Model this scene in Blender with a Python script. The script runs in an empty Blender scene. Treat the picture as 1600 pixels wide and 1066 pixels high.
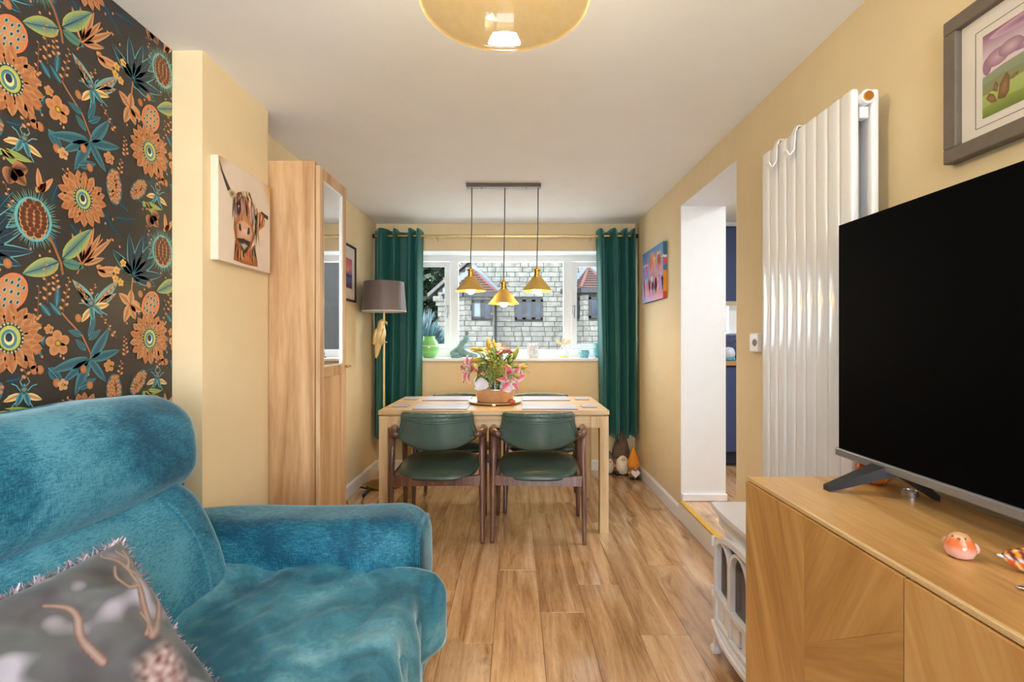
import bpy, bmesh, math, random
from math import sin, cos, pi, radians, sqrt, atan2, exp
from mathutils import Vector, Matrix, noise, Euler
random.seed(7)
SC = bpy.context.scene
COL = SC.collection

# ------------------------------------------------------------------ camera, world, lights, exposure
CAM_Z = 1.22
F = 770.0                       # focal length in pixels of a 1600 px wide frame
cam_d = bpy.data.cameras.new('camera')
cam_d.sensor_width = 36.0
cam_d.lens = F / 1600 * 36.0
cam_d.shift_x = -5 / 1600
cam_d.shift_y = -2 / 1600
cam_d.clip_start = 0.02
cam = bpy.data.objects.new('camera', cam_d)
cam.location = (0, 0, CAM_Z)
cam.rotation_euler = (pi / 2, 0, 0)
COL.objects.link(cam)
SC.camera = cam

world = bpy.data.worlds.new('overcast_sky')
SC.world = world
world.use_nodes = True
bg = world.node_tree.nodes['Background']
bg.inputs['Color'].default_value = (0.84, 0.92, 1.0, 1)
bg.inputs['Strength'].default_value = 6.0

def area_light(name, loc, rot, sx, sy, energy, color=(1, 1, 1)):
    d = bpy.data.lights.new(name, 'AREA')
    d.shape = 'RECTANGLE'; d.size = sx; d.size_y = sy; d.energy = energy; d.color = color
    o = bpy.data.objects.new(name, d)
    o.location = loc; o.rotation_euler = rot
    COL.objects.link(o)
    return o
# added room fill behind the camera, tilted up, set in unseen garden doors
area_light('rear_fill_light', (0.0, -3.27, 1.10), (pi / 2 + 0.95, 0, 0), 2.0, 1.95, 30, (0.84, 0.93, 1.0))
# second added fill, tilted up, in a side window made for it
area_light('side_fill_light', (1.24, -1.75, 1.48), (0, pi / 2 + 0.9, 0), 1.25, 1.7, 68, (0.84, 0.93, 1.0))
# fill light added to brighten the kitchen, no fitting modelled
area_light('kitchen_fill_light', (2.35, 2.6, 2.36), (0, 0, 0), 1.0, 1.4, 24, (0.93, 0.97, 1.0))

SC.view_settings.view_transform = 'Standard'
SC.view_settings.look = 'None'
SC.view_settings.gamma = 1.0
SC.view_settings.use_curve_mapping = False
SC.view_settings.exposure = 0.74
SC.cycles.max_bounces = 8
SC.cycles.glossy_bounces = 3
SC.cycles.transmission_bounces = 6
SC.cycles.caustics_reflective = False

# ------------------------------------------------------------------ helpers: colour, materials
def S(r, g, b):
    def f(c):
        c /= 255.0
        return c / 12.92 if c <= 0.04045 else ((c + 0.055) / 1.055) ** 2.4
    return (f(r), f(g), f(b))

MATS = {}
def nodes_of(m):
    m.use_nodes = True
    nt = m.node_tree
    return nt, nt.nodes['Principled BSDF']

def link(nt, a, b): nt.links.new(a, b)

def coords(nt, kind='Object', scale=(1, 1, 1), rot=(0, 0, 0), rnd=0.0):
    tc = nt.nodes.new('ShaderNodeTexCoord')
    mp = nt.nodes.new('ShaderNodeMapping')
    mp.inputs['Scale'].default_value = scale
    mp.inputs['Rotation'].default_value = rot
    src = tc.outputs[kind]
    if rnd:
        oi = nt.nodes.new('ShaderNodeObjectInfo')
        ml = nt.nodes.new('ShaderNodeMath'); ml.operation = 'MULTIPLY'; ml.inputs[1].default_value = rnd
        link(nt, oi.outputs['Random'], ml.inputs[0])
        ad = nt.nodes.new('ShaderNodeVectorMath'); ad.operation = 'ADD'
        link(nt, src, ad.inputs[0]); link(nt, ml.outputs[0], ad.inputs[1])
        src = ad.outputs[0]
    link(nt, src, mp.inputs['Vector'])
    return mp.outputs['Vector']

def noise_node(nt, vec, scale, detail=4, rough=0.55, dist=0.0):
    n = nt.nodes.new('ShaderNodeTexNoise')
    n.inputs['Scale'].default_value = scale
    n.inputs['Detail'].default_value = detail
    n.inputs['Roughness'].default_value = rough
    n.inputs['Distortion'].default_value = dist
    link(nt, vec, n.inputs['Vector'])
    return n.outputs['Fac']

def ramp(nt, fac, stops):
    r = nt.nodes.new('ShaderNodeValToRGB')
    e = r.color_ramp.elements
    while len(e) < len(stops): e.new(0.5)
    for k, (p, c) in enumerate(stops):
        e[k].position = p; e[k].color = (c[0], c[1], c[2], 1)
    link(nt, fac, r.inputs['Fac'])
    return r.outputs['Color']

def bump(nt, bsdf, h, strength, dist=0.002):
    b = nt.nodes.new('ShaderNodeBump')
    b.inputs['Strength'].default_value = strength
    b.inputs['Distance'].default_value = dist
    link(nt, h, b.inputs['Height'])
    link(nt, b.outputs['Normal'], bsdf.inputs['Normal'])

def pm(name, col, rough=0.5, metal=0.0, var=0.06, scale=12.0, bmp=0.0, bscale=150.0, sheen=0.0, coat=0.0,
       spec=0.5, emit=None, estr=0.0, trans=0.0, stretch=(1, 1, 1), sheen_tint=None, obj_rnd=0.0):
    if name in MATS: return MATS[name]
    m = bpy.data.materials.new(name)
    nt, b = nodes_of(m)
    v = coords(nt, 'Object', stretch, rnd=obj_rnd)
    n = noise_node(nt, v, scale)
    lo = tuple(max(0, c * (1 - var)) for c in col); hi = tuple(min(1, c * (1 + var)) for c in col)
    c = ramp(nt, n, [(0.3, lo), (0.7, hi)])
    link(nt, c, b.inputs['Base Color'])
    b.inputs['Roughness'].default_value = rough
    b.inputs['Metallic'].default_value = metal
    b.inputs['Specular IOR Level'].default_value = spec
    if sheen:
        b.inputs['Sheen Weight'].default_value = sheen
        b.inputs['Sheen Roughness'].default_value = 0.35
        st = sheen_tint or (1, 1, 1)
        b.inputs['Sheen Tint'].default_value = (*st, 1)
    if coat:
        b.inputs['Coat Weight'].default_value = coat
        b.inputs['Coat Roughness'].default_value = 0.08
    if trans: b.inputs['Transmission Weight'].default_value = trans
    if emit:
        b.inputs['Emission Color'].default_value = (*emit, 1)
        b.inputs['Emission Strength'].default_value = estr
    if bmp:
        bump(nt, b, noise_node(nt, v, bscale, 3), bmp)
    MATS[name] = m
    return m

def wood(name, c_dark, c_mid, c_light, axis='Y', rough=0.4, scale=1.0, rot=None, rnd=7.0, knots=False, coat=0.0, vary=0.0):
    if name in MATS: return MATS[name]
    m = bpy.data.materials.new(name)
    nt, b = nodes_of(m)
    st = {'X': (0.9, 11, 11), 'Y': (11, 0.9, 11), 'Z': (11, 11, 0.9)}[axis]
    st = tuple(k * scale for k in st)
    # rotate first, then stretch along the grain
    tc = nt.nodes.new('ShaderNodeTexCoord')
    src = tc.outputs['Object']
    oi = nt.nodes.new('ShaderNodeObjectInfo')
    if rot:
        r = nt.nodes.new('ShaderNodeMapping'); r.inputs['Rotation'].default_value = rot
        link(nt, src, r.inputs['Vector']); src = r.outputs['Vector']
    if rnd:
        ml = nt.nodes.new('ShaderNodeMath'); ml.operation = 'MULTIPLY'; ml.inputs[1].default_value = rnd
        link(nt, oi.outputs['Random'], ml.inputs[0])
        ad = nt.nodes.new('ShaderNodeVectorMath'); ad.operation = 'ADD'
        link(nt, src, ad.inputs[0]); link(nt, ml.outputs[0], ad.inputs[1]); src = ad.outputs[0]
    mp = nt.nodes.new('ShaderNodeMapping'); mp.inputs['Scale'].default_value = st
    link(nt, src, mp.inputs['Vector'])
    v = mp.outputs['Vector']
    n1 = noise_node(nt, v, 1.1, 5, 0.55, 1.3)
    n2 = noise_node(nt, v, 9.0, 3, 0.6, 0.3)
    mx = nt.nodes.new('ShaderNodeMath'); mx.operation = 'MULTIPLY_ADD'
    mx.inputs[1].default_value = 0.32
    sub = nt.nodes.new('ShaderNodeMath'); sub.operation = 'SUBTRACT'; sub.inputs[1].default_value = 0.5
    link(nt, n2, sub.inputs[0]); link(nt, sub.outputs[0], mx.inputs[0]); link(nt, n1, mx.inputs[2])
    c = ramp(nt, mx.outputs[0], [(0.28, c_dark), (0.5, c_mid), (0.72, c_light)])
    if knots:
        mp2 = nt.nodes.new('ShaderNodeMapping')
        mp2.inputs['Scale'].default_value = {'X': (2.2, 6, 6), 'Y': (6, 2.2, 6), 'Z': (6, 6, 2.2)}[axis]
        link(nt, src, mp2.inputs['Vector'])
        kn = noise_node(nt, mp2.outputs['Vector'], 1.0, 3, 0.6, 0.9)
        kf = ramp(nt, kn, [(0.62, (0, 0, 0)), (0.76, (1, 1, 1))])
        mix = nt.nodes.new('ShaderNodeMix'); mix.data_type = 'RGBA'; mix.blend_type = 'MULTIPLY'
        link(nt, kf, mix.inputs['Factor']); link(nt, c, mix.inputs[6])
        mix.inputs[7].default_value = (0.42, 0.33, 0.26, 1)
        c = mix.outputs[2]
        n3 = noise_node(nt, v, 30.0, 2, 0.5, 0.0)
        kf3 = ramp(nt, n3, [(0.62, (0, 0, 0)), (0.70, (1, 1, 1))])
        mix3 = nt.nodes.new('ShaderNodeMix'); mix3.data_type = 'RGBA'; mix3.blend_type = 'MULTIPLY'
        ml3 = nt.nodes.new('ShaderNodeMath'); ml3.operation = 'MULTIPLY'; ml3.inputs[1].default_value = 0.55
        link(nt, kf3, ml3.inputs[0]); link(nt, ml3.outputs[0], mix3.inputs['Factor']); link(nt, c, mix3.inputs[6])
        mix3.inputs[7].default_value = (0.5, 0.4, 0.32, 1)
        c = mix3.outputs[2]
    if vary:
        hs = nt.nodes.new('ShaderNodeHueSaturation')
        mr = nt.nodes.new('ShaderNodeMapRange')
        mr.inputs['To Min'].default_value = 1 - vary; mr.inputs['To Max'].default_value = 1 + vary
        link(nt, oi.outputs['Random'], mr.inputs['Value']); link(nt, mr.outputs[0], hs.inputs['Value'])
        link(nt, c, hs.inputs['Color']); c = hs.outputs['Color']
    link(nt, c, b.inputs['Base Color'])
    b.inputs['Roughness'].default_value = rough
    if coat:
        b.inputs['Coat Weight'].default_value = coat; b.inputs['Coat Roughness'].default_value = 0.15
    bump(nt, b, n2, 0.12, 0.001)
    MATS[name] = m
    return m

def vcol(name, rough=0.6, coat=0.0, sheen=0.0, spec=0.5, bmp=0.0):
    """material that takes the print colour stored in the mesh"""
    if name in MATS: return MATS[name]
    m = bpy.data.materials.new(name)
    nt, b = nodes_of(m)
    a = nt.nodes.new('ShaderNodeAttribute'); a.attribute_name = 'print'
    link(nt, a.outputs['Color'], b.inputs['Base Color'])
    b.inputs['Roughness'].default_value = rough
    b.inputs['Specular IOR Level'].default_value = spec
    if coat: b.inputs['Coat Weight'].default_value = coat
    if sheen: b.inputs['Sheen Weight'].default_value = sheen
    if bmp: bump(nt, b, noise_node(nt, coords(nt), 260, 2), bmp)
    MATS[name] = m
    return m

def pane(name, tint=(1, 1, 1), rough=0.0, refl=1.0):
    """thin sheet glass: clear through, mirror by the angle"""
    if name in MATS: return MATS[name]
    m = bpy.data.materials.new(name)
    m.use_nodes = True
    nt = m.node_tree
    for n in list(nt.nodes): nt.nodes.remove(n)
    out = nt.nodes.new('ShaderNodeOutputMaterial')
    tr = nt.nodes.new('ShaderNodeBsdfTransparent'); tr.inputs['Color'].default_value = (*tint, 1)
    gl = nt.nodes.new('ShaderNodeBsdfGlossy'); gl.inputs['Roughness'].default_value = rough
    fr = nt.nodes.new('ShaderNodeFresnel'); fr.inputs['IOR'].default_value = 1.5
    mu = nt.nodes.new('ShaderNodeMath'); mu.operation = 'MULTIPLY'; mu.inputs[1].default_value = refl; mu.use_clamp = True
    mx = nt.nodes.new('ShaderNodeMixShader')
    ge = nt.nodes.new('ShaderNodeNewGeometry')          # mirror only on the outer faces of the sheet
    om = nt.nodes.new('ShaderNodeMath'); om.operation = 'SUBTRACT'; om.inputs[0].default_value = 1.0
    mm = nt.nodes.new('ShaderNodeMath'); mm.operation = 'MULTIPLY'
    link(nt, ge.outputs['Backfacing'], om.inputs[1]); link(nt, om.outputs[0], mm.inputs[0]); link(nt, mu.outputs[0], mm.inputs[1])
    link(nt, fr.outputs[0], mu.inputs[0]); link(nt, mm.outputs[0], mx.inputs['Fac'])
    link(nt, tr.outputs[0], mx.inputs[1]); link(nt, gl.outputs[0], mx.inputs[2])
    link(nt, mx.outputs[0], out.inputs['Surface'])
    MATS[name] = m
    return m

# ------------------------------------------------------------------ helpers: geometry
class MB:
    """collects shapes into one mesh"""
    def __init__(s): s.v = []; s.f = []; s.c = []; s.smooth = False
    def add(s, vs, fs, col=None):
        o = len(s.v)
        s.v += [tuple(p) for p in vs]
        s.f += [tuple(i + o for i in f) for f in fs]
        if col is not None:
            if callable(col): s.c += [col(p) for p in vs]
            elif isinstance(col, list): s.c += col
            else: s.c += [col] * len(vs)
        return s
    def box(s, x0, x1, y0, y1, z0, z1, col=None):
        x0, x1 = min(x0, x1), max(x0, x1); y0, y1 = min(y0, y1), max(y0, y1); z0, z1 = min(z0, z1), max(z0, z1)
        vs = [(x0, y0, z0), (x1, y0, z0), (x1, y1, z0), (x0, y1, z0), (x0, y0, z1), (x1, y0, z1), (x1, y1, z1), (x0, y1, z1)]
        return s.add(vs, [(0, 3, 2, 1), (4, 5, 6, 7), (0, 1, 5, 4), (1, 2, 6, 5), (2, 3, 7, 6), (3, 0, 4, 7)], col)
    def rbox(s, x0, x1, y0, y1, z0, z1, r=0.004, seg=1, sub=1, fn=None, col=None):
        lo = (min(x0, x1), min(y0, y1), min(z0, z1)); hi = (max(x0, x1), max(y0, y1), max(z0, z1))
        cen = [(a + b) / 2 for a, b in zip(lo, hi)]; h = [(b - a) / 2 for a, b in zip(lo, hi)]
        r = min(r, min(h) * 0.98)
        ax = []
        for k in range(3):
            e = [h[k] - r + r * math.tan(pi / 4 * j / seg) for j in range(seg + 1)]
            ns = sub if isinstance(sub, int) else sub[k]
            mid = [-(h[k] - r) + 2 * (h[k] - r) * j / ns for j in range(1, ns)]
            ax.append([-q for q in reversed(e)] + mid + e)
        key = {}; vs = []; fs = []
        def vid(p):
            kk = (round(p[0], 6), round(p[1], 6), round(p[2], 6))
            if kk not in key:
                key[kk] = len(vs)
                q = [max(-(h[k] - r), min(h[k] - r, p[k])) for k in range(3)]
                d = Vector([p[k] - q[k] for k in range(3)])
                w = Vector(q) + d.normalized() * r + Vector(cen)
                if fn: w = fn(w)
                vs.append(tuple(w))
            return key[kk]
        for k in range(3):
            a, b = (k + 1) % 3, (k + 2) % 3
            for sg in (-1, 1):
                for i in range(len(ax[a]) - 1):
                    for j in range(len(ax[b]) - 1):
                        qs = []
                        for (u, w) in ((i, j), (i + 1, j), (i + 1, j + 1), (i, j + 1)):
                            p = [0, 0, 0]; p[k] = sg * h[k]; p[a] = ax[a][u]; p[b] = ax[b][w]
                            qs.append(vid(p))
                        fs.append(tuple(qs if sg > 0 else reversed(qs)))
        return s.add(vs, fs, col)
    def tube(s, pts, rad, n=10, cap=True, col=None, flat=1.0):
        pts = [Vector(p) for p in pts]
        if not isinstance(rad, (list, tuple)): rad = [rad] * len(pts)
        vs = []; fs = []
        up = None
        for i, p in enumerate(pts):
            d = (pts[min(i + 1, len(pts) - 1)] - pts[max(i - 1, 0)])
            d = d.normalized() if d.length > 1e-9 else Vector((0, 0, 1))
            if up is None:
                t = Vector((0, 0, 1)) if abs(d.z) < 0.9 else Vector((1, 0, 0))
                up = (t - d * t.dot(d)).normalized()
            else:
                up = (up - d * up.dot(d)).normalized()
            sd = d.cross(up)
            for k in range(n):
                a = 2 * pi * k / n
                vs.append(p + (up * cos(a) + sd * sin(a) * flat) * rad[i])
        for i in range(len(pts) - 1):
            for k in range(n):
                k2 = (k + 1) % n
                fs.append((i * n + k, i * n + k2, (i + 1) * n + k2, (i + 1) * n + k))
        if cap:
            fs.append(tuple(reversed(range(n)))); fs.append(tuple(range((len(pts) - 1) * n, len(pts) * n)))
        return s.add(vs, fs, col)
    def lathe(s, prof, c=(0, 0, 0), n=24, col=None, sx=1.0, sy=1.0, axis='Z', cap=True):
        vs = []; fs = []
        for (r, z) in prof:
            for k in range(n):
                a = 2 * pi * k / n
                p = (r * cos(a) * sx, r * sin(a) * sy, z)
                if axis == 'Y': p = (p[0], p[2], p[1])
                if axis == 'X': p = (p[2], p[0], p[1])
                vs.append((c[0] + p[0], c[1] + p[1], c[2] + p[2]))
        for i in range(len(prof) - 1):
            for k in range(n):
                k2 = (k + 1) % n
                fs.append((i * n + k, i * n + k2, (i + 1) * n + k2, (i + 1) * n + k))
        if cap:
            if prof[0][0] > 1e-5: fs.append(tuple(reversed(range(n))))
            if prof[-1][0] > 1e-5: fs.append(tuple(range((len(prof) - 1) * n, len(prof) * n)))
        return s.add(vs, fs, col)
    def grid(s, fn, nu, nv, col=None, wrap=False):
        vs = []; cs = []
        for i in range(nu + 1):
            for j in range(nv + 1):
                p = fn(i / nu, j / nv)
                vs.append(p)
                if col: cs.append(col(i / nu, j / nv, p))
        fs = [(i * (nv + 1) + j, (i + 1) * (nv + 1) + j, (i + 1) * (nv + 1) + j + 1, i * (nv + 1) + j + 1) for i in range(nu) for j in range(nv)]
        return s.add(vs, fs, cs if col else None)
    def ball(s, c, rx, ry, rz, n=16, m=10, col=None, fn=None):
        def f(u, v):
            a = 2 * pi * u; t = pi * v
            p = Vector((c[0] + rx * cos(a) * sin(t), c[1] + ry * sin(a) * sin(t), c[2] - rz * cos(t)))
            return fn(p) if fn else p
        cc = None
        if col is not None:
            cc = (lambda u, v, p: col(p)) if callable(col) else (lambda u, v, p: col)
        return s.grid(f, n, m, cc)
    def prism(s, poly, axis, a, b, col=None):
        """poly: 2D outline; axis X: (y,z), Y: (x,z), Z: (x,y)"""
        def P(p, h):
            return {'X': (h, p[0], p[1]), 'Y': (p[0], h, p[1]), 'Z': (p[0], p[1], h)}[axis]
        n = len(poly)
        vs = [P(p, a) for p in poly] + [P(p, b) for p in poly]
        fs = [tuple(reversed(range(n))), tuple(range(n, 2 * n))] + [(i, (i + 1) % n, n + (i + 1) % n, n + i) for i in range(n)]
        return s.add(vs, fs, col)

WM = {}
def world_of(o): return WM.get(o.name, Matrix.Identity(4))

def build(name, mb, mat, parent=None, smooth=False, local=False, kind=None, fix=True, merge=False, auto=None):
    me = bpy.data.meshes.new(name)
    me.from_pydata(mb.v, [], mb.f)
    if mb.c and len(mb.c) == len(mb.v):
        at = me.color_attributes.new('print', 'FLOAT_COLOR', 'POINT')
        flat = []
        for c in mb.c: flat += [c[0], c[1], c[2], 1.0]
        at.data.foreach_set('color', flat)
    if fix:
        bm = bmesh.new(); bm.from_mesh(me)
        if merge: bmesh.ops.remove_doubles(bm, verts=bm.verts, dist=1e-5)
        bmesh.ops.recalc_face_normals(bm, faces=bm.faces)
        bm.to_mesh(me); bm.free()
    me.update()
    if smooth: me.polygons.foreach_set('use_smooth', [True] * len(me.polygons))
    if auto is not None:
        me.polygons.foreach_set('use_smooth', [True] * len(me.polygons))
        me.set_sharp_from_angle(angle=radians(auto))
    me.materials.append(mat)
    o = bpy.data.objects.new(name, me)
    COL.objects.link(o)
    if parent:
        o.parent = parent
        if not local: o.matrix_parent_inverse = world_of(parent).inverted()
        else: WM[o.name] = world_of(parent)
    if kind: o['kind'] = kind
    return o

def thing(name, label, cat, loc=(0, 0, 0), rz=0.0, group=None, kind=None):
    o = bpy.data.objects.new(name, None)
    COL.objects.link(o)
    o.empty_display_size = 0.05
    o.location = loc; o.rotation_euler = (0, 0, rz)
    WM[o.name] = Matrix.Translation(loc) @ Matrix.Rotation(rz, 4, 'Z')
    o['label'] = label
    if cat: o['category'] = cat
    if group: o['group'] = group
    if kind: o['kind'] = kind
    return o

def tag(o, label, cat=None, group=None, kind=None):
    o['label'] = label
    if cat: o['category'] = cat
    if group: o['group'] = group
    if kind: o['kind'] = kind
    return o

def copy_tree(o, parent=None):
    c = o.copy(); COL.objects.link(c); c.parent = parent
    for ch in list(o.children): copy_tree(ch, c)
    return c

class Art:
    """flat print built from coloured outlines; u,v in metres, h = print layer"""
    def __init__(s): s.v = []; s.f = []; s.c = []
    def fan(s, pts, c0, c1, L=0, cen=None):
        n = len(pts)
        if cen is None: cen = (sum(p[0] for p in pts) / n, sum(p[1] for p in pts) / n)
        o = len(s.v)
        s.v.append((cen[0], cen[1], L)); s.c.append(c0)
        for k, p in enumerate(pts):
            s.v.append((p[0], p[1], L)); s.c.append(c1[k] if isinstance(c1, list) else c1)
        for k in range(n): s.f.append((o, o + 1 + k, o + 1 + (k + 1) % n))
    def poly(s, pts, c, L=0):
        o = len(s.v)
        for k, p in enumerate(pts): s.v.append((p[0], p[1], L)); s.c.append(c[k] if isinstance(c, list) else c)
        s.f.append(tuple(range(o, o + len(pts))))
    def ell(s, u, v, ru, rv, c0, c1, L=0, a=0.0, n=18):
        s.fan([(u + ru * cos(t) * cos(a) - rv * sin(t) * sin(a), v + ru * cos(t) * sin(a) + rv * sin(t) * cos(a)) for t in [2 * pi * k / n for k in range(n)]], c0, c1, L, (u, v))
    def strip(s, A, B, ca, cb, L=0):
        o = len(s.v); n = len(A)
        for k in range(n):
            s.v.append((A[k][0], A[k][1], L)); s.c.append(ca[k] if isinstance(ca, list) else ca)
            s.v.append((B[k][0], B[k][1], L)); s.c.append(cb[k] if isinstance(cb, list) else cb)
        for k in range(n - 1): s.f.append((o + 2 * k, o + 2 * k + 1, o + 2 * k + 3, o + 2 * k + 2))
    def stroke(s, path, w, c, L=0):
        A = []; B = []
        n = len(path)
        for i, p in enumerate(path):
            q0 = path[max(0, i - 1)]; q1 = path[min(n - 1, i + 1)]
            dx, dy = q1[0] - q0[0], q1[1] - q0[1]; l = sqrt(dx * dx + dy * dy) or 1
            ww = w[i] if isinstance(w, list) else w
            A.append((p[0] - dy / l * ww / 2, p[1] + dx / l * ww / 2)); B.append((p[0] + dy / l * ww / 2, p[1] - dx / l * ww / 2))
        s.strip(A, B, c, c, L)
    def leaf(s, u, v, ang, ln, wd, cin, ced, L=0, bend=0.0, rib=None, n=8, fat=0.45):
        M = []; A = []; B = []
        for k in range(n + 1):
            t = k / n
            a = ang + bend * (t - 0.3)
            x = u + cos(ang) * ln * t - sin(ang) * bend * ln * t * t * 0.5
            y = v + sin(ang) * ln * t + cos(ang) * bend * ln * t * t * 0.5
            w = wd * 0.5 * (sin(pi * t ** (0.75 if fat > 0.4 else 1.0)) ** 0.8 if 0 < t < 1 else 0.0)
            M.append((x, y)); A.append((x - sin(a) * w, y + cos(a) * w)); B.append((x + sin(a) * w, y - cos(a) * w))
        s.strip(A, M, ced, cin, L); s.strip(M, B, cin, ced, L)
        if rib: s.stroke(M, [wd * 0.07 * (1 - 0.7 * k / n) for k in range(n + 1)], rib, L + 1)
    def mesh(s, fn, step=4e-5):
        mb = MB()
        mb.v = [tuple(fn(u, v, h * step)) for (u, v, h) in s.v]; mb.f = list(s.f); mb.c = list(s.c)
        return mb

def mixc(a, b, t): return tuple(x + (y - x) * t for x, y in zip(a, b))

# measured places: a pixel of the photograph and a plane of the room give a place in metres
VX, VY = 805.0, 531.0
def X_at(px, s): return (px - VX) / s
def Z_at(py, s): return CAM_Z + (VY - py) / s
def on_wall(px, py, X):
    """point on a side wall plane x = X -> (depth, height)"""
    s = (px - VX) / X
    return F / s, CAM_Z + (VY - py) / s
def on_front(px, py, D):
    s = F / D
    return (px - VX) / s, CAM_Z + (VY - py) / s

# ------------------------------------------------------------------ the room
XL, XR, YF, YB, H = -1.30, 1.12, 4.61, -3.2, 2.304
XW, XP = -1.285, -1.172                     # papered wall face, pier face
PIER0, PIER1 = 1.8465, 2.337
DOOR0, DOOR1, DOOR_TOP, STEP = 2.492, 3.336, 2.13, 0.13

M_wall = pm('buttery_yellow_wall_paint', S(231, 209, 167), 0.75, var=0.025, scale=5, bmp=0.06, bscale=240)
M_ceil = pm('white_ceiling_paint', S(242, 242, 242), 0.85, var=0.015, scale=4)
M_white = pm('white_gloss_paint', S(240, 240, 242), 0.3, var=0.015, scale=6)
M_upvc = pm('white_plastic_window', S(240, 241, 242), 0.25, var=0.01)
M_jamb = pm('white_plaster_reveal', S(238, 239, 240), 0.6, var=0.015)
M_sub = pm('dark_floor_base', S(70, 48, 30), 0.7)  # dark base slab that shows between the planks
M_plank = wood('oak_laminate', S(160, 114, 72), S(206, 162, 117), S(230, 194, 154), 'Y', rough=0.22, coat=0.8, scale=0.95, knots=True, vary=0.12, rnd=13.0)
M_gold_trim = pm('brass_threshold', S(226, 178, 60), 0.35, 0.55)
M_glass = pane('clear_window_glass', (0.97, 0.985, 0.98), refl=0.1)
M_dark_paper = pm('charcoal_wallpaper', S(50, 45, 42), 0.32, var=0.10, scale=16)

def st(name, mb, mat, label, cat, **k):
    o = build(name, mb, mat, kind='structure', **k)
    return tag(o, label, cat, kind='structure')

# floor with separate planks
floor = st('floor', MB().box(XL, XR, YB, YF, -0.06, -0.0075), M_sub, 'oak laminate plank floor of the long room', 'floor')
PW = 0.2017
pl_mesh = {}
def plank_obj(x, y0, y1, z, w, parent, thick=0.008):
    ln = round(y1 - y0, 3); key = (ln, round(w, 3))
    if key not in pl_mesh:
        o = build('plank', MB().rbox(-w / 2 + 0.0006, w / 2 - 0.0006, -ln / 2 + 0.0006, ln / 2 - 0.0006, -thick, 0, r=0.0012), M_plank, parent, local=True)
        pl_mesh[key] = o.data
    else:
        o = bpy.data.objects.new('plank', pl_mesh[key]); COL.objects.link(o); o.parent = parent
    o.location = (x, (y0 + y1) / 2, z)
    return o
offs = [0.0, 0.62, 0.31, 0.95, 0.5, 1.1, 0.2, 0.78, 0.42, 1.02, 0.12, 0.7]
for r in range(12):
    x = XL + PW * (r + 0.5)
    y = YB - 0.3 + offs[r] * 0.3 - offs[r]
    while y < YF:
        y0, y1 = max(y, YB), min(y + 1.25, YF)
        if y1 - y0 > 0.03: plank_obj(x, y0, y1, 0.0, PW, floor)
        y += 1.25

st('ceiling', MB().box(XL - 0.1, XR + 0.1, YB - 0.1, YF + 0.3, H, H + 0.1), M_ceil, 'plain white ceiling over the room', 'ceiling')
wall_left = st('wall_left', MB().box(XL - 0.12, XL, YB, YF + 0.34, 0, H), M_wall, 'yellow painted left wall behind the bookcase', 'wall')
st('wall_pier', MB().box(XL, XP, PIER0, PIER1, 0, H), M_wall, 'yellow wall pier carrying the highland cow canvas', 'wall')
w = MB()
w.box(XR, XR + 0.30, -0.85, DOOR0, 0, H); w.box(XR, XR + 0.30, YB, -2.65, 0, H); w.box(XR, XR + 0.30, -2.65, -0.85, 0, 0.82); w.box(XR, XR + 0.30, -2.65, -0.85, 2.14, H); w.box(XR, XR + 0.30, DOOR1, YF + 0.34, 0, H)
w.box(XR, XR + 0.30, DOOR0, DOOR1, DOOR_TOP, H); w.box(XR, XR + 0.30, DOOR0, DOOR1, 0, STEP - 0.012)
st('wall_right', w, M_wall, 'yellow painted right wall with radiator and doorway', 'wall')
WX0, WX1, WZ0, WZ1 = -1.09, 1.00, 1.02, 2.054
w = MB()
w.box(XL, WX0, YF, YF + 0.34, 0, H); w.box(WX1, XR, YF, YF + 0.34, 0, H)
w.box(WX0, WX1, YF, YF + 0.34, 0, WZ0); w.box(WX0, WX1, YF, YF + 0.34, WZ1, H)
st('wall_far', w, M_wall, 'yellow far wall around the dining window', 'wall')
w = MB()
w.box(XL, -1.05, YB - 0.15, YB, 0, H); w.box(1.05, XR, YB - 0.15, YB, 0, H); w.box(-1.05, 1.05, YB - 0.15, YB, 2.12, H)
st('wall_back', w, M_wall, 'yellow wall around the added garden doors behind the camera', 'wall')
w = MB()
for x in (-1.05, -0.03, 1.0): w.box(x, x + 0.06, YB - 0.10, YB - 0.03, 0.02, 2.12)
w.box(-1.05, 1.06, YB - 0.10, YB - 0.03, 2.05, 2.12); w.box(-1.05, 1.06, YB - 0.10, YB - 0.03, 0.0, 0.09)
st('added_door_2', w, M_upvc, 'unseen white garden doors added for the rear fill light', 'door')  # door frame added out of view to hold the rear fill light

w = MB()
for y in (-2.65, -1.78, -0.91): w.box(XR + 0.03, XR + 0.10, y, y + 0.06, 0.82, 2.14)
w.box(XR + 0.03, XR + 0.10, -2.65, -0.85, 0.82, 0.88); w.box(XR + 0.03, XR + 0.10, -2.65, -0.85, 2.08, 2.14)
st('added_window_2', w, M_upvc, 'unseen white side window added for the side fill light', 'window')  # window frame added out of view around the side fill light

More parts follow.
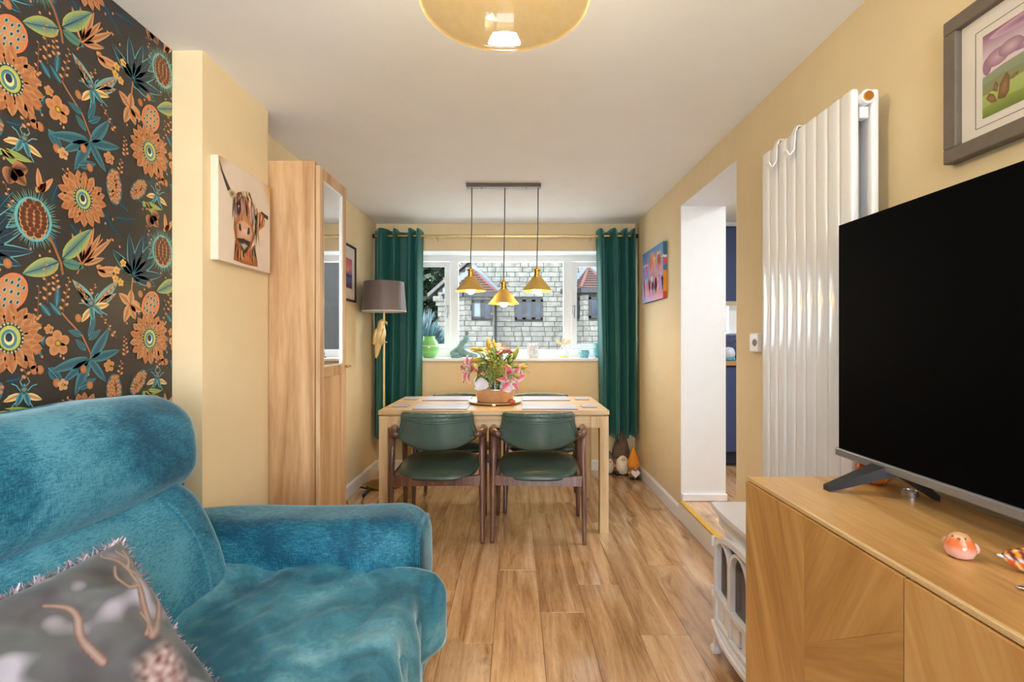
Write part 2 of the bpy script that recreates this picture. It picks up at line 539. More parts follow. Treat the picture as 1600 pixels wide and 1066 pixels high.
# doorway reveals, step and kitchen threshold
w = MB()
w.box(XR + 0.001, XR + 0.303, DOOR1 - 0.006, DOOR1 + 0.001, STEP, DOOR_TOP)
w.box(XR + 0.001, XR + 0.303, DOOR0 - 0.001, DOOR0 + 0.006, STEP, DOOR_TOP)
w.box(XR + 0.001, XR + 0.303, DOOR0, DOOR1, DOOR_TOP - 0.006, DOOR_TOP + 0.001)
door_1 = st('door_1', w, M_jamb, 'open white plastered doorway up to the kitchen', 'doorway')
b = MB(); b.rbox(XR + 0.004, XR + 0.31, DOOR1 - 0.02, DOOR1 - 0.006, STEP, STEP + 0.052, 0.006)
build('skirting', b, M_white, door_1)
b = MB(); b.rbox(XR - 0.016, XR, DOOR0, DOOR1, 0.004, STEP - 0.008, 0.003)
build('step_riser', b, M_white, door_1)
b = MB(); b.rbox(XR - 0.018, XR + 0.022, DOOR0 + 0.002, DOOR1 - 0.008, STEP - 0.006, STEP + 0.004, 0.003)
build('threshold_strip', b, M_gold_trim, door_1)

def skirting(name, y0, y1, side, label):
    b = MB()
    prof = [(0, 0), (0.016, 0), (0.016, 0.082), (0.012, 0.091), (0.004, 0.098), (0, 0.098)]
    X = XL if side < 0 else XR
    pts = [(X - side * p[0], p[1] + 0.0005) for p in prof]
    b.prism(pts, 'Y', y0, y1)
    return st(name, b, M_white, label, 'skirting board')
skirting('baseboard_left', PIER1, YF, -1, 'white skirting board along the left wall by the floor lamp')
skirting('baseboard_right', DOOR1, YF, 1, 'white skirting board along the right wall by the gnomes')
skirting('baseboard_near', YB, DOOR0, 1, 'white skirting board behind the television cabinet and stove')
b = MB(); b.prism([(YF - 0.0, 0), (YF - 0.016, 0), (YF - 0.016, 0.082), (YF - 0.006, 0.098), (YF, 0.098)], 'X', XL + 0.016, XR - 0.016)
st('baseboard_far', b, M_white, 'white skirting board under the dining window', 'skirting board')

# ------------------------------------------------------------------ wallpaper print
paper = build('wallpaper', MB().box(XL + 0.0005, XW, YB, PIER0 - 0.001, 0.0, H), M_dark_paper, wall_left)
OR, ORD, ORL = S(192, 124, 76), S(104, 52, 28), S(212, 158, 110)
TE, TED, TEL = S(54, 116, 130), S(24, 54, 70), S(104, 176, 178)
GR, GRY, CR = S(96, 134, 72), S(168, 176, 84), S(238, 214, 142)
BLK = S(40, 34, 32)
PU, PV = 0.48, 0.657
art = Art()
rw = random.Random(3)
def wp(px, py): return on_wall(px, py, XW)
def sunflower(u, v, r, L):
    for ring, (n, r0, wd) in enumerate(((17, 1.0, 0.34), (14, 0.82, 0.32), (12, 0.66, 0.28))):
        for k in range(n):
            a = 2 * pi * (k + 0.5 * ring) / n + rw.uniform(-0.06, 0.06)
            art.leaf(u + cos(a) * r * 0.32, v + sin(a) * r * 0.32, a, r * (r0 - 0.30), r * wd, mixc(OR, ORD, 0.45), mixc(OR, ORL, 0.5 * (k % 2)), L + 2 * ring, fat=0.3)
    art.ell(u, v, r * 0.40, r * 0.44, BLK, BLK, L + 6)
    for k in range(22):
        a = 2 * pi * k / 22
        art.ell(u + cos(a) * r * 0.37, v + sin(a) * r * 0.41, r * 0.04, r * 0.04, CR, TE, L + 7, n=6)
    art.ell(u, v, r * 0.31, r * 0.36, CR, GRY, L + 8)
    art.ell(u - r * 0.02, v - r * 0.02, r * 0.22, r * 0.27, TEL, TE, L + 9)
    art.ell(u - r * 0.02, v - r * 0.02, r * 0.14, r * 0.18, CR, CR, L + 10)
    art.ell(u - r * 0.03, v + r * 0.02, r * 0.10, r * 0.13, TED, TED, L + 11)
def pinecone(u, v, r, L):
    for k in range(60):
        a = 2 * pi * k / 60 + rw.uniform(-0.03, 0.03); q = r * rw.uniform(0.86, 1.06)
        A = (u + cos(a - 0.045) * r * 0.62, v + sin(a - 0.045) * r * 0.70); B = (u + cos(a + 0.045) * r * 0.62, v + sin(a + 0.045) * r * 0.70)
        T = (u + cos(a) * q, v + sin(a) * q * 1.06)
        art.poly([A, B, T], [TE, TE, GRY if k % 2 else TEL], L)
    art.ell(u, v, r * 0.66, r * 0.76, TED, TEL, L + 1)
    art.ell(u, v, r * 0.56, r * 0.66, BLK, BLK, L + 2)
    for row in range(8):
        yy = 0.54 - row * 0.155
        n = [2, 3, 4, 4, 4, 4, 3, 2][row]
        hw = 0.50 * sqrt(max(0.05, 1 - (yy / 0.66) ** 2))
        for k in range(n):
            xx = (-1 + 2 * (k + 0.5) / n) * hw
            art.ell(u + xx * r, v + yy * r, r * hw / n * 1.15, r * 0.13, ORD, ORL, L + 3 + row, n=12)
            art.ell(u + xx * r, v + (yy + 0.035) * r, r * hw / n * 0.9, r * 0.10, mixc(ORD, BLK, 0.4), ORD, L + 3 + row + 0.5, n=10)
def pod(u, v, ru, rv, a, L):
    art.ell(u, v, ru, rv, mixc(OR, ORL, 0.2), S(222, 120, 74), L, a, 22)
    art.ell(u, v, ru * 0.88, rv * 0.88, mixc(OR, ORL, 0.6), OR, L + 1, a, 20)
    for (x, y) in ((0, 0), (0.42, 0.1), (-0.42, -0.1), (0.15, 0.45), (-0.25, 0.42), (0.28, -0.45), (-0.12, -0.5), (0.55, 0.5), (-0.6, 0.35), (0.65, -0.3), (-0.5, -0.5), (0.02, 0.75), (0.02, -0.8)):
        if x * x + y * y > 0.8: continue
        du, dv = x * ru, y * rv
        cu, cv = u + du * cos(a) - dv * sin(a), v + du * sin(a) + dv * cos(a)
        art.ell(cu, cv, ru * 0.13, rv * 0.14, CR, TEL, L + 2, a, 8)
        art.ell(cu, cv, ru * 0.075, rv * 0.10, TED, TED, L + 3, a, 8)
def flower5(u, v, r, L, c=None):
    c = c or OR
    for k in range(5):
        a = 2 * pi * k / 5 + 0.4
        art.ell(u + cos(a) * r * 0.55, v + sin(a) * r * 0.55, r * 0.5, r * 0.42, mixc(c, ORD, 0.25), mixc(c, ORL, 0.4), L + (k % 2), a, 12)
    art.ell(u, v, r * 0.28, r * 0.28, S(225, 190, 60), ORD, L + 3, n=10)
def leaf_px(p0, p1, wd, cin, ced, L, bend=0.15, rib=None):
    a, b = wp(*p0), wp(*p1)
    dx, dy = b[0] - a[0], b[1] - a[1]
    art.leaf(a[0], a[1], atan2(dy, dx), sqrt(dx * dx + dy * dy), wd, cin, ced, L, bend, rib)
def stroke_px(pts, wd, c, L): art.stroke([wp(*p) for p in pts], wd, c, L)
def beetle(u, v, r, L, a0=0.0):
    def R(x, y): return (u + r * (x * cos(a0) - y * sin(a0)), v + r * (x * sin(a0) + y * cos(a0)))
    for sx in (-1, 1):
        for (x0, y0, x1, y1) in ((0.2, 0.3, 0.8, 0.75), (0.25, 0.0, 0.95, 0.0), (0.2, -0.3, 0.75, -0.8)):
            art.stroke([R(sx * x0, y0), R(sx * (x0 + x1) / 2, (y0 + y1) / 2 + 0.12), R(sx * x1, y1)], r * 0.06, TEL, L)
        art.stroke([R(sx * 0.12, 0.6), R(sx * 0.3, 0.9), R(sx * 0.15, 1.15)], r * 0.07, mixc(TE, CR, 0.3), L)
        p = R(sx * 0.15, 0.1)
        art.leaf(p[0], p[1], a0 + (pi / 2 - sx * (pi / 2 + 0.35)), r * 1.15, r * 0.42, OR, CR, L + 1, 0.1, ORD)
        p = R(sx * 0.1, 0.25)
        art.leaf(p[0], p[1], a0 - pi / 2 + sx * 0.35, r * 0.95, r * 0.42, TED, TEL, L + 3, 0.05, TE)
    p = R(0, 0.42); art.ell(p[0], p[1], r * 0.25, r * 0.22, mixc(TE, CR, 0.3), TED, L + 5, a0)
    p = R(0, 0.66); art.ell(p[0], p[1], r * 0.15, r * 0.13, TEL, TED, L + 6, a0)
def cluster(u, v, ru, rv, a, L):
    art.ell(u, v, ru * 1.18, rv * 1.12, TED, TE, L, a)
    for k in range(46):
        t = k / 46; rr = sqrt(t); th = k * 2.4
        du, dv = cos(th) * rr * ru, sin(th) * rr * rv
        cu, cv = u + du * cos(a) - dv * sin(a), v + du * sin(a) + dv * cos(a)
        art.ell(cu, cv, ru * 0.24, ru * 0.30, ORL, mixc(OR, ORD, 0.5), L + 1 + k % 5, th, 8)
def sprig(p0, p1, L, n=9):
    a, b = wp(*p0), wp(*p1)
    art.stroke([a, b], 0.0012, mixc(OR, BLK, 0.3), L)
    for k in range(n):
        t = k / n
        u, v = a[0] + (b[0] - a[0]) * t, a[1] + (b[1] - a[1]) * t
        s_ = 0.004 + 0.005 * t
        art.ell(u + s_ * (1 if k % 2 else -1), v, s_ * 0.8, s_ * 0.55, ORL, OR, L + 1, 0.6 if k % 2 else -0.6, 7)

def draw_tile():
    # background twigs and dark foliage first
    for (a, b_) in (((55, 128), (62, 180)), ((78, 122), (62, 92)), ((88, 112), (92, 80)), ((70, 150), (52, 170)), ((95, 130), (78, 100))):
        leaf_px(a, b_, 0.022, TE, TED, 2, 0.1, TEL)
    for tip in ((204, 58), (186, 82), (176, 66), (226, 74), (243, 92), (252, 118), (254, 152), (243, 162), (218, 140)):
        leaf_px((207, 124), tip, 0.036, mixc(BLK, TED, 0.7), TEL, 4, 0.12); leaf_px((207, 124), tip, 0.029, mixc(BLK, TED, 0.4), TED, 5, 0.12, TE)
    # green pair of big leaves with orange spray
    stroke_px([(98, 68), (95, 48), (84, 15), (74, -10)], 0.007, mixc(ORD, OR, 0.5), 6)
    leaf_px((92, 45), (36, 38), 0.050, TE, GRY, 8, -0.1, TED); leaf_px((97, 42), (146, 24), 0.046, TE, GRY, 8, 0.1, TED); leaf_px((97, 47), (132, 76), 0.030, TE, GR, 9, 0.1, TED)
    for tip in ((160, 38), (178, 55), (164, 78), (150, 22), (128, 12), (114, 10), (122, 70)):
        leaf_px((128, 66), tip, 0.020, mixc(OR, ORD, 0.4), ORL, 7, 0.12, ORD)
    stroke_px([(120, 78), (128, 66), (160, 44)], 0.004, OR, 9)
    # teal plant
    stroke_px([(120, 258), (138, 235), (142, 215), (128, 178), (104, 140), (96, 126)], 0.005, mixc(OR, ORD, 0.3), 10)
    for tip, wd in (((74, 202), 0.032), ((174, 193), 0.034), ((188, 236), 0.030), ((163, 271), 0.026), ((112, 262), 0.034), ((92, 232), 0.026)):
        leaf_px((141, 222), tip, wd, TED, mixc(TE, TEL, 0.25), 12, 0.18, TE)
    leaf_px((122, 258), (150, 258), 0.026, TED, TE, 13, 0.1, TEL)
    for a, t in (((138, 185), (150, 160)), ((138, 190), (158, 185)), ((128, 178), (106, 158)), ((134, 205), (118, 178))):
        leaf_px(a, t, 0.020, TED, TE, 12, 0.1, TEL)
    leaf_px((75, 202), (100, 238), 0.030, TED, TE, 11, -0.2, TEL)
    for a, t in (((60, 330), (40, 400)), ((70, 330), (88, 396)), ((20, 300), (-10, 330)), ((110, 350), (140, 395)), ((160, 330), (186, 372)), ((200, 330), (170, 300)), ((10, 190), (40, 200)), ((0, 80), (30, 100)), ((180, 20), (214, 44)), ((215, 10), (240, 40)), ((150, 290), (160, 330)), ((90, 290), (76, 320))):
        leaf_px(a, t, 0.026, mixc(BLK, TED, 0.8), TED, 0, 0.15, TE)
    for p0, p1 in (((100, 265), (112, 300)), ((160, 165), (182, 210)), ((30, 160), (44, 205)), ((230, 60), (240, 110)), ((190, 250), (186, 275)), ((150, 110), (130, 130))): sprig(p0, p1, 3, 7)
    # palm frond lower left
    for t in ((20, 250), (50, 258), (-6, 240), (35, 270)): leaf_px((2, 232), t, 0.020, GR, GRY, 9, 0.2, CR)
    # flowers and beetles
    flower5(*wp(90, 171), 0.036, 20); flower5(*wp(170, 247), 0.020, 20); flower5(*wp(98, 240), 0.017, 20, ORL); flower5(*wp(76, 142), 0.014, 20)
    for k, tip in enumerate(((186, 140), (192, 190), (210, 196), (219, 178), (206, 146), (222, 190))):
        leaf_px((203, 168), tip, 0.030, mixc(OR, ORD, 0.35), ORL, 18 + k % 3, 0.15, ORD)
    stroke_px([(207, 128), (203, 168)], 0.005, OR, 17)
    for k, tip in enumerate(((158, 84), (168, 108), (178, 112), (190, 108))): leaf_px((152, 88), tip, 0.022, OR, ORL, 17 + k % 2, 0.1, ORD)
    for (x, y) in ((182, 104), (188, 126), (180, 116), (192, 98)): flower5(*wp(x, y), 0.013, 21, S(232, 180, 88))
    for t, wd in (((114, 82), 0.032), ((186, 124), 0.034), ((118, 96), 0.024), ((182, 142), 0.024)):
        leaf_px((147, 142), t, wd, mixc(OR, BLK, 0.35), TEL, 19, 0.1, CR)
        p, q = wp(147, 142), wp(*t)
        for k in (0.35, 0.5, 0.65, 0.8): art.ell(p[0] + (q[0] - p[0]) * k, p[1] + (q[1] - p[1]) * k, 0.004, 0.005, OR, ORD, 21, 0, 7)
    for t in ((10, 286), (44, 268), (38, 292)): leaf_px((18, 262), t, 0.040, mixc(BLK, TED, 0.35), OR, 12, 0.25, ORD)
    beetle(*wp(146, 146), 0.048, 22, 0.5); beetle(*wp(36, 226), 0.042, 22, -0.1)
    for t in ((60, 262), (72, 285), (55, 292), (84, 280)): leaf_px((62, 300), t, 0.018, OR, ORL, 15, 0.1, ORD)
    cluster(*wp(178, 292), 0.026, 0.052, 0.05, 24)
    cluster(*wp(216, 296), 0.022, 0.044, -0.7, 24)
    for (p0, p1) in (((70, 30), (74, 100)), ((84, 48), (88, 90)), ((108, 78), (98, 126)), ((195, 215), (196, 245)), ((258, 190), (256, 250)), ((40, 98), (58, 118))): sprig(p0, p1, 14)
    for (x, y) in ((50, 184), (219, 160), (254, 284), (122, 148), (62, 198), (88, 232), (140, 262), (256, 262), (232, 152), (130, 232)):
        u, v = wp(x, y); art.ell(u, v, 0.011, 0.013, OR, mixc(OR, ORD, 0.4), 16, 0.3, 10)
    for k in range(34):
        u, v = wp(rw.uniform(5, 260), rw.uniform(0, 330)); art.ell(u, v, 0.0035, 0.0045, ORL, OR, 1, 0, 6)
    pod(*wp(17, 53), 0.040, 0.052, -0.5, 30)
    pinecone(*wp(52, 343), 0.078, 34)
    sunflower(*wp(14, 124), 0.090, 48)
    sunflower(*wp(129, 311), 0.082, 48)
draw_tile()
base_v, base_f, base_c = list(art.v), list(art.f), list(art.c)
mbw = MB()
for i in range(-4, 2):
    for j in range(-1, 2):
        du, dv = i * PU, j * PV
        if du + 1.25 < -0.3: continue
        o = len(mbw.v)
        mbw.v += [(XW + 0.0002 + h * 4e-5, max(-0.4, min(u + du, PIER0 - 0.0015)), max(0.55, min(v + dv, H - 0.0015))) for (u, v, h) in base_v]
        mbw.f += [tuple(q + o for q in f) for f in base_f]
        mbw.c += base_c
pr = build('wallpaper_print', mbw, vcol('wallpaper_ink', 0.32, spec=0.5), paper, fix=False)
pr['label'] = 'orange and teal flowers, pinecones and beetles printed on the paper'

# ------------------------------------------------------------------ dining window
YW0, YW1 = 4.865, 4.935
w = MB()
fz0, fz1 = 1.048, 2.054
w.rbox(WX0, WX1, YW0, YW1, 1.992, fz1, 0.003); w.rbox(WX0, WX1, YW0, YW1, fz0 - 0.03, 1.1225, 0.003)
for (x0, x1) in ((WX0, WX0 + 0.06), (WX1 - 0.06, WX1), (-0.65, -0.563), (0.478, 0.563)): w.box(x0, x1, YW0 + 0.002, YW1 - 0.002, 1.1225, 1.992)
win = st('window_1', w, M_upvc, 'white three-light dining window with side casements', 'window')
for (a, b_) in ((WX0 + 0.045, -0.642), (0.555, WX1 - 0.045)):
    c = MB()
    z0, z1 = 1.128, 1.986
    for (x0, x1, q0, q1) in ((a, a + 0.052, z0, z1), (b_ - 0.052, b_, z0, z1), (a + 0.052, b_ - 0.052, z0, z0 + 0.05), (a + 0.052, b_ - 0.052, z1 - 0.05, z1)):
        c.rbox(x0, x1, YW0 - 0.018, YW0 - 0.0005, q0, q1, 0.003)
    sash = build('casement', c, M_upvc, win)
    build('pane', MB().box(a + 0.048, b_ - 0.048, 4.852, 4.857, z0 + 0.045, z1 - 0.045), M_glass, sash)
    hx = b_ - 0.022 if a < 0 else a + 0.022
    hd = MB(); hd.rbox(hx - 0.012, hx + 0.012, YW0 - 0.03, YW0 - 0.017, 1.47, 1.56, 0.005)
    hd.tube([(hx, YW0 - 0.03, 1.545), (hx, YW0 - 0.055, 1.54), (hx, YW0 - 0.056, 1.48), (hx, YW0 - 0.05, 1.43)], [0.008, 0.009, 0.008, 0.006], 8)
    build('handle', hd, pm('brushed_steel', S(170, 172, 178), 0.3, 1.0), sash)
build('pane', MB().box(-0.565, 0.48, 4.90, 4.906, 1.12, 1.994), M_glass, win)
w = MB(); w.rbox(WX0 - 0.06, WX1 + 0.06, YF - 0.045, YW0 + 0.005, 1.02, 1.048, 0.006)
build('window_sill', w, M_white, win)
w = MB()
w.box(WX0 - 0.001, WX0 + 0.006, YF + 0.001, YW0, 1.048, WZ1); w.box(WX1 - 0.006, WX1 + 0.001, YF + 0.001, YW0, 1.048, WZ1)
w.box(WX0, WX1, YF + 0.001, YW0, WZ1 - 0.006, WZ1 + 0.001)
build('window_reveal', w, M_jamb, win)

# ------------------------------------------------------------------ kitchen beyond the doorway
KX = XR + 0.30
kfloor = st('kitchen_floor', MB().box(XR + 0.001, 3.6, 1.5, 4.95, 0.02, STEP - 0.0075), M_sub, 'raised laminate floor seen through the kitchen doorway', 'floor')
for k in range(6):
    x = XR + 0.02 + PW * (k + 0.5)
    if x < KX:
        plank_obj(x, DOOR0 + 0.004, DOOR1 - 0.02, STEP, PW, kfloor)
    else:
        plank_obj(x, 1.6, 2.9, STEP, PW, kfloor); plank_obj(x, 2.9, 4.25, STEP, PW, kfloor)
w = MB()
w.box(KX, 3.6, 1.4, 1.5, 0, 2.45); w.box(3.5, 3.6, 1.5, 5.0, 0, 2.45)
KW = (1.70, 2.75, 1.278, 2.25)
w.box(KX - 0.3, KW[0], 4.95, 5.1, 0, 2.45); w.box(KW[1], 3.6, 4.95, 5.1, 0, 2.45); w.box(KW[0], KW[1], 4.95, 5.1, 0, KW[2]); w.box(KW[0], KW[1], 4.95, 5.1, KW[3], 2.45)
st('wall_kitchen', w, M_jamb, 'white kitchen walls beyond the doorway', 'wall')
st('ceiling_kitchen', MB().box(KX, 3.6, 1.4, 5.1, 2.40, 2.5), M_ceil, 'white kitchen ceiling beyond the doorway', 'ceiling')
w = MB()
for (x0, x1, z0, z1) in ((KW[0], KW[0] + 0.05, KW[2], KW[3]), (KW[1] - 0.05, KW[1], KW[2], KW[3]), (KW[0], KW[1], KW[2], KW[2] + 0.012), (KW[0], KW[1], KW[3] - 0.05, KW[3]), (2.165, 2.30, KW[2], KW[3])):
    w.rbox(x0, x1, 5.0, 5.06, z0, z1, 0.005)
kw = st('window_3', w, M_upvc, 'white kitchen window behind the navy blind', 'window')
build('pane', MB().box(KW[0] + 0.04, KW[1] - 0.04, 5.028, 5.034, KW[2] + 0.01, KW[3] - 0.04), M_glass, kw)

# ------------------------------------------------------------------ furniture
M_oak_table = wood('pale_oak', S(178, 142, 96), S(205, 172, 126), S(222, 194, 152), 'X', 0.38, 0.9)
M_oak_table_z = wood('pale_oak_upright', S(178, 142, 96), S(205, 172, 126), S(222, 194, 152), 'Z', 0.38, 0.9)
M_walnut = wood('walnut_stain', S(70, 44, 34), S(104, 70, 56), S(134, 96, 80), 'Z', 0.3, 1.4, coat=0.25)
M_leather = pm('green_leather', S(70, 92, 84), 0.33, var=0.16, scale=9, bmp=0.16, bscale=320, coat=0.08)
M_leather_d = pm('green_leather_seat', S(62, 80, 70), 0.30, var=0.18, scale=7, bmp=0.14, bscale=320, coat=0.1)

# dining table
TX0, TX1, TY0, TY1, TZ = -0.861, 0.592, 3.092, 3.860, 0.776
table = thing('dining_table', 'pale oak dining table set with placemats under the pendant lights', 'table', ((TX0 + TX1) / 2, (TY0 + TY1) / 2, 0))
build('table_top', MB().rbox(TX0, TX1, TY0, TY1, TZ - 0.029, TZ, 0.004), M_oak_table, table)
for (y0, y1) in ((TY0 + 0.014, TY0 + 0.034), (TY1 - 0.034, TY1 - 0.014)): build('apron', MB().rbox(TX0 + 0.115, TX1 - 0.115, y0, y1, TZ - 0.112, TZ - 0.037, 0.002), M_oak_table, table)
for (x0, x1) in ((TX0 + 0.014, TX0 + 0.034), (TX1 - 0.034, TX1 - 0.014)): build('end_rail', MB().rbox(x0, x1, TY0 + 0.06, TY1 - 0.06, TZ - 0.112, TZ - 0.037, 0.002), M_oak_table, table)
build('sub_top', MB().rbox(TX0 + 0.03, TX1 - 0.03, TY0 + 0.03, TY1 - 0.03, TZ - 0.040, TZ - 0.029, 0.001), M_oak_table, table)
for sx in (0, 1):
    for sy in (0, 1):
        L_ = MB()
        x0 = TX0 + 0.004 if sx == 0 else TX1 - 0.004
        dx = 1 if sx == 0 else -1
        y0 = TY0 + 0.004 if sy == 0 else TY1 - 0.004
        dy = 1 if sy == 0 else -1
        L_.rbox(x0, x0 + dx * 0.056, y0, y0 + dy * 0.056, 0, TZ - 0.036, 0.003)
        L_.rbox(x0 + dx * 0.052, x0 + dx * 0.115, y0 + dy * 0.002, y0 + dy * 0.036, TZ - 0.112, TZ - 0.037, 0.003)
        build('leg', L_, M_oak_table_z, table)

# dining chair, local: faces +y, floor at z 0
def backrest_pt(u, v, off):
    """u -1..1 across, v 0..1 up, off = outwards along local y"""
    zb = 0.556 + 0.082 * abs(u) ** 2.3
    zt = 0.776 + 0.006 * (1 - u * u)
    z = zb + (zt - zb) * v
    k = max(0.0, min(1.0, (0.735 - z) / 0.11))
    w = 0.222 + 0.042 * k ** 1.6
    if z > 0.76: w -= 0.012 * ((z - 0.76) / 0.02)
    return Vector((u * w, -0.268 + 0.085 * abs(u) ** 2.2 + off - 0.03 * (v - 0.3), z))
def make_chair(label):
    t = thing('dining_chair', label, 'chair', group='green dining chairs around the table')
    for sx in (-1, 1):
        g = MB(); g.tube([(sx * 0.277, -0.243, 0.0), (sx * 0.275, -0.238, 0.02), (sx * 0.272, -0.228, 0.36), (sx * 0.270, -0.205, 0.52), (sx * 0.268, -0.19, 0.645)], [0.0120, 0.0130, 0.0180, 0.0182, 0.0155], 12)
        build('leg', g, M_walnut, t, smooth=True, local=True)
        g = MB(); g.tube([(sx * 0.278, 0.235, 0.0), (sx * 0.276, 0.232, 0.02), (sx * 0.272, 0.205, 0.36), (sx * 0.270, 0.17, 0.55), (sx * 0.270, 0.15, 0.655)], [0.0120, 0.0130, 0.0185, 0.019, 0.016], 12)
        build('leg', g, M_walnut, t, smooth=True, local=True)
        a = MB()
        path = [(0.225, -0.235, 0.650), (0.252, -0.228, 0.655), (0.272, -0.205, 0.660), (0.280, -0.15, 0.664), (0.281, -0.05, 0.666), (0.280, 0.06, 0.667), (0.277, 0.15, 0.666), (0.274, 0.19, 0.662), (0.272, 0.198, 0.660)]
        a.tube([(sx * p[0], p[1], p[2]) for p in path], [0.014, 0.021, 0.026, 0.025, 0.023, 0.023, 0.024, 0.019, 0.006], 12, flat=0.9)
        build('armrest', a, M_walnut, t, smooth=True, local=True)
    r = MB()
    def rail(p, q, hgt, th, dip):
        n = 10
        for i in range(n):
            pass
    # rear rail with a shallow dip, front rail, side rails
    def railmesh(A, B, z0, z1, th, dip):
        A, B = Vector(A), Vector(B); d = (B - A).normalized(); nrm = Vector((-d.y, d.x, 0)) * th / 2
        vs = []; fs = []; n = 10
        for i in range(n + 1):
            s_ = i / n; c = A.lerp(B, s_); top = z1 - dip * sin(pi * s_)
            for (o, z) in ((nrm, z0), (-nrm, z0), (-nrm, top), (nrm, top)): vs.append((c.x + o.x, c.y + o.y, z))
        for i in range(n):
            for k in range(4): fs.append((i * 4 + k, i * 4 + (k + 1) % 4, (i + 1) * 4 + (k + 1) % 4, (i + 1) * 4 + k))
        fs += [(0, 1, 2, 3), (n * 4 + 3, n * 4 + 2, n * 4 + 1, n * 4)]
        r.add(vs, fs)
    railmesh((-0.262, -0.228, 0), (0.262, -0.228, 0), 0.345, 0.408, 0.022, 0.02)
    railmesh((-0.262, 0.205, 0), (0.262, 0.205, 0), 0.350, 0.405, 0.022, 0.0)
    for sx in (-1, 1): railmesh((sx * 0.268, -0.22, 0), (sx * 0.268, 0.20, 0), 0.345, 0.40, 0.020, 0.0)
    build('seat_frame', r, M_walnut, t, local=True)
    # seat pad: rounded outline, domed
    s = MB()
    def seat(u, v):
        a = 2 * pi * u
        ex = 2 / 3.4
        cx = abs(cos(a)) ** ex * (1 if cos(a) >= 0 else -1); cy = abs(sin(a)) ** ex * (1 if sin(a) >= 0 else -1)
        back = 0.256 if sin(a) < 0 else 0.222
        w = 0.250 - 0.012 * (sin(a) < 0) * abs(sin(a))
        t_ = v * pi
        rr = sin(t_) ** 0.35 if 0 < v < 1 else 0.0
        z = 0.418 - 0.036 * cos(t_) * (1 if v > 0.5 else 0.9)
        x, y = cx * w * rr, cy * back * rr
        z += 0.012 * (y / 0.23) + (0.012 * (1 - rr * rr) if v > 0.5 else 0)
        if y < 0: z -= 0.020 * (y / 0.25) ** 2
        return Vector((x, y, z + 0.004))
    s.grid(seat, 48, 16)
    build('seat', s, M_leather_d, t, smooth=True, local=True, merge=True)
    # backrest: padded shell
    bk = MB()
    def bt(u, v):
        e = max(abs(u) ** 6, abs(2 * v - 1) ** 6)
        return 0.031 * (1 - e) ** 0.5 if e < 1 else 0.0
    NU, NV = 40, 16
    bk.grid(lambda a, c: backrest_pt(2 * a - 1, c, -bt(2 * a - 1, c) * 0.55), NU, NV)
    bk.grid(lambda a, c: backrest_pt(2 * a - 1, c, bt(2 * a - 1, c) * 1.0 + 0.0), NU, NV)
    bo = build('backrest', bk, M_leather, t, smooth=True, local=True, merge=True)
    # rolled top with gathered folds, and piping round the back panel
    ro = MB()
    pts = []; rad = []
    for i in range(61):
        u = -1.0 + 2.0 * i / 60
        p = backrest_pt(u * 0.985, 0.965, 0.0); p.z -= 0.004
        fold = min(abs(((u + 1) / 2 * 6) % 1 - 0.0), 1 - ((u + 1) / 2 * 6) % 1)
        pts.append(p); rad.append((0.0195 - 0.0035 * exp(-(fold / 0.05) ** 2)) * (0.6 + 0.4 * min(1, (1 - abs(u)) / 0.06)))
    ro.tube(pts, rad, 12)
    build('top_roll', ro, M_leather, bo, smooth=True, local=True)
    pi_ = MB()
    for ins, rr in ((0.885, 0.0052), (0.945, 0.0042)):
        path = []
        for i in range(12): path.append((-ins - 0.03 * (1 - i / 11), 0.12 + 0.66 * i / 11))
        for i in range(1, 25): path.append((-ins + 2 * ins * i / 24, 0.78 - 0.0 * i))
        for i in range(1, 12): path.append((ins + 0.03 * i / 11, 0.78 - 0.66 * i / 11))
        pi_.tube([backrest_pt(u, v + (ins - 0.9) * 0.9, -bt(u, v + (ins - 0.9) * 0.9) * 0.55 - 0.001) for (u, v) in path], rr, 6)
    build('piping', pi_, M_leather, bo, smooth=True, local=True)
    return t
ch = make_chair('green leather dining chair on near side of table, nearer the bookcase')
ch.location = (-0.478, 3.186, 0); ch.rotation_euler = (0, 0, radians(1.5))
for (x, y, a, lab) in ((0.148, 3.186, -2.5, 'green leather dining chair on near side of table, nearer the doorway'),
                       (-0.44, 3.70, 180, 'green leather dining chair beyond the table, left of the flowers'),
                       (0.205, 3.70, 180, 'green leather dining chair beyond the table, right of the flowers')):
    c = copy_tree(ch); c.location = (x, y, 0); c.rotation_euler = (0, 0, radians(a)); c['label'] = lab

# ------------------------------------------------------------------ bookcase with glazed door
M_bk = wood('bookcase_oak_veneer', S(166, 124, 84), S(198, 158, 116), S(218, 186, 146), 'Z', 0.42, 0.7)
BX0, BX1, BY0, BY1, BZ = XL + 0.004, -0.954, 2.345, 2.713, 2.073
bc = thing('bookcase', 'tall oak bookcase with glazed upper door against the left wall', 'bookcase', ((BX0 + BX1) / 2, (BY0 + BY1) / 2, 0))
build('side_panel', MB().rbox(BX0, BX1, BY0, BY0 + 0.02, 0, BZ, 0.0015), M_bk, bc)
build('side_panel', MB().rbox(BX0, BX1, BY1 - 0.02, BY1, 0, BZ, 0.0015), M_bk, bc)
build('back_panel', MB().box(BX0 + 0.002, BX0 + 0.008, BY0 + 0.02, BY1 - 0.02, 0.03, BZ - 0.01), M_bk, bc)
build('top_panel', MB().rbox(BX0, BX1 - 0.001, BY0 + 0.02, BY1 - 0.02, BZ - 0.022, BZ - 0.001, 0.001), M_bk, bc)
for z in (0.06, 0.42, 0.76, 1.07, 1.40, 1.735):
    build('shelf', MB().rbox(BX0 + 0.008, BX1 - 0.012, BY0 + 0.02, BY1 - 0.02, z, z + 0.018, 0.001), M_bk, bc)
dr = thing  # door
DX0, DX1, DZ0, DZ1 = -0.951, -0.930, 0.05, 2.052
d = MB()
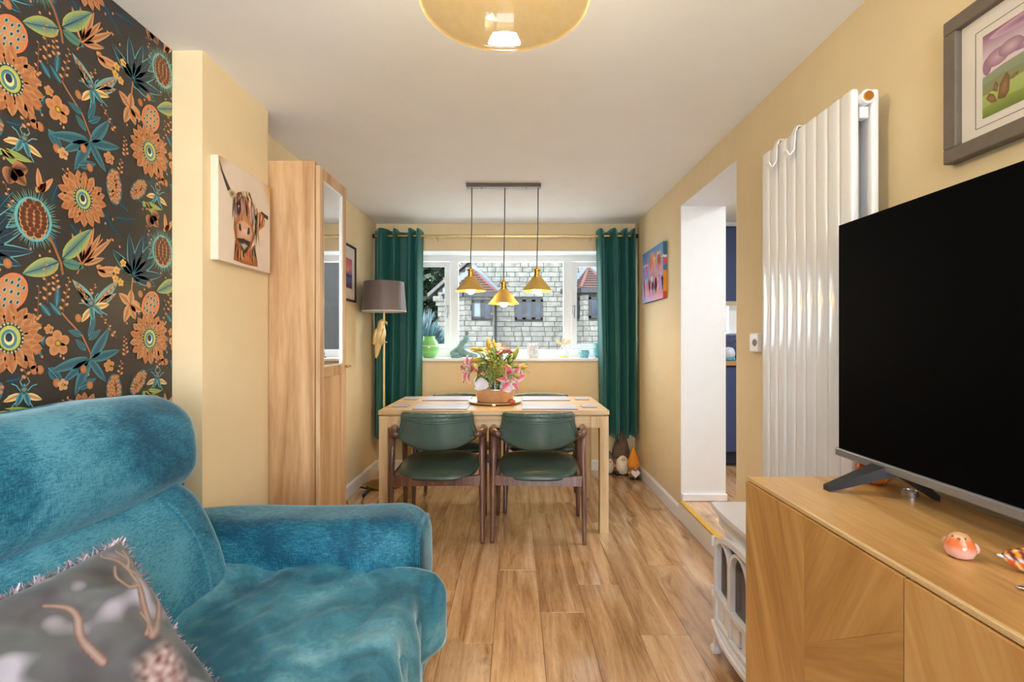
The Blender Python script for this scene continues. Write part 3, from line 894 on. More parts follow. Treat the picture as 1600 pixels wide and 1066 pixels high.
for (y0, y1, z0, z1) in ((BY0 + 0.002, BY0 + 0.052, DZ0, DZ1), (BY1 - 0.052, BY1 - 0.002, DZ0, DZ1), (BY0 + 0.052, BY1 - 0.052, DZ1 - 0.055, DZ1), (BY0 + 0.052, BY1 - 0.052, 1.035, 1.088), (BY0 + 0.052, BY1 - 0.052, DZ0, DZ0 + 0.055)):
    d.rbox(DX0, DX1, y0, y1, z0, z1, 0.002)
door = build('door', d, M_bk, bc)
M_alu = pm('pale_silver_bead', S(226, 226, 226), 0.3, 0.2)
bd = MB()
y0, y1, z0, z1 = BY0 + 0.052, BY1 - 0.052, 1.088, DZ1 - 0.055
for (a, b_, c, e) in ((y0, y0 + 0.007, z0, z1), (y1 - 0.007, y1, z0, z1), (y0, y1, z0, z0 + 0.007), (y0, y1, z1 - 0.007, z1)): bd.box(DX1 - 0.012, DX1 - 0.002, a, b_, c, e)
build('glazing_bead', bd, M_alu, door)
build('pane', MB().box(DX1 - 0.014, DX1 - 0.010, y0, y1, z0, z1), pane('cabinet_glass', (0.92, 0.95, 0.94), refl=5.5), door)
build('lower_panel', MB().rbox(DX0 + 0.004, DX1 - 0.007, BY0 + 0.05, BY1 - 0.05, DZ0 + 0.05, 1.038, 0.001), M_bk, door)
hk = MB(); hk.tube([(DX1 - 0.002, BY1 - 0.022, 1.075), (DX1 + 0.022, BY1 - 0.022, 1.075)], [0.005, 0.008], 10); hk.rbox(DX1 + 0.015, DX1 + 0.024, BY1 - 0.034, BY1 + 0.012, 1.069, 1.081, 0.003)
build('handle', hk, pm('brushed_brass', S(190, 150, 86), 0.3, 1.0), door)

# ------------------------------------------------------------------ sofa
def velvet(name, hi, mid, lo, pattern=1.0):
    if name in MATS: return MATS[name]
    m = bpy.data.materials.new(name); nt, b = nodes_of(m)
    v = coords(nt)
    n1 = noise_node(nt, v, 3.0, 5, 0.6, 0.7)
    n2 = noise_node(nt, coords(nt, scale=(60, 60, 420)), 1.0, 2, 0.5)
    n3 = noise_node(nt, coords(nt, scale=(420, 420, 60)), 1.0, 2, 0.5)
    ad = nt.nodes.new('ShaderNodeMath'); ad.operation = 'ADD'; link(nt, n2, ad.inputs[0]); link(nt, n3, ad.inputs[1])
    ma = nt.nodes.new('ShaderNodeMath'); ma.operation = 'MULTIPLY_ADD'; ma.inputs[1].default_value = 0.35 * pattern; ma.inputs[2].default_value = -0.35 * pattern
    link(nt, ad.outputs[0], ma.inputs[0])
    sm = nt.nodes.new('ShaderNodeMath'); sm.operation = 'ADD'; link(nt, ma.outputs[0], sm.inputs[0]); link(nt, n1, sm.inputs[1])
    c = ramp(nt, sm.outputs[0], [(0.36, lo), (0.50, mid), (0.66, hi)])
    link(nt, c, b.inputs['Base Color'])
    b.inputs['Roughness'].default_value = 0.62
    b.inputs['Specular IOR Level'].default_value = 0.25
    b.inputs['Sheen Weight'].default_value = 0.85; b.inputs['Sheen Roughness'].default_value = 0.32
    b.inputs['Sheen Tint'].default_value = (*S(185, 215, 225), 1)
    bump(nt, b, ad.outputs[0], 0.25, 0.001)
    MATS[name] = m
    return m
M_velvet = velvet('teal_velvet', S(80, 142, 160), S(32, 104, 127), S(10, 66, 90))
M_throw = velvet('teal_fleece_throw', S(118, 164, 174), S(62, 122, 138), S(28, 84, 102), 0.35)
def wr(p, amp, sc, seed=0.0):
    return noise.noise(Vector((p.x * sc + seed, p.y * sc, p.z * sc + seed))) * amp
sofa = thing('sofa', 'teal velvet recliner sofa against the floral wallpaper', 'sofa', (-0.8, 0.55, 0))
SY1, SYA = 1.80, 1.525
build('base', MB().rbox(-1.26, -0.335, -0.62, SY1 - 0.05, 0.03, 0.36, 0.03, 2), M_velvet, sofa, smooth=True)
# far arm: fat roll-topped block with soft front panel
def arm_fn(p):
    q = Vector(p)
    t = (q.z - 0.05) / 0.62
    q.x += wr(p, 0.012, 5, 1.0)
    q.y += wr(p, 0.012, 4, 2.0) - 0.018 * sin(pi * min(1, max(0, (q.x + 1.0) / 0.72))) * (1 if q.y < 1.66 else -0.6) * (q.z > 0.35)
    q.z += wr(p, 0.010, 5, 3.0) + 0.012 * (q.x + 0.75)
    return q
build('arm', MB().rbox(-1.20, -0.292, SYA, SY1, 0.05, 0.640, 0.095, 5, sub=(14, 3, 8), fn=arm_fn), M_velvet, sofa, smooth=True)
g = MB(); 
ya, yb_, zt_, rc = SYA + 0.034, SY1 - 0.034, 0.612, 0.062
pp = [(-0.309, ya, 0.09)] + [(-0.309, ya + rc - rc * cos(a), zt_ - rc + rc * sin(a)) for a in [pi / 2 * k / 6 for k in range(7)]] + [(-0.309, yb_ - rc + rc * sin(a), zt_ - rc + rc * cos(a)) for a in [pi / 2 * k / 6 for k in range(7)]] + [(-0.309, yb_, 0.09)]
g.tube(pp, 0.0065, 8)
build('arm_piping', g, M_velvet, sofa, smooth=True)
build('arm', MB().rbox(-1.20, -0.285, -0.70, -0.43, 0.05, 0.655, 0.095, 5, sub=(8, 3, 6)), M_velvet, sofa, smooth=True)
# front rail below the seat
build('front_panel', MB().rbox(-0.36, -0.283, -0.43, SYA + 0.01, 0.06, 0.40, 0.03, 3, sub=(1, 8, 2), fn=lambda p: Vector((p.x + wr(p, 0.008, 5, 9), p.y, p.z))), M_velvet, sofa, smooth=True)
# seat cushions
def seat_fn(p):
    q = Vector(p)
    q.z += wr(p, 0.018, 4, 5.0) + (0.015 if q.z > 0.4 else 0) * sin(pi * min(1, max(0, (q.x + 1.0) / 0.7)))
    return q
for (y0, y1) in ((0.555, SYA + 0.005), (-0.44, 0.545)):
    build('seat_cushion', MB().rbox(-0.98, -0.268, y0, y1, 0.30, 0.462, 0.055, 4, sub=(10, 10, 2), fn=seat_fn), M_velvet, sofa, smooth=True)
# backs: lower cushion and head roll per seat
def lower_fn(p):
    q = Vector(p)
    t = (q.z - 0.42) / 0.36
    q.x += -0.14 * t + 0.035 * sin(pi * max(0, min(1, t))) + wr(p, 0.016, 4, 7.0)
    q.z += wr(p, 0.014, 5, 8.0)
    return q
def head_fn(p):
    q = Vector(p)
    t = (q.z - 0.76) / 0.29
    if q.x > -1.15: q.x += 0.035 * sin(pi * max(0, min(1, t))) - 0.045 * t
    q.x += wr(p, 0.012, 4, 11.0); q.z += wr(p, 0.014, 3.5, 12.0); q.y += wr(p, 0.012, 4, 13)
    return q
for (y0, y1) in ((0.56, 1.0), (-0.44, 0.0)):
    pass
for (y0, y1) in ((0.565, SYA + 0.02), (-0.44, 0.545)):
    lo = build('lower_back', MB().rbox(-1.20, -0.85, y0, y1, 0.40, 0.80, 0.085, 5, sub=(4, 12, 6), fn=lower_fn), M_velvet, sofa, smooth=True)
    seam = MB()
    yy = y1 - 0.155
    pts = []
    for k in range(14):
        z = 0.475 + (0.755 - 0.475) * k / 13
        q = lower_fn(Vector((-0.85, yy, z)))
        rr = max(0, z - 0.715); q.x -= (0.085 - sqrt(max(0, 0.085 ** 2 - rr ** 2))) 
        pts.append((q.x + 0.0015, q.y + 0.02 * sin(pi * k / 13) , q.z))
    seam.tube(pts, 0.0045, 8)
    build('seam', seam, M_velvet, lo, smooth=True)
    build('headrest', MB().rbox(-1.262, -1.005, y0 - 0.005, y1 + 0.055, 0.745, 1.048, 0.09, 6, sub=(3, 14, 3), fn=head_fn), M_velvet, sofa, smooth=True)
build('back_frame', MB().rbox(-1.272, -1.16, -0.68, SY1 - 0.05, 0.05, 0.90, 0.03, 2), M_velvet, sofa, smooth=True)

# throw over the seat
def throw(u, v):
    # u along depth (near -> far), v from back (0) to front, then over the edge
    y = 0.50 + 1.02 * u
    xs = -0.93 + 0.74 * v
    edge = -0.300
    cr = noise.noise(Vector((u * 5 + 1.7, v * 4, 3.0)))
    fold = 0.007 * sin(16 * (v + 0.55 * u) + 4 * noise.noise(Vector((u * 3, v * 3, 0)))) * (0.35 + 0.65 * v) + 0.014 * cr * abs(cr) + 0.010 * noise.noise(Vector((u * 8, v * 9, 2.0))) + 0.006 * noise.noise(Vector((u * 19, v * 19, 5.0)))
    base = 0.490 + 0.012 * sin(pi * min(1, max(0, (xs + 1.0) / 0.7)))
    if u > 0.80: base += 0.030 * ((u - 0.80) / 0.20) ** 2 * (0.6 + 0.4 * sin(17 * v))
    if xs < edge:
        x, z = xs, base + fold
    else:
        d = xs - edge
        q = min(1, d / 0.05)
        x = edge + 0.030 * (1 - exp(-d / 0.025)) + 0.016 * sin(34 * u + 6 * d) * q
        z = base + fold * (1 - 0.6 * q) - (1.25 * d + 1.0 * max(0, d - 0.03)) * (0.5 + 0.5 * u)
        if u > 0.84:
            k = (u - 0.84) / 0.16
            x += 0.05 * k * q * (0.7 + 0.3 * sin(40 * u)); z += 0.035 * k * q
    return Vector((x, y, z))
tm = MB(); tm.grid(throw, 90, 90)
th = build('throw_blanket', tm, M_throw, smooth=True)
sm = th.modifiers.new('thickness', 'SOLIDIFY'); sm.thickness = 0.008; sm.offset = 1
tag(th, 'soft teal fleece throw spread over the sofa seat', 'blanket')

# stag cushion with fluffy trim
CW = 0.212
antlers = [  # in cushion space (-1..1), polyline + width
    ([(0.58, -0.04), (0.70, 0.02), (0.82, 0.12), (0.91, 0.30), (0.90, 0.50), (0.84, 0.60)], 0.036), ([(0.58, -0.04), (0.68, 0.16), (0.73, 0.36), (0.79, 0.52), (0.81, 0.68)], 0.034),
    ([(0.75, 0.44), (0.66, 0.46), (0.64, 0.60), (0.70, 0.72)], 0.022), ([(0.80, 0.64), (0.76, 0.76), (0.70, 0.88), (0.72, 0.93)], 0.022), ([(0.81, 0.66), (0.88, 0.74), (0.90, 0.86)], 0.024),
    ([(0.88, 0.74), (0.84, 0.84), (0.84, 0.90)], 0.018), ([(0.55, 0.00), (0.63, 0.08), (0.64, 0.20)], 0.020), ([(0.86, 0.58), (0.80, 0.66)], 0.02),
    ([(0.20, 0.00), (0.16, 0.25), (0.22, 0.44), (0.20, 0.56), (0.10, 0.66)], 0.034)]
def curve2(P, n=5):
    out = []
    for i in range(len(P) - 1):
        p0, p1, p2, p3 = P[max(0, i - 1)], P[i], P[i + 1], P[min(len(P) - 1, i + 2)]
        for k in range(n):
            t = k / n
            out.append(tuple(0.5 * (2 * p1[q] + (p2[q] - p0[q]) * t + (2 * p0[q] - 5 * p1[q] + 4 * p2[q] - p3[q]) * t * t + (3 * p1[q] - p0[q] - 3 * p2[q] + p3[q]) * t ** 3) for q in (0, 1)))
    return out + [P[-1]]
antlers = [(curve2(p), w) for p, w in antlers]
antler_box = [(min(q[0] for q in p) - 0.06, max(q[0] for q in p) + 0.06, min(q[1] for q in p) - 0.06, max(q[1] for q in p) + 0.06) for p, w in antlers]
def seg_d(p, a, b):
    ax, ay = a; bx, by = b; px, py = p
    dx, dy = bx - ax, by - ay; t = max(0, min(1, ((px - ax) * dx + (py - ay) * dy) / (dx * dx + dy * dy + 1e-9)))
    return sqrt((px - ax - dx * t) ** 2 + (py - ay - dy * t) ** 2)
def cush_col(x, y):
    n = noise.noise(Vector((x * 2.7, y * 2.7, 3.1))); n2 = noise.noise(Vector((x * 4.2 + 4, y * 4.2, 7.7))); n3 = noise.noise(Vector((x * 1.3 - 2, y * 1.3, 9.0)))
    c = mixc(S(74, 78, 74), S(98, 94, 102), min(1, max(0, 0.5 + n)))
    c = mixc(c, S(176, 168, 180), min(1, max(0, (n2 - 0.12) * 2.6)))
    c = mixc(c, S(70, 86, 60), min(1, max(0, (n3 - 0.15) * 2.2)))
    c = mixc(c, S(52, 50, 54), min(1, max(0, (-n2 - 0.22) * 2.4)))
    if y < -0.10 and 0.30 < x < 0.72:       # head fur at the lower edge
        k = min(1, (-0.10 - y) * 7) * min(1, (x - 0.30) * 8) * min(1, (0.72 - x) * 8)
        f = noise.noise(Vector((x * 18, y * 18, 1)))
        c = mixc(c, mixc(S(120, 78, 70), S(202, 176, 170), 0.5 + 0.9 * f), k)
    best = 9
    for (path, w), bx_ in zip(antlers, antler_box):
        if not (bx_[0] < x < bx_[1] and bx_[2] < y < bx_[3]): continue
        L_ = len(path)
        for i in range(L_ - 1):
            d_ = seg_d((x, y), path[i], path[i + 1]) / (w * (1 - 0.45 * i / L_))
            if d_ < best: best = d_
    if best < 1.0:
        c = mixc(S(176, 150, 138), S(116, 72, 58), min(1, best * 0.9 + 0.25 * noise.noise(Vector((x * 9, y * 9, 0)))))
    elif best < 1.35:
        c = mixc(S(110, 72, 60), c, (best - 1.0) / 0.35)
    return tuple(q * 0.72 for q in c)
cm = MB(); NC = 210
def cush(side):
    def f(a, b_):
        x, y = 2 * a - 1, 2 * b_ - 1
        e = (1 - x ** 4) * (1 - y ** 4)
        z = side * (0.075 * max(0, e) ** 0.55)
        pin = 1 - 0.07 * (1 - abs(x) ** 2) * abs(y) ** 3; pin2 = 1 - 0.07 * (1 - abs(y) ** 2) * abs(x) ** 3
        if side > 0:
            z += 0.011 * noise.noise(Vector((x * 2.6 + 1.4 * y, y * 1.5, 4.0))) * max(0, e) ** 0.5 + 0.008 * sin(8 * (x * 0.8 + y) + 3 * noise.noise(Vector((x * 2, y * 2, 1)))) * max(0, e) ** 0.5 * max(0, min(1, (x - y * 0.2)))
        return Vector((x * CW * pin2, y * CW * pin, z))
    return f
cm.grid(cush(1), NC, NC, lambda a, b_, p: cush_col(2 * a - 1, 2 * b_ - 1))
cm.grid(cush(-1), 30, 30, lambda a, b_, p: S(90, 86, 92))
cu = thing('scatter_cushion', 'grey stag print cushion with fluffy mauve trim on the sofa', 'cushion', (-0.86, 0.80, 0.49))
# cushion orientation: local x right, y up, z out of the print
def orth(M):
    z = Vector((M[0][2], M[1][2], M[2][2])).normalized(); y = Vector((M[0][1], M[1][1], M[2][1])); y = (y - z * y.dot(z)).normalized(); x = y.cross(z)
    return Matrix(((x.x, y.x, z.x), (x.y, y.y, z.y), (x.z, y.z, z.z)))
CPOS = Vector((-0.772, 0.825, 0.615))
CN = Vector((0.697, -0.256, 0.665)).normalized()
CY = Vector((-0.653, 0.148, 0.742))
CRM = orth(Matrix(((0, CY.x, CN.x), (0, CY.y, CN.y), (0, CY.z, CN.z))))
def place(mb): mb.v = [tuple(CPOS + CRM @ Vector(p)) for p in mb.v]; return mb
build('cover', place(cm), vcol('printed_velvet', 0.45, sheen=0.25, bmp=0.05), cu, smooth=True)
fr = MB(); rf = random.Random(5)
for k in range(1500):
    t = k / 1500 * 4; sd = int(t); q = (t - sd) * 2 - 1
    x, y = [(q, 1), (1, -q), (-q, -1), (-1, q)][sd]
    pn = 1 - 0.07 * (1 - q * q)
    if sd % 2 == 0: y *= pn
    else: x *= pn
    base = Vector((x * CW, y * CW, 0)); out = Vector(((0, 1, 0), (1, 0, 0), (0, -1, 0), (-1, 0, 0))[sd])
    d_ = (out * rf.uniform(0.5, 1.2) + Vector((rf.uniform(-.8, .8), rf.uniform(-.8, .8), rf.uniform(-1, 1)))).normalized()
    s_ = d_.cross(Vector((rf.random(), rf.random(), rf.random()))).normalized() * rf.uniform(0.0018, 0.0032)
    l_ = rf.uniform(0.010, 0.022)
    c = mixc(S(120, 92, 100), S(205, 190, 200), rf.random())
    fr.add([base - s_, base + s_, base + d_ * l_ + s_ * 0.3, base + d_ * l_ - s_ * 0.3], [(0, 1, 2, 3)], c)
fo = build('fluffy_trim', place(fr), vcol('mauve_trim', 0.8), cu, fix=False, kind='stuff')
fo['label'] = 'fluffy mauve grey trim'

# ------------------------------------------------------------------ television cabinet
CX0, CX1, CY0, CY1, CZ = 0.665, 1.068, -0.35, 1.423, 0.825
M_tv_top = wood('golden_oak_top', S(178, 126, 66), S(206, 156, 92), S(222, 178, 116), 'Y', 0.36, 1.0, rot=(0, 0, 0.03))
M_v1 = wood('golden_oak_chevron_down', S(184, 130, 66), S(208, 154, 88), S(222, 174, 108), 'Z', 0.4, 0.85, rot=(radians(22), 0, 0))
M_v2 = wood('golden_oak_chevron_up', S(178, 126, 64), S(204, 152, 86), S(220, 172, 106), 'Y', 0.4, 0.85, rot=(radians(30), 0, 0))
M_v3 = wood('golden_oak_chevron_steep', S(178, 124, 60), S(202, 148, 82), S(216, 166, 100), 'Z', 0.4, 0.85, rot=(radians(-28), 0, 0))
tvc = thing('tv_cabinet', 'golden oak sideboard with chevron veneer doors under the television', 'cabinet', ((CX0 + CX1) / 2, (CY0 + CY1) / 2, 0))
build('carcass', MB().rbox(CX0 + 0.022, CX1, CY0, CY1, 0.05, CZ - 0.004, 0.003), M_v1, tvc)
build('plinth', MB().box(CX0 + 0.05, CX1 - 0.02, CY0 + 0.03, CY1 - 0.03, 0.0, 0.052), M_v3, tvc)
build('top', MB().rbox(CX0 + 0.012, CX1, CY0, CY1, CZ - 0.012, CZ, 0.002), M_tv_top, tvc)
build('edge_lipping', MB().rbox(CX0 + 0.004, CX0 + 0.013, CY0, CY1, CZ - 0.010, CZ + 0.0005, 0.0015), wood('pale_lipping', S(196, 152, 98), S(220, 182, 128), S(232, 200, 150), 'Y', 0.4), tvc)
yd = CY1 - 0.002
DW = 0.5755
for k in range(3):
    y1 = yd - k * (DW + 0.003); y0 = y1 - DW; ym = (y0 + y1) / 2
    cdoor = build('door', MB().box(CX0 + 0.006, CX0 + 0.021, y0 + 0.001, y1 - 0.001, 0.056, CZ - 0.013), M_v1, tvc)
    zt, zb = CZ - 0.0135, 0.0555
    build('veneer_panel', MB().prism([(ym + 0.0005, zb), (y1, zb), (y1, zt), (ym + 0.0005, zt)], 'X', CX0, CX0 + 0.007), M_v1, cdoor)
    zc = 0.62
    build('veneer_panel', MB().prism([(y0, zb), (ym, zb), (ym, zc - 0.10), (y0, zc + 0.10)], 'X', CX0, CX0 + 0.007), M_v2, cdoor)
    build('veneer_panel', MB().prism([(ym, zc - 0.0995), (ym, zt), (y0, zt), (y0, zc + 0.1005)], 'X', CX0, CX0 + 0.007), M_v3, cdoor)

# television
M_black = pm('black_screen', S(3, 3, 4), 0.5, spec=0.03, var=0.0)
M_bez = pm('dark_plastic', S(34, 36, 40), 0.4)
M_silver = pm('silver_trim', S(150, 152, 156), 0.35, 0.6, var=0.02)
TVX, TVY1, TVZ0, TVZ1 = 0.92, 1.4025, 0.898, 1.546
TVY0 = TVY1 - 1.15
tv = thing('television', 'large black television standing on the oak sideboard', 'television', (TVX + 0.02, (TVY0 + TVY1) / 2, CZ))
build('casing', MB().rbox(TVX + 0.004, TVX + 0.05, TVY0, TVY1, TVZ0, TVZ1, 0.008), M_bez, tv)
build('screen', MB().box(TVX - 0.001, TVX + 0.006, TVY0 + 0.003, TVY1 - 0.003, TVZ0 + 0.014, TVZ1 - 0.002), M_black, tv)
build('bottom_trim', MB().rbox(TVX - 0.008, TVX + 0.03, TVY0, TVY1 + 0.004, TVZ0 - 0.006, TVZ0 + 0.0155, 0.003), M_silver, tv)
for yc in (TVY1 - 0.17, TVY0 + 0.17):
    sg = 1 if yc > 0.8 else -1
    for (tip, w0) in (((0.815, yc + sg * 0.058), 1), ((1.035, yc - sg * 0.02), 0)):
        fm = MB()
        top = Vector((TVX + 0.02, yc - sg * 0.01, TVZ0)); t_ = Vector((tip[0], tip[1], CZ))
        sdv = Vector((0, 0.017, 0)) 
        vs = []
        for (p, hw, hh) in ((top, 0.026, 0.026), (t_, 0.013, 0.013)):
            vs += [p + Vector((0, -hw, 0)), p + Vector((0, hw, 0)), p + Vector((0, hw, hh)), p + Vector((0, -hw, hh))]
        vs[0] -= Vector((0, 0, 0.008)); vs[1] -= Vector((0, 0, 0.008))
        fm.add(vs, [(0, 1, 2, 3), (7, 6, 5, 4), (0, 4, 5, 1), (1, 5, 6, 2), (2, 6, 7, 3), (3, 7, 4, 0)])
        build('foot', fm, M_bez, tv)

# ------------------------------------------------------------------ vertical radiator
M_rad = pm('white_enamel', S(238, 237, 239), 0.16, var=0.01, coat=0.3)
RY1, RP, RN, RZ0, RZ1 = 1.992, 0.0596, 9, 0.18, 1.965
rad = thing('radiator', 'tall white vertical tube radiator on the right wall', 'radiator', (1.05, RY1 - RP * RN / 2, RZ0))
def radtube(xc, y0, y1, z0, z1, th):
    mb = MB(); n = 28
    yc, hw = (y0 + y1) / 2, (y1 - y0) / 2
    def ring(z, k): return [(xc + th * k * (abs(sin(a)) ** 0.42) * (1 if sin(a) >= 0 else -1), yc + hw * k ** 0.3 * (abs(cos(a)) ** 0.6) * (1 if cos(a) >= 0 else -1), z) for a in [2 * pi * i / n for i in range(n)]]
    vs = []
    for (z, k) in ((z0, 0.75), (z0 + 0.006, 1.0), (z1 - 0.008, 1.0), (z1 - 0.002, 0.85), (z1, 0.5)): vs += ring(z, k)
    fs = [(r * n + k, r * n + (k + 1) % n, (r + 1) * n + (k + 1) % n, (r + 1) * n + k) for r in range(4) for k in range(n)]
    fs += [tuple(reversed(range(n))), tuple(range(4 * n, 5 * n))]
    mb.add(vs, fs)
    return mb
first = [None, None]
for row, xc in enumerate((1.008, 1.068)):
    for k in range(RN):
        y1 = RY1 - k * RP
        if first[row] is None:
            o = build('tube', radtube(xc, y1 - RP + 0.0035, y1, RZ0, RZ1, 0.0125), M_rad, rad, smooth=True); first[row] = o
        else:
            o = first[row].copy(); COL.objects.link(o); o.parent = rad; o.matrix_parent_inverse = world_of(rad).inverted(); o.location = (0, -k * RP, 0)
for z in (RZ1 - 0.028, RZ0 + 0.05):
    p = MB(); p.tube([(1.038, RY1 - RP * RN - 0.006, z), (1.038, RY1 - 0.01, z)], 0.021, 20)
    hp = build('header_pipe', p, M_rad, rad, auto=40)
    q = MB(); q.tube([(1.038, RY1 - RP * RN - 0.012, z), (1.038, RY1 - RP * RN - 0.004, z)], 0.0135, 18)
    build('end_cap', q, pm('copper_plug', S(214, 150, 66), 0.3, 0.9), hp, auto=40)
build('bracket', MB().rbox(1.025, 1.052, RY1 - RP * RN + 0.01, RY1 - RP * RN + 0.035, RZ1 - 0.085, RZ1 - 0.05, 0.003), M_rad, rad)
for z in (RZ1 - 0.12, RZ0 + 0.1): build('bracket', MB().rbox(1.06, XR - 0.001, RY1 - 0.3, RY1 - 0.27, z, z + 0.03, 0.003), M_rad, rad)
# over-top hooks
for i, y in enumerate((RY1 - 0.128, RY1 - 0.248)):
    h = MB()
    pts = [(1.088, y, RZ1 - 0.02), (1.08, y, RZ1 + 0.006), (0.995, y, RZ1 + 0.008), (0.986, y, RZ1 - 0.012), (0.982, y, RZ1 - 0.075), (0.966, y, RZ1 - 0.095), (0.955, y, RZ1 - 0.078)]
    for a, b_ in zip(pts[:-1], pts[1:]):
        va, vb = Vector(a), Vector(b_); d_ = (vb - va).normalized(); nn = Vector((-d_.z, 0, d_.x)) * 0.002; ww = Vector((0, 0.011, 0))
        va -= d_ * 0.001; vb += d_ * 0.001
        h.add([va - nn - ww, va - nn + ww, va + nn + ww, va + nn - ww, vb - nn - ww, vb - nn + ww, vb + nn + ww, vb + nn - ww], [(0, 1, 2, 3), (7, 6, 5, 4), (0, 4, 5, 1), (1, 5, 6, 2), (2, 6, 7, 3), (3, 7, 4, 0)])
    tag(build('towel_hook', h, M_white), 'white hook over radiator top, ' + ('farther one beside the doorway' if i == 0 else 'nearer one towards the television'), 'hook', 'hooks over the radiator')

# ------------------------------------------------------------------ stove heater
M_stove = pm('white_cast_iron', S(236, 236, 240), 0.32, var=0.02)
SX, SXB, SY0_, SY1_ = 0.792, 0.972, 1.465, 1.945
stv = thing('electric_stove', 'white cast-iron style stove with arched glass between cabinet and doorway', 'stove', ((SX + SXB) / 2, (SY0_ + SY1_) / 2, 0))
def bow(y, a=0.016): return a * (1 - ((y - (SY0_ + SY1_) / 2) / ((SY1_ - SY0_) / 2)) ** 2)
def slab(z0, z1, over, a=0.016, n=14):
    out = [(SX - over - bow(SY0_ + (SY1_ - SY0_) * k / n, a), SY0_ - over * 0.6 + (SY1_ - SY0_ + over * 1.2) * k / n) for k in range(n + 1)]
    out += [(SXB, SY1_ + over * 0.6), (SXB, SY0_ - over * 0.6)]
    return MB().prism(out, 'Z', z0, z1)
build('body', slab(0.125, 0.50, -0.03), M_stove, stv)
t_ = slab(0.560, 0.577, 0.016)
for (z0, z1, ov) in ((0.548, 0.561, 0.008), (0.538, 0.549, 0.000), (0.495, 0.539, -0.010)):
    s_ = slab(z0, z1, ov); t_.add(s_.v, s_.f)
build('top_plate', t_, M_stove, stv)
b_ = slab(0.098, 0.112, 0.016, 0.03)
for (z0, z1, ov) in ((0.112, 0.124, 0.008), (0.088, 0.098, 0.004)):
    s_ = slab(z0, z1, ov, 0.028); b_.add(s_.v, s_.f)
build('base_moulding', b_, M_stove, stv)
# front door frame with one wide arch
dz0, dzs, dza = 0.135, 0.43, 0.492
yc, hw = (SY0_ + SY1_) / 2, (SY1_ - SY0_) / 2 - 0.022
def archz(t): return dzs + (dza - dzs) * sqrt(max(0, 1 - t * t))
def arch_strip(ycn, h_w, zs, za, wd, x_in, x_out, z0, n=24):
    """arched band of width wd standing proud of the front"""
    mb = MB(); path = []
    path.append((ycn - h_w, z0)); path.append((ycn - h_w, zs))
    for k in range(1, n): 
        a = pi - pi * k / n; path.append((ycn + h_w * cos(a), zs + (za - zs) * sin(a)))
    path.append((ycn + h_w, zs)); path.append((ycn + h_w, z0))
    vs = []
    for i, (y, z) in enumerate(path):
        q0 = path[max(0, i - 1)]; q1 = path[min(len(path) - 1, i + 1)]
        dy, dz = q1[0] - q0[0], q1[1] - q0[1]; l = sqrt(dy * dy + dz * dz) or 1
        ny, nz = dz / l * wd / 2, -dy / l * wd / 2
        bx = bow(y)
        vs += [(x_out - bx, y - ny, z - nz), (x_out - bx, y + ny, z + nz), (x_in - bx, y + ny, z + nz), (x_in - bx, y - ny, z - nz)]
    fs = []
    for i in range(len(path) - 1):
        for k in range(4): fs.append((i * 4 + k, i * 4 + (k + 1) % 4, (i + 1) * 4 + (k + 1) % 4, (i + 1) * 4 + k))
    mb.add(vs, fs); return mb
df = arch_strip(yc, hw, 0.40, 0.488, 0.020, SX + 0.03, SX - 0.012, 0.13)
s_ = MB()
for (z0, z1) in ((0.130, 0.142), (0.225, 0.245)):
    n = 12
    for k in range(n):
        ya, yb = yc - hw + 2 * hw * k / n, yc - hw + 2 * hw * (k + 1) / n
        s_.box(SX - 0.010 - bow((ya + yb) / 2), SX + 0.03, ya, yb, z0, z1)
df.add(s_.v, s_.f)
sdoor = build('door', df, M_stove, stv)
pitch = 2 * hw / 3
for k in range(3):
    cy_ = yc - hw + pitch * (k + 0.5)
    ar = arch_strip(cy_, pitch / 2 - 0.006, 0.385, 0.455 if k != 1 else 0.466, 0.012, SX + 0.028, SX - 0.008, 0.235)
    build('arch_bar', ar, M_stove, sdoor)
for k in (1, 2):
    y = yc - hw + pitch * k
    build('mullion', MB().rbox(SX - 0.008 - bow(y), SX + 0.028, y - 0.009, y + 0.009, 0.14, 0.39, 0.002), M_stove, sdoor)
for k in range(6):
    y0 = yc - hw + 2 * hw * (k + 0.12) / 6; y1 = yc - hw + 2 * hw * (k + 0.88) / 6
    build('lower_panel', MB().rbox(SX + 0.001 - bow((y0 + y1) / 2), SX + 0.03, y0, y1, 0.146, 0.222, 0.004), M_stove, sdoor)
gl = MB()
gl.grid(lambda u, v: Vector((SX + 0.012 - bow(yc - hw + 2 * hw * u), yc - hw + 2 * hw * u, 0.235 + (archz(2 * u - 1) - 0.012 - 0.235) * v)), 16, 6)
build('pane', gl, pane('smoked_stove_glass', (0.55, 0.5, 0.48), refl=1.6), sdoor)
fb = MB(); fb.grid(lambda u, v: Vector((SX + 0.0295, yc - hw + 2 * hw * u, 0.235 + (archz(2 * u - 1) - 0.235) * v)), 12, 4)
build('firebox', fb, pm('dark_firebox', S(74, 56, 48), 0.7, var=0.3, scale=30), stv)
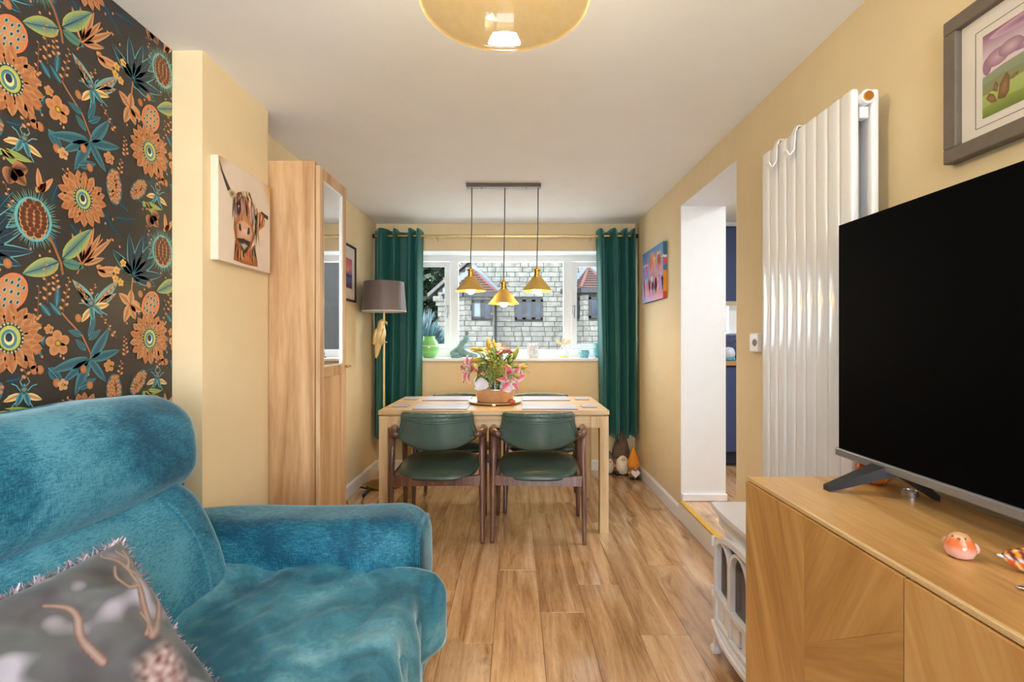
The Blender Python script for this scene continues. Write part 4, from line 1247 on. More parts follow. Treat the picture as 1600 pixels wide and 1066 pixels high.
for sy in (0, 1):
    for xb in (SX + 0.005, SXB - 0.03):
        y = SY1_ - 0.035 if sy else SY0_ + 0.035
        oy = 0.02 if sy else -0.02; ox = -0.012 if xb < 0.85 else 0.0
        lg = MB()
        vs = []
        for (z, hw_, k) in ((0.0, 0.017, 1.0), (0.012, 0.017, 0.95), (0.03, 0.011, 0.85), (0.075, 0.014, 0.4), (0.115, 0.024, 0.0)):
            cx_, cy_ = xb + ox * k, y + oy * k
            vs += [(cx_ - hw_, cy_ - hw_, z), (cx_ + hw_, cy_ - hw_, z), (cx_ + hw_, cy_ + hw_, z), (cx_ - hw_, cy_ + hw_, z)]
        fs = [(i * 4 + k, i * 4 + (k + 1) % 4, (i + 1) * 4 + (k + 1) % 4, (i + 1) * 4 + k) for i in range(4) for k in range(4)] + [(3, 2, 1, 0), (16, 17, 18, 19)]
        lg.add(vs, fs); build('leg', lg, M_stove, stv)
for z in (0.235, 0.43):
    hg = MB(); hg.tube([(SX - 0.012, SY1_ - 0.006, z - 0.018), (SX - 0.012, SY1_ - 0.006, z + 0.018)], 0.0085, 10); build('hinge', hg, M_stove, stv, auto=40)

# ------------------------------------------------------------------ curtains and rod
M_curt = pm('dark_teal_velvet_curtain', S(28, 94, 88), 0.6, var=0.10, scale=6, sheen=0.55, sheen_tint=S(150, 210, 205), bmp=0.08, bscale=300)
M_brass = pm('pale_brass', S(214, 184, 130), 0.25, 1.0, var=0.03)
M_gold = pm('gold_metal', S(212, 166, 74), 0.24, 1.0, var=0.03)
RODZ, RODY = 2.167, 4.50
rod = thing('curtain_rod', 'pale brass curtain rod above the dining window', 'curtain rod', (-0.09, RODY, RODZ))
build('pole', MB().tube([(XL + 0.012, RODY, RODZ), (XR - 0.012, RODY, RODZ)], 0.0125, 14), M_brass, rod, auto=40)
for x in (XL + 0.006, XR - 0.006):
    sg = 1 if x < 0 else -1
    build('finial', MB().lathe([(0.0, -0.006), (0.019, -0.005), (0.021, 0.004), (0.017, 0.012), (0.012, 0.014)] if sg > 0 else [(0.0, 0.006), (0.019, 0.005), (0.021, -0.004), (0.017, -0.012), (0.012, -0.014)], (x, RODY, RODZ), 16, axis='X'), pm('dark_bronze', S(70, 52, 40), 0.35, 0.9), rod, smooth=True)
for x in (-0.72, 0.70):
    bk = MB(); bk.tube([(x, YF - 0.001, RODZ - 0.02), (x, RODY, RODZ - 0.016)], 0.006, 8); build('bracket', bk, M_brass, rod)
def curtain(x0, x1, xb0, xb1, z0, phases, label):
    """phases: list of (u, depth) knots giving the fold line; negative depth = towards the room"""
    t = thing('curtain', label, 'curtain', ((x0 + x1) / 2, RODY, z0), group='teal curtains at the dining window')
    n = len(phases) - 1
    def yoff(u):
        k = 0
        while k < n - 1 and phases[k + 1][0] < u: k += 1
        a, b_ = phases[k], phases[k + 1]
        q = max(0, min(1, (u - a[0]) / (b_[0] - a[0])))
        q = 0.5 - 0.5 * cos(pi * q)
        return a[1] + (b_[1] - a[1]) * q
    top = 2.226
    def f(u, v):
        y = yoff(u)
        z = z0 + (top - z0) * v
        x = (xb0 + (xb1 - xb0) * u) * (1 - v) + (x0 + (x1 - x0) * u) * v
        y *= (1.15 + 0.55 * (1 - v)) if y < 0 else (1.0 + 0.1 * (1 - v))
        x += 0.010 * noise.noise(Vector((u * 4, v * 3, x0))) * (1 - v)
        if v > 0.9: z -= 0.34 * max(0, y) * ((v - 0.9) / 0.1) ** 2
        if v == 0: z += 0.008 * sin(u * 9)
        return Vector((x, RODY + y, z))
    mb = MB(); mb.grid(f, 90, 40)
    c = build('fabric', mb, M_curt, t, smooth=True)
    s = c.modifiers.new('thickness', 'SOLIDIFY'); s.thickness = 0.004; s.offset = 0
    for k in range(n):
        a, b_ = phases[k], phases[k + 1]
        if a[1] * b_[1] < 0:
            u = (a[0] + b_[0]) / 2
            x = x0 + (x1 - x0) * u
            e = MB()
            e.grid(lambda p, q: Vector((x + 0.003 * sin(2 * pi * q), RODY + (0.021 + 0.004 * cos(2 * pi * q)) * cos(2 * pi * p), RODZ + (0.021 + 0.004 * cos(2 * pi * q)) * sin(2 * pi * p))), 20, 8)
            build('eyelet', e, M_gold, t, smooth=True)
    return t
curtain(-1.282, -0.845, -1.288, -0.862, 0.325, [(0, 0.02), (0.16, -0.065), (0.35, 0.03), (0.43, -0.05), (0.52, 0.045), (0.66, 0.05), (0.75, -0.06), (0.85, 0.02), (0.92, -0.055), (1.0, 0.04)], 'dark teal eyelet curtain behind the floor lamp')
curtain(0.742, 1.104, 0.775, 1.104, 0.335, [(0, 0.03), (0.08, -0.05), (0.26, 0.05), (0.42, -0.06), (0.60, 0.05), (0.72, -0.055), (0.84, 0.05), (0.93, -0.055), (1.0, 0.02)], 'dark teal eyelet curtain above the gnomes')

# ------------------------------------------------------------------ floor lamp with parrot
LX, LY = -1.094, 4.11
M_shade = pm('taupe_satin_shade', S(112, 100, 98), 0.42, var=0.04, scale=40, sheen=0.3)
M_pgold = pm('pale_gold', S(222, 198, 146), 0.4, 0.3, var=0.06)
lamp = thing('floor_lamp', 'brass floor lamp with taupe shade and perched golden parrot', 'lamp', (LX, LY, 0))
build('base', MB().lathe([(0.0, 0.0), (0.142, 0.0), (0.144, 0.004), (0.144, 0.020), (0.140, 0.024), (0.02, 0.028), (0.012, 0.04), (0, 0.04)], (LX, LY, 0.0005), 40), pm('antique_brass', S(176, 138, 62), 0.3, 1.0, var=0.08), lamp, auto=40)
build('pole', MB().tube([(LX, LY, 0.03), (LX, LY, 1.50)], 0.009, 12), M_pgold, lamp, auto=40)
sh = MB()
sh.lathe([(0.184, 1.453), (0.164, 1.700), (0.161, 1.700), (0.181, 1.453), (0.184, 1.453)], (LX, LY, 0), 40, cap=False)
shade = build('lamp_shade', sh, M_shade, lamp, auto=40)
ln = MB(); ln.lathe([(0.1805, 1.4535), (0.1605, 1.6995)], (LX, LY, 0), 40, cap=False); ln.lathe([(0.1845, 1.4525), (0.1845, 1.4595), (0.1795, 1.4595), (0.1795, 1.4525), (0.1845, 1.4525)], (LX, LY, 0), 40, cap=False)
build('lining', ln, pm('white_lining', S(225, 222, 218), 0.7), shade, smooth=True)
sp = MB()
for k in range(3):
    a = 2 * pi * k / 3; sp.tube([(LX, LY, 1.69), (LX + 0.162 * cos(a), LY + 0.162 * sin(a), 1.69)], 0.002, 6)
build('spider', sp, M_pgold, shade)
pa = MB()
PXc, PYc = LX - 0.045, LY - 0.03
def para(u, v):
    a = 2 * pi * u
    prof = [(0.0, 1.065), (0.010, 1.072), (0.018, 1.11), (0.026, 1.16), (0.036, 1.205), (0.047, 1.235), (0.050, 1.26), (0.045, 1.29), (0.034, 1.315), (0.029, 1.335), (0.031, 1.355), (0.027, 1.375), (0.014, 1.388), (0.0, 1.391)]
    q = v * (len(prof) - 1); i = min(int(q), len(prof) - 2); f = q - i
    r = prof[i][0] + (prof[i + 1][0] - prof[i][0]) * f; z = prof[i][1] + (prof[i + 1][1] - prof[i][1]) * f
    lean = (z - 1.065) / 0.33 * 0.052
    return Vector((PXc - 0.012 + lean + r * cos(a), PYc + 0.8 * r * sin(a), z))
pa.grid(para, 20, 52)
par = build('parrot', pa, M_pgold, lamp, smooth=True)
bkm = MB(); bkm.tube([(PXc + 0.062, PYc, 1.368), (PXc + 0.076, PYc, 1.36), (PXc + 0.078, PYc, 1.342)], [0.011, 0.008, 0.002], 10)
build('beak', bkm, M_pgold, par, smooth=True)
for sx in (-1, 1):
    wg = MB(); wg.ball((PXc + 0.016 + sx * 0.030, PYc - 0.016, 1.245), 0.018, 0.028, 0.07, 14, 10, fn=lambda p: Vector((p.x + (p.z - 1.245) * 0.15, p.y, p.z)))
    build('wing', wg, M_pgold, par, smooth=True)
pc = MB(); pc.tube([(PXc - 0.05, PYc, 1.19), (LX + 0.03, LY - 0.012, 1.20)], 0.006, 8); build('perch', pc, M_pgold, lamp, auto=40)

# lamp cord with inline switch
M_cord = pm('black_flex', S(24, 22, 22), 0.5)
cord = MB()
def fl(px, py, z=0.004):
    s = (py - VY) / (CAM_Z - z); return ((px - VX) / s, F / s, z)
path = [(LX - 0.10, LY - 0.104, 0.006)] + [fl(573, 763.5), fl(566, 762.5), fl(563, 761.0)]
path2 = [fl(568, 776), fl(567.5, 781), fl(565.5, 785), fl(566.5, 789), fl(563, 795), fl(556, 806)]
path3 = [(XL + 0.02, 2.78, 0.004), fl(536, 788.5), fl(545, 793), fl(553, 798), fl(562, 806)]
def smoothp(P, n=6):
    out = []
    P = [Vector(p) for p in P]
    for i in range(len(P) - 1):
        p0 = P[max(0, i - 1)]; p1 = P[i]; p2 = P[i + 1]; p3 = P[min(len(P) - 1, i + 2)]
        for k in range(n):
            t = k / n
            out.append(0.5 * ((2 * p1) + (p2 - p0) * t + (2 * p0 - 5 * p1 + 4 * p2 - p3) * t * t + (3 * p1 - p0 - 3 * p2 + p3) * t ** 3))
    out.append(P[-1]); return out
cd = thing('lamp_cord', 'black lamp cord with inline switch trailing on the floor', 'cord', fl(570, 770))
c1 = MB(); c1.tube(smoothp(path + [fl(577, 764)]), 0.0032, 6); c1.tube(smoothp(path2), 0.0032, 6)
build('flex', c1, M_cord, cd, smooth=True)
a, b_ = Vector(fl(578, 764, 0.012)), Vector(fl(567, 775, 0.012))
sw = MB(); sw.tube([a, a.lerp(b_, 0.12), a.lerp(b_, 0.5), a.lerp(b_, 0.88), b_], [0.006, 0.012, 0.0135, 0.012, 0.006], 10)
build('switch', sw, M_cord, cd, smooth=True)
c3 = MB(); c3.tube(smoothp(path3), 0.003, 6)
tag(build('extension_lead', c3, M_cord, smooth=True), 'thin black lead emerging beside the bookcase foot', 'cord')

# ------------------------------------------------------------------ pendant bar over the table
PBY, PS = 3.437, 224.0
M_bar = pm('gunmetal_bar', S(98, 88, 80), 0.4, 0.7, var=0.04)
M_cone = pm('brushed_gold_cone', S(224, 184, 100), 0.36, 0.6, var=0.05, scale=30)
M_bulb = pm('lit_filament_bulb', S(255, 214, 130), 0.3, emit=(1.0, 0.70, 0.28), estr=85.0)
pend = thing('pendant_light', 'bar pendant with three lit gold cone shades above the dining table', 'pendant light', (-0.08, PBY, H))
build('ceiling_bar', MB().rbox(-0.339, 0.179, PBY - 0.03, PBY + 0.03, H - 0.026, H - 0.0005, 0.003), M_bar, pend)
for x in (-0.235, 0.078):
    build('screw', MB().lathe([(0.0, H - 0.031), (0.006, H - 0.030), (0.006, H - 0.025)], (x, PBY, 0), 10), M_bar, pend)
for (x, zb) in ((-0.310, 1.559), (-0.080, 1.470), (0.152, 1.559)):
    build('cord', MB().tube([(x + 0.008, PBY, H - 0.026), (x + 0.006, PBY, 2.0), (x, PBY, zb + 0.24), (x, PBY, zb + 0.14)], 0.0036, 8), pm('grey_cord', S(86, 78, 72), 0.6), pend, smooth=True)
    cp = MB(); cp.lathe([(0.0, zb + 0.185), (0.006, zb + 0.18), (0.008, zb + 0.16), (0.018, zb + 0.155), (0.026, zb + 0.15), (0.026, zb + 0.142), (0.019, zb + 0.138), (0.019, zb + 0.112), (0.024, zb + 0.108), (0.024, zb + 0.09), (0.0, zb + 0.088)], (x, PBY, 0), 20)
    build('lamp_holder', cp, M_gold, pend, auto=35)
    co = MB(); co.lathe([(0.034, zb + 0.099), (0.036, zb + 0.090), (0.104, zb + 0.004), (0.108, zb), (0.105, zb), (0.034, zb + 0.088), (0.0, zb + 0.092)], (x, PBY, 0), 36)
    shp = build('shade', co, M_cone, pend, auto=35)
    bu = MB(); bu.lathe([(0.0, zb - 0.021), (0.016, zb - 0.018), (0.029, zb - 0.004), (0.032, zb + 0.012), (0.027, zb + 0.030), (0.015, zb + 0.052), (0.012, zb + 0.075), (0.0, zb + 0.076)], (x, PBY, 0), 18)
    build('bulb', bu, M_bulb, pend, smooth=True)

# amber glass dome pendant near the camera
GY, GR_, GZ, GX = 1.02, 0.176, 1.920, -0.022
M_amber = bpy.data.materials.new('amber_glass'); M_amber.use_nodes = True
nt = M_amber.node_tree
for n in list(nt.nodes): nt.nodes.remove(n)
_o = nt.nodes.new('ShaderNodeOutputMaterial'); _t = nt.nodes.new('ShaderNodeBsdfTransparent'); _d = nt.nodes.new('ShaderNodeBsdfTranslucent'); _g = nt.nodes.new('ShaderNodeBsdfGlossy'); _f = nt.nodes.new('ShaderNodeFresnel')
_c = ramp(nt, noise_node(nt, coords(nt), 60, 2), [(0.2, S(250, 236, 204)), (0.8, S(253, 241, 216))])
link(nt, _c, _t.inputs['Color']); link(nt, _c, _d.inputs['Color']); _g.inputs['Roughness'].default_value = 0.02; _f.inputs['IOR'].default_value = 1.5
_m1 = nt.nodes.new('ShaderNodeMixShader'); _m1.inputs['Fac'].default_value = 0.10; link(nt, _t.outputs[0], _m1.inputs[1]); link(nt, _d.outputs[0], _m1.inputs[2])
_b = nt.nodes.new('ShaderNodeNewGeometry'); _s = nt.nodes.new('ShaderNodeMath'); _s.operation = 'SUBTRACT'; _s.inputs[0].default_value = 1.0; link(nt, _b.outputs['Backfacing'], _s.inputs[1])
_k = nt.nodes.new('ShaderNodeMath'); _k.operation = 'MULTIPLY'; link(nt, _s.outputs[0], _k.inputs[0]); link(nt, _f.outputs[0], _k.inputs[1])
_m2 = nt.nodes.new('ShaderNodeMixShader'); link(nt, _k.outputs[0], _m2.inputs['Fac']); link(nt, _m1.outputs[0], _m2.inputs[1]); link(nt, _g.outputs[0], _m2.inputs[2]); link(nt, _m2.outputs[0], _o.inputs['Surface'])
dome = thing('glass_pendant', 'amber glass dome ceiling pendant close to the camera', 'pendant light', (GX, GY, H))
prof = []
for k in range(19):
    a = pi / 2 * k / 18
    prof.append((GR_ * cos(a) ** 0.9 if k < 18 else 0.028, GZ + 0.165 * sin(a)))
outer = [(max(r, 0.028), z) for r, z in prof]; inner = [(max(r - 0.004, 0.024), z - 0.003) for r, z in prof]
inner[0] = (GR_ - 0.004, GZ)
pf = outer[::-1] + inner
gm = MB(); gm.lathe(pf, (GX, GY, 0), 64, cap=False)
sg = build('glass_shade', gm, M_amber, dome, smooth=True)
rm = MB(); rm.grid(lambda u, v: Vector((GX + (GR_ - 0.002 + 0.003 * cos(2 * pi * v)) * cos(2 * pi * u), GY + (GR_ - 0.002 + 0.003 * cos(2 * pi * v)) * sin(2 * pi * u), GZ + 0.003 * sin(2 * pi * v))), 64, 8)
build('rim', rm, M_amber, sg, smooth=True)
build('lamp_holder', MB().lathe([(0.0, GZ + 0.26), (0.012, GZ + 0.258), (0.03, GZ + 0.235), (0.032, GZ + 0.16), (0.022, GZ + 0.155), (0.022, GZ + 0.11), (0.0, GZ + 0.108)], (GX, GY, 0), 20), M_gold, dome, auto=35)
build('cord', MB().tube([(GX, GY, GZ + 0.25), (GX, GY, H - 0.02)], 0.0035, 8), pm('grey_cord', S(86, 78, 72), 0.6), dome)
build('ceiling_rose', MB().lathe([(0.0, H - 0.03), (0.03, H - 0.028), (0.05, H - 0.012), (0.052, H - 0.0005)], (GX, GY, 0), 24), M_gold, dome, auto=35)
build('bulb', MB().lathe([(0.0, GZ + 0.045), (0.02, GZ + 0.05), (0.030, GZ + 0.072), (0.026, GZ + 0.092), (0.014, GZ + 0.112), (0.0, GZ + 0.114)], (GX, GY, 0), 18), pm('lit_frosted_bulb', S(250, 244, 230), 0.3, emit=(0.93, 0.97, 1.0), estr=310.0), dome, smooth=True)

# ------------------------------------------------------------------ pictures
def art_on(art_, X, sgn): return art_.mesh(lambda u, v, h: Vector((X + sgn * (0.0003 + h), u, v)))
ra = random.Random(11)
# highland cow canvas on the pier
CXF = -1.140
cv = thing('canvas_picture', 'cream canvas painting of a shaggy highland cow on the pier', 'picture', (XP, 2.09, 1.53))
build('canvas', MB().rbox(XP + 0.0005, CXF, 1.892, 2.292, 1.528, 1.932, 0.002), pm('cream_canvas', S(226, 208, 190), 0.8, var=0.06, scale=4, bmp=0.1, bscale=500), cv)
A = Art()
def cw(x, y): return on_wall(320 + x / 5.464, 230 + y / 5.464, CXF)
def pl(pts, c, L): A.poly([cw(*p) for p in pts], c, L)
def fn_(pts, c0, c1, L): A.fan([cw(*p) for p in pts], c0, c1, L)
BR, BO, BD, BC = S(150, 84, 44), S(216, 126, 52), S(52, 36, 34), S(226, 196, 150)
fn_([(258, 790), (246, 962), (320, 992), (390, 1012), (452, 1022), (428, 830), (380, 880), (330, 915), (285, 850)], BO, BR, 1)
fn_([(238, 440), (250, 560), (246, 690), (262, 800), (300, 890), (340, 918), (392, 862), (424, 770), (446, 660), (440, 560), (402, 460), (350, 402), (290, 384), (252, 402)], S(206, 150, 96), BR, 2)
fn_([(440, 560), (482, 552), (514, 628), (505, 680), (470, 706), (440, 752), (432, 690)], BD, BO, 3)
A.strip([cw(122, 108), cw(138, 200), cw(170, 300), cw(196, 375)], [cw(126, 108), cw(152, 200), cw(190, 290), cw(222, 362)], BD, S(96, 80, 76), 4)
A.strip([cw(478, 560), cw(505, 600), cw(538, 626)], [cw(482, 548), cw(512, 572), cw(540, 592)], BD, S(60, 48, 48), 4)
fn_([(196, 372), (222, 356), (262, 380), (266, 408), (240, 440), (214, 430)], S(84, 60, 54), BC, 4)
fn_([(272, 662), (300, 624), (352, 634), (398, 690), (408, 742), (392, 806), (330, 792), (276, 780)], S(236, 196, 170), S(196, 150, 116), 5)
fn_([(290, 640), (330, 628), (378, 668), (362, 700), (312, 690)], S(232, 168, 140), S(206, 170, 140), 6)
fn_([(292, 652), (302, 650), (312, 706), (300, 720), (290, 690)], BD, BD, 7); fn_([(368, 690), (382, 686), (384, 736), (370, 752), (360, 738)], BD, BD, 7)
fn_([(270, 776), (330, 780), (388, 812), (380, 846), (346, 910), (318, 890), (298, 820)], S(60, 42, 40), BD, 6)
fn_([(300, 822), (340, 820), (370, 846), (334, 882)], S(206, 204, 178), S(128, 122, 104), 7)
def strands(pts_from, pts_to, n, cols, w, L, jit=16):
    for k in range(n):
        t = ra.random()
        i = min(int(t * (len(pts_from) - 1)), len(pts_from) - 2); f = t * (len(pts_from) - 1) - i
        a = [pts_from[i][q] + (pts_from[i + 1][q] - pts_from[i][q]) * f + ra.uniform(-jit, jit) for q in (0, 1)]
        i2 = min(int(t * (len(pts_to) - 1)), len(pts_to) - 2); f2 = t * (len(pts_to) - 1) - i2
        b2 = [pts_to[i2][q] + (pts_to[i2 + 1][q] - pts_to[i2][q]) * f2 + ra.uniform(-jit, jit) for q in (0, 1)]
        ln_ = ra.uniform(0.45, 1.0)
        b2 = [a[q] + (b2[q] - a[q]) * ln_ for q in (0, 1)]
        p, q_ = cw(*a), cw(*b2)
        dx, dy = q_[0] - p[0], q_[1] - p[1]
        c = ra.choice(cols)
        A.leaf(p[0], p[1], atan2(dy, dx), sqrt(dx * dx + dy * dy), w * ra.uniform(0.6, 1.2), c, mixc(c, BD, 0.2), L + ra.randrange(6), ra.uniform(-0.25, 0.25), n=5)
hairs = [S(226, 140, 70), S(236, 206, 160), S(120, 70, 48), S(60, 44, 46), S(206, 110, 90), S(150, 150, 170), S(232, 170, 110), S(92, 64, 58)]
strands([(250, 420), (300, 395), (360, 410), (420, 480), (446, 560)], [(246, 700), (290, 640), (370, 640), (430, 760), (436, 840)], 110, hairs, 0.008, 8)
strands([(270, 395), (320, 372), (376, 398)], [(240, 440), (330, 470), (420, 500)], 44, [S(206, 176, 120), S(240, 216, 170), S(120, 88, 60), BD], 0.007, 12, 12)
strands([(262, 820), (330, 900), (425, 850)], [(250, 970), (340, 1000), (446, 1020)], 40, [BO, BR, S(240, 180, 100), BD, S(150, 130, 140)], 0.009, 8, 12)
strands([(450, 570), (500, 580)], [(440, 740), (500, 680)], 18, [BO, S(232, 176, 130), BD], 0.006, 8, 8)
strands([(410, 640), (440, 640)], [(410, 830), (450, 860)], 16, [BD, BR, S(232, 200, 160)], 0.005, 10, 8)
fn_([(262, 476), (280, 464), (306, 476), (308, 540), (290, 592), (276, 560)], BD, BD, 20)
A.ell(*cw(284, 516), 0.007, 0.009, S(170, 90, 80), S(70, 40, 40), 21); A.ell(*cw(288, 504), 0.0035, 0.004, (0.9, 0.9, 0.9), (0.7, 0.7, 0.75), 22)
build('painted_cow', art_on(A, CXF, 1), vcol('canvas_paint', 0.7), cv, fix=False)
# golden fade in the canvas corners
for pts, c in ((((1.8935, 1.9305), (1.97, 1.9305), (1.8935, 1.85)), S(196, 148, 82)), (((2.290, 1.9305), (2.20, 1.9305), (2.290, 1.80)), S(206, 150, 60))):
    A = Art(); A.poly(list(pts), [c, S(226, 207, 186), S(226, 207, 186)], 0.5)
    build('painted_corner', art_on(A, CXF, 1), vcol('canvas_paint', 0.7), cv, fix=False)

# bright bird canvas near the far corner
OXF = 1.09
ov = thing('canvas_picture', 'bright canvas of shaggy orange and pink animals beside the right curtain', 'picture', (XR, 3.92, 1.526))
build('canvas', MB().rbox(OXF, XR - 0.0005, 3.632, 4.217, 1.528, 1.948, 0.002), pm('blue_edge_canvas', S(58, 112, 158), 0.75, var=0.2, scale=6), ov)
A = Art()
def ow(x, y): return on_wall(995 + x / 8.89, 365 + y / 8.89, OXF)
def cwo(pts, c0, c1, L): A.fan([ow(*p) for p in pts], c0, c1, L)
A.poly([(3.633, 1.5285), (4.216, 1.5285), (4.216, 1.9475), (3.633, 1.9475)], [S(240, 150, 170), S(160, 170, 230), S(44, 104, 164), S(92, 154, 206)], 0)
def ost(pts_from, pts_to, n, cols, w, L, jit=10):
    for k in range(n):
        t = ra.random()
        a = [pts_from[0][q] + (pts_from[1][q] - pts_from[0][q]) * t + ra.uniform(-jit, jit) for q in (0, 1)]
        b2 = [pts_to[0][q] + (pts_to[1][q] - pts_to[0][q]) * t + ra.uniform(-jit, jit) for q in (0, 1)]
        b2 = [a[q] + (b2[q] - a[q]) * ra.uniform(0.5, 1) for q in (0, 1)]
        p, q_ = ow(*a), ow(*b2)
        p = (max(3.636, min(4.213, p[0])), max(1.531, min(1.945, p[1]))); q_ = (max(3.64, min(4.21, q_[0])), max(1.535, min(1.94, q_[1])))
        dx, dy = q_[0] - p[0], q_[1] - p[1]
        c = ra.choice(cols)
        A.leaf(p[0], p[1], atan2(dy, dx), sqrt(dx * dx + dy * dy) + 0.002, w * ra.uniform(0.6, 1.2), c, mixc(c, (1, 1, 1), 0.15), L + ra.randrange(6), ra.uniform(-0.2, 0.2), n=5)
PK, YO, RD, BL, PU_, MG = S(238, 120, 160), S(250, 180, 40), S(232, 70, 80), S(80, 170, 220), S(150, 130, 220), S(220, 90, 190)
ost([(96, 640), (380, 560)], [(110, 960), (380, 880)], 130, [PK, MG, S(120, 190, 230), S(250, 160, 120), PU_, S(240, 140, 110)], 0.028, 2)
ost([(110, 440), (150, 400)], [(120, 640), (160, 640)], 30, [S(240, 150, 180), RD, PU_, S(200, 90, 150)], 0.016, 10, 6)
ost([(180, 300), (240, 280)], [(190, 600), (250, 600)], 50, [YO, S(250, 140, 50), S(250, 200, 80), RD], 0.014, 10, 8)
ost([(280, 300), (330, 270)], [(280, 560), (340, 540)], 50, [YO, S(248, 120, 60), RD, PK], 0.014, 10, 8)
ost([(180, 320), (250, 290)], [(170, 250), (260, 240)], 18, [YO, S(252, 210, 70)], 0.008, 10, 5)
ost([(280, 290), (340, 270)], [(280, 240), (350, 230)], 18, [YO, S(252, 210, 70)], 0.008, 10, 5)
for (x, y, c) in ((138, 660, S(120, 190, 235)), (212, 640, S(200, 220, 110)), (305, 630, S(244, 150, 90))):
    A.ell(*ow(x, y), 0.024, 0.032, c, mixc(c, BL, 0.4), 18); A.ell(*ow(x, y + 40), 0.018, 0.014, mixc(c, PU_, 0.6), PU_, 19)
    A.ell(*ow(x - 8, y + 42), 0.004, 0.004, BLK, BLK, 20, n=8); A.ell(*ow(x + 10, y + 40), 0.004, 0.004, BLK, BLK, 20, n=8); A.ell(*ow(x - 12, y - 50), 0.005, 0.006, BLK, BLK, 20, n=8); A.ell(*ow(x + 14, y - 52), 0.005, 0.006, BLK, BLK, 20, n=8)
for (x0, y0, x1, y1) in ((92, 470, 128, 430), (155, 430, 130, 450), (240, 350, 262, 330), (345, 320, 372, 285)):
    A.stroke([ow(x0, y0), ow((x0 + x1) / 2, (y0 + y1) / 2 + 10), ow(x1, y1)], 0.008, (0.85, 0.85, 0.82), 17)
build('painted_animals', art_on(A, OXF, -1), vcol('canvas_paint', 0.7), ov, fix=False)
e = MB()
for (z0, z1, c) in ((1.529, 1.58, S(200, 80, 40)), (1.58, 1.735, S(240, 150, 30)), (1.735, 1.775, S(60, 130, 170)), (1.775, 1.83, S(206, 90, 110)), (1.83, 1.848, S(230, 226, 220)), (1.848, 1.947, S(38, 110, 140))): e.box(OXF + 0.001, XR - 0.002, 3.6312, 3.632, z0, z1, c)
build('painted_edge', e, vcol('canvas_paint', 0.7), ov)

def framed(name, label, X, sg, y0, y1, z0, z1, fw, ft, fmat, mat_in, print_rect, fn, loc):
    t = thing(name, label, 'picture', loc)
    f = MB()
    xa, xb = X - sg * 0.0005, X - sg * ft
    xa2, xb2 = xa, xb
    f.rbox(xa, xb, y0, y1, z0, z0 + fw, 0.003); f.rbox(xa, xb, y0, y1, z1 - fw, z1, 0.003)
    f.rbox(xa, xb, y0, y0 + fw, z0 + fw, z1 - fw, 0.003); f.rbox(xa, xb, y1 - fw, y1, z0 + fw, z1 - fw, 0.003)
    build('frame', f, fmat, t)
    xm = X - sg * (ft * 0.45)
    build('mount', MB().box(xa, xm, y0 + fw, y1 - fw, z0 + fw, z1 - fw), mat_in, t)
    A_ = Art(); fn(A_)
    build('print', art_on(A_, xm, -sg), vcol('picture_print', 0.5), t, fix=False)
    build('pane', MB().box(X - sg * (ft * 0.70), X - sg * (ft * 0.74), y0 + fw, y1 - fw, z0 + fw, z1 - fw), pane('picture_glass', (0.98, 0.98, 0.98), refl=0.25), t)
    return t
M_mount = pm('ivory_mount', S(234, 224, 214), 0.8, var=0.015)
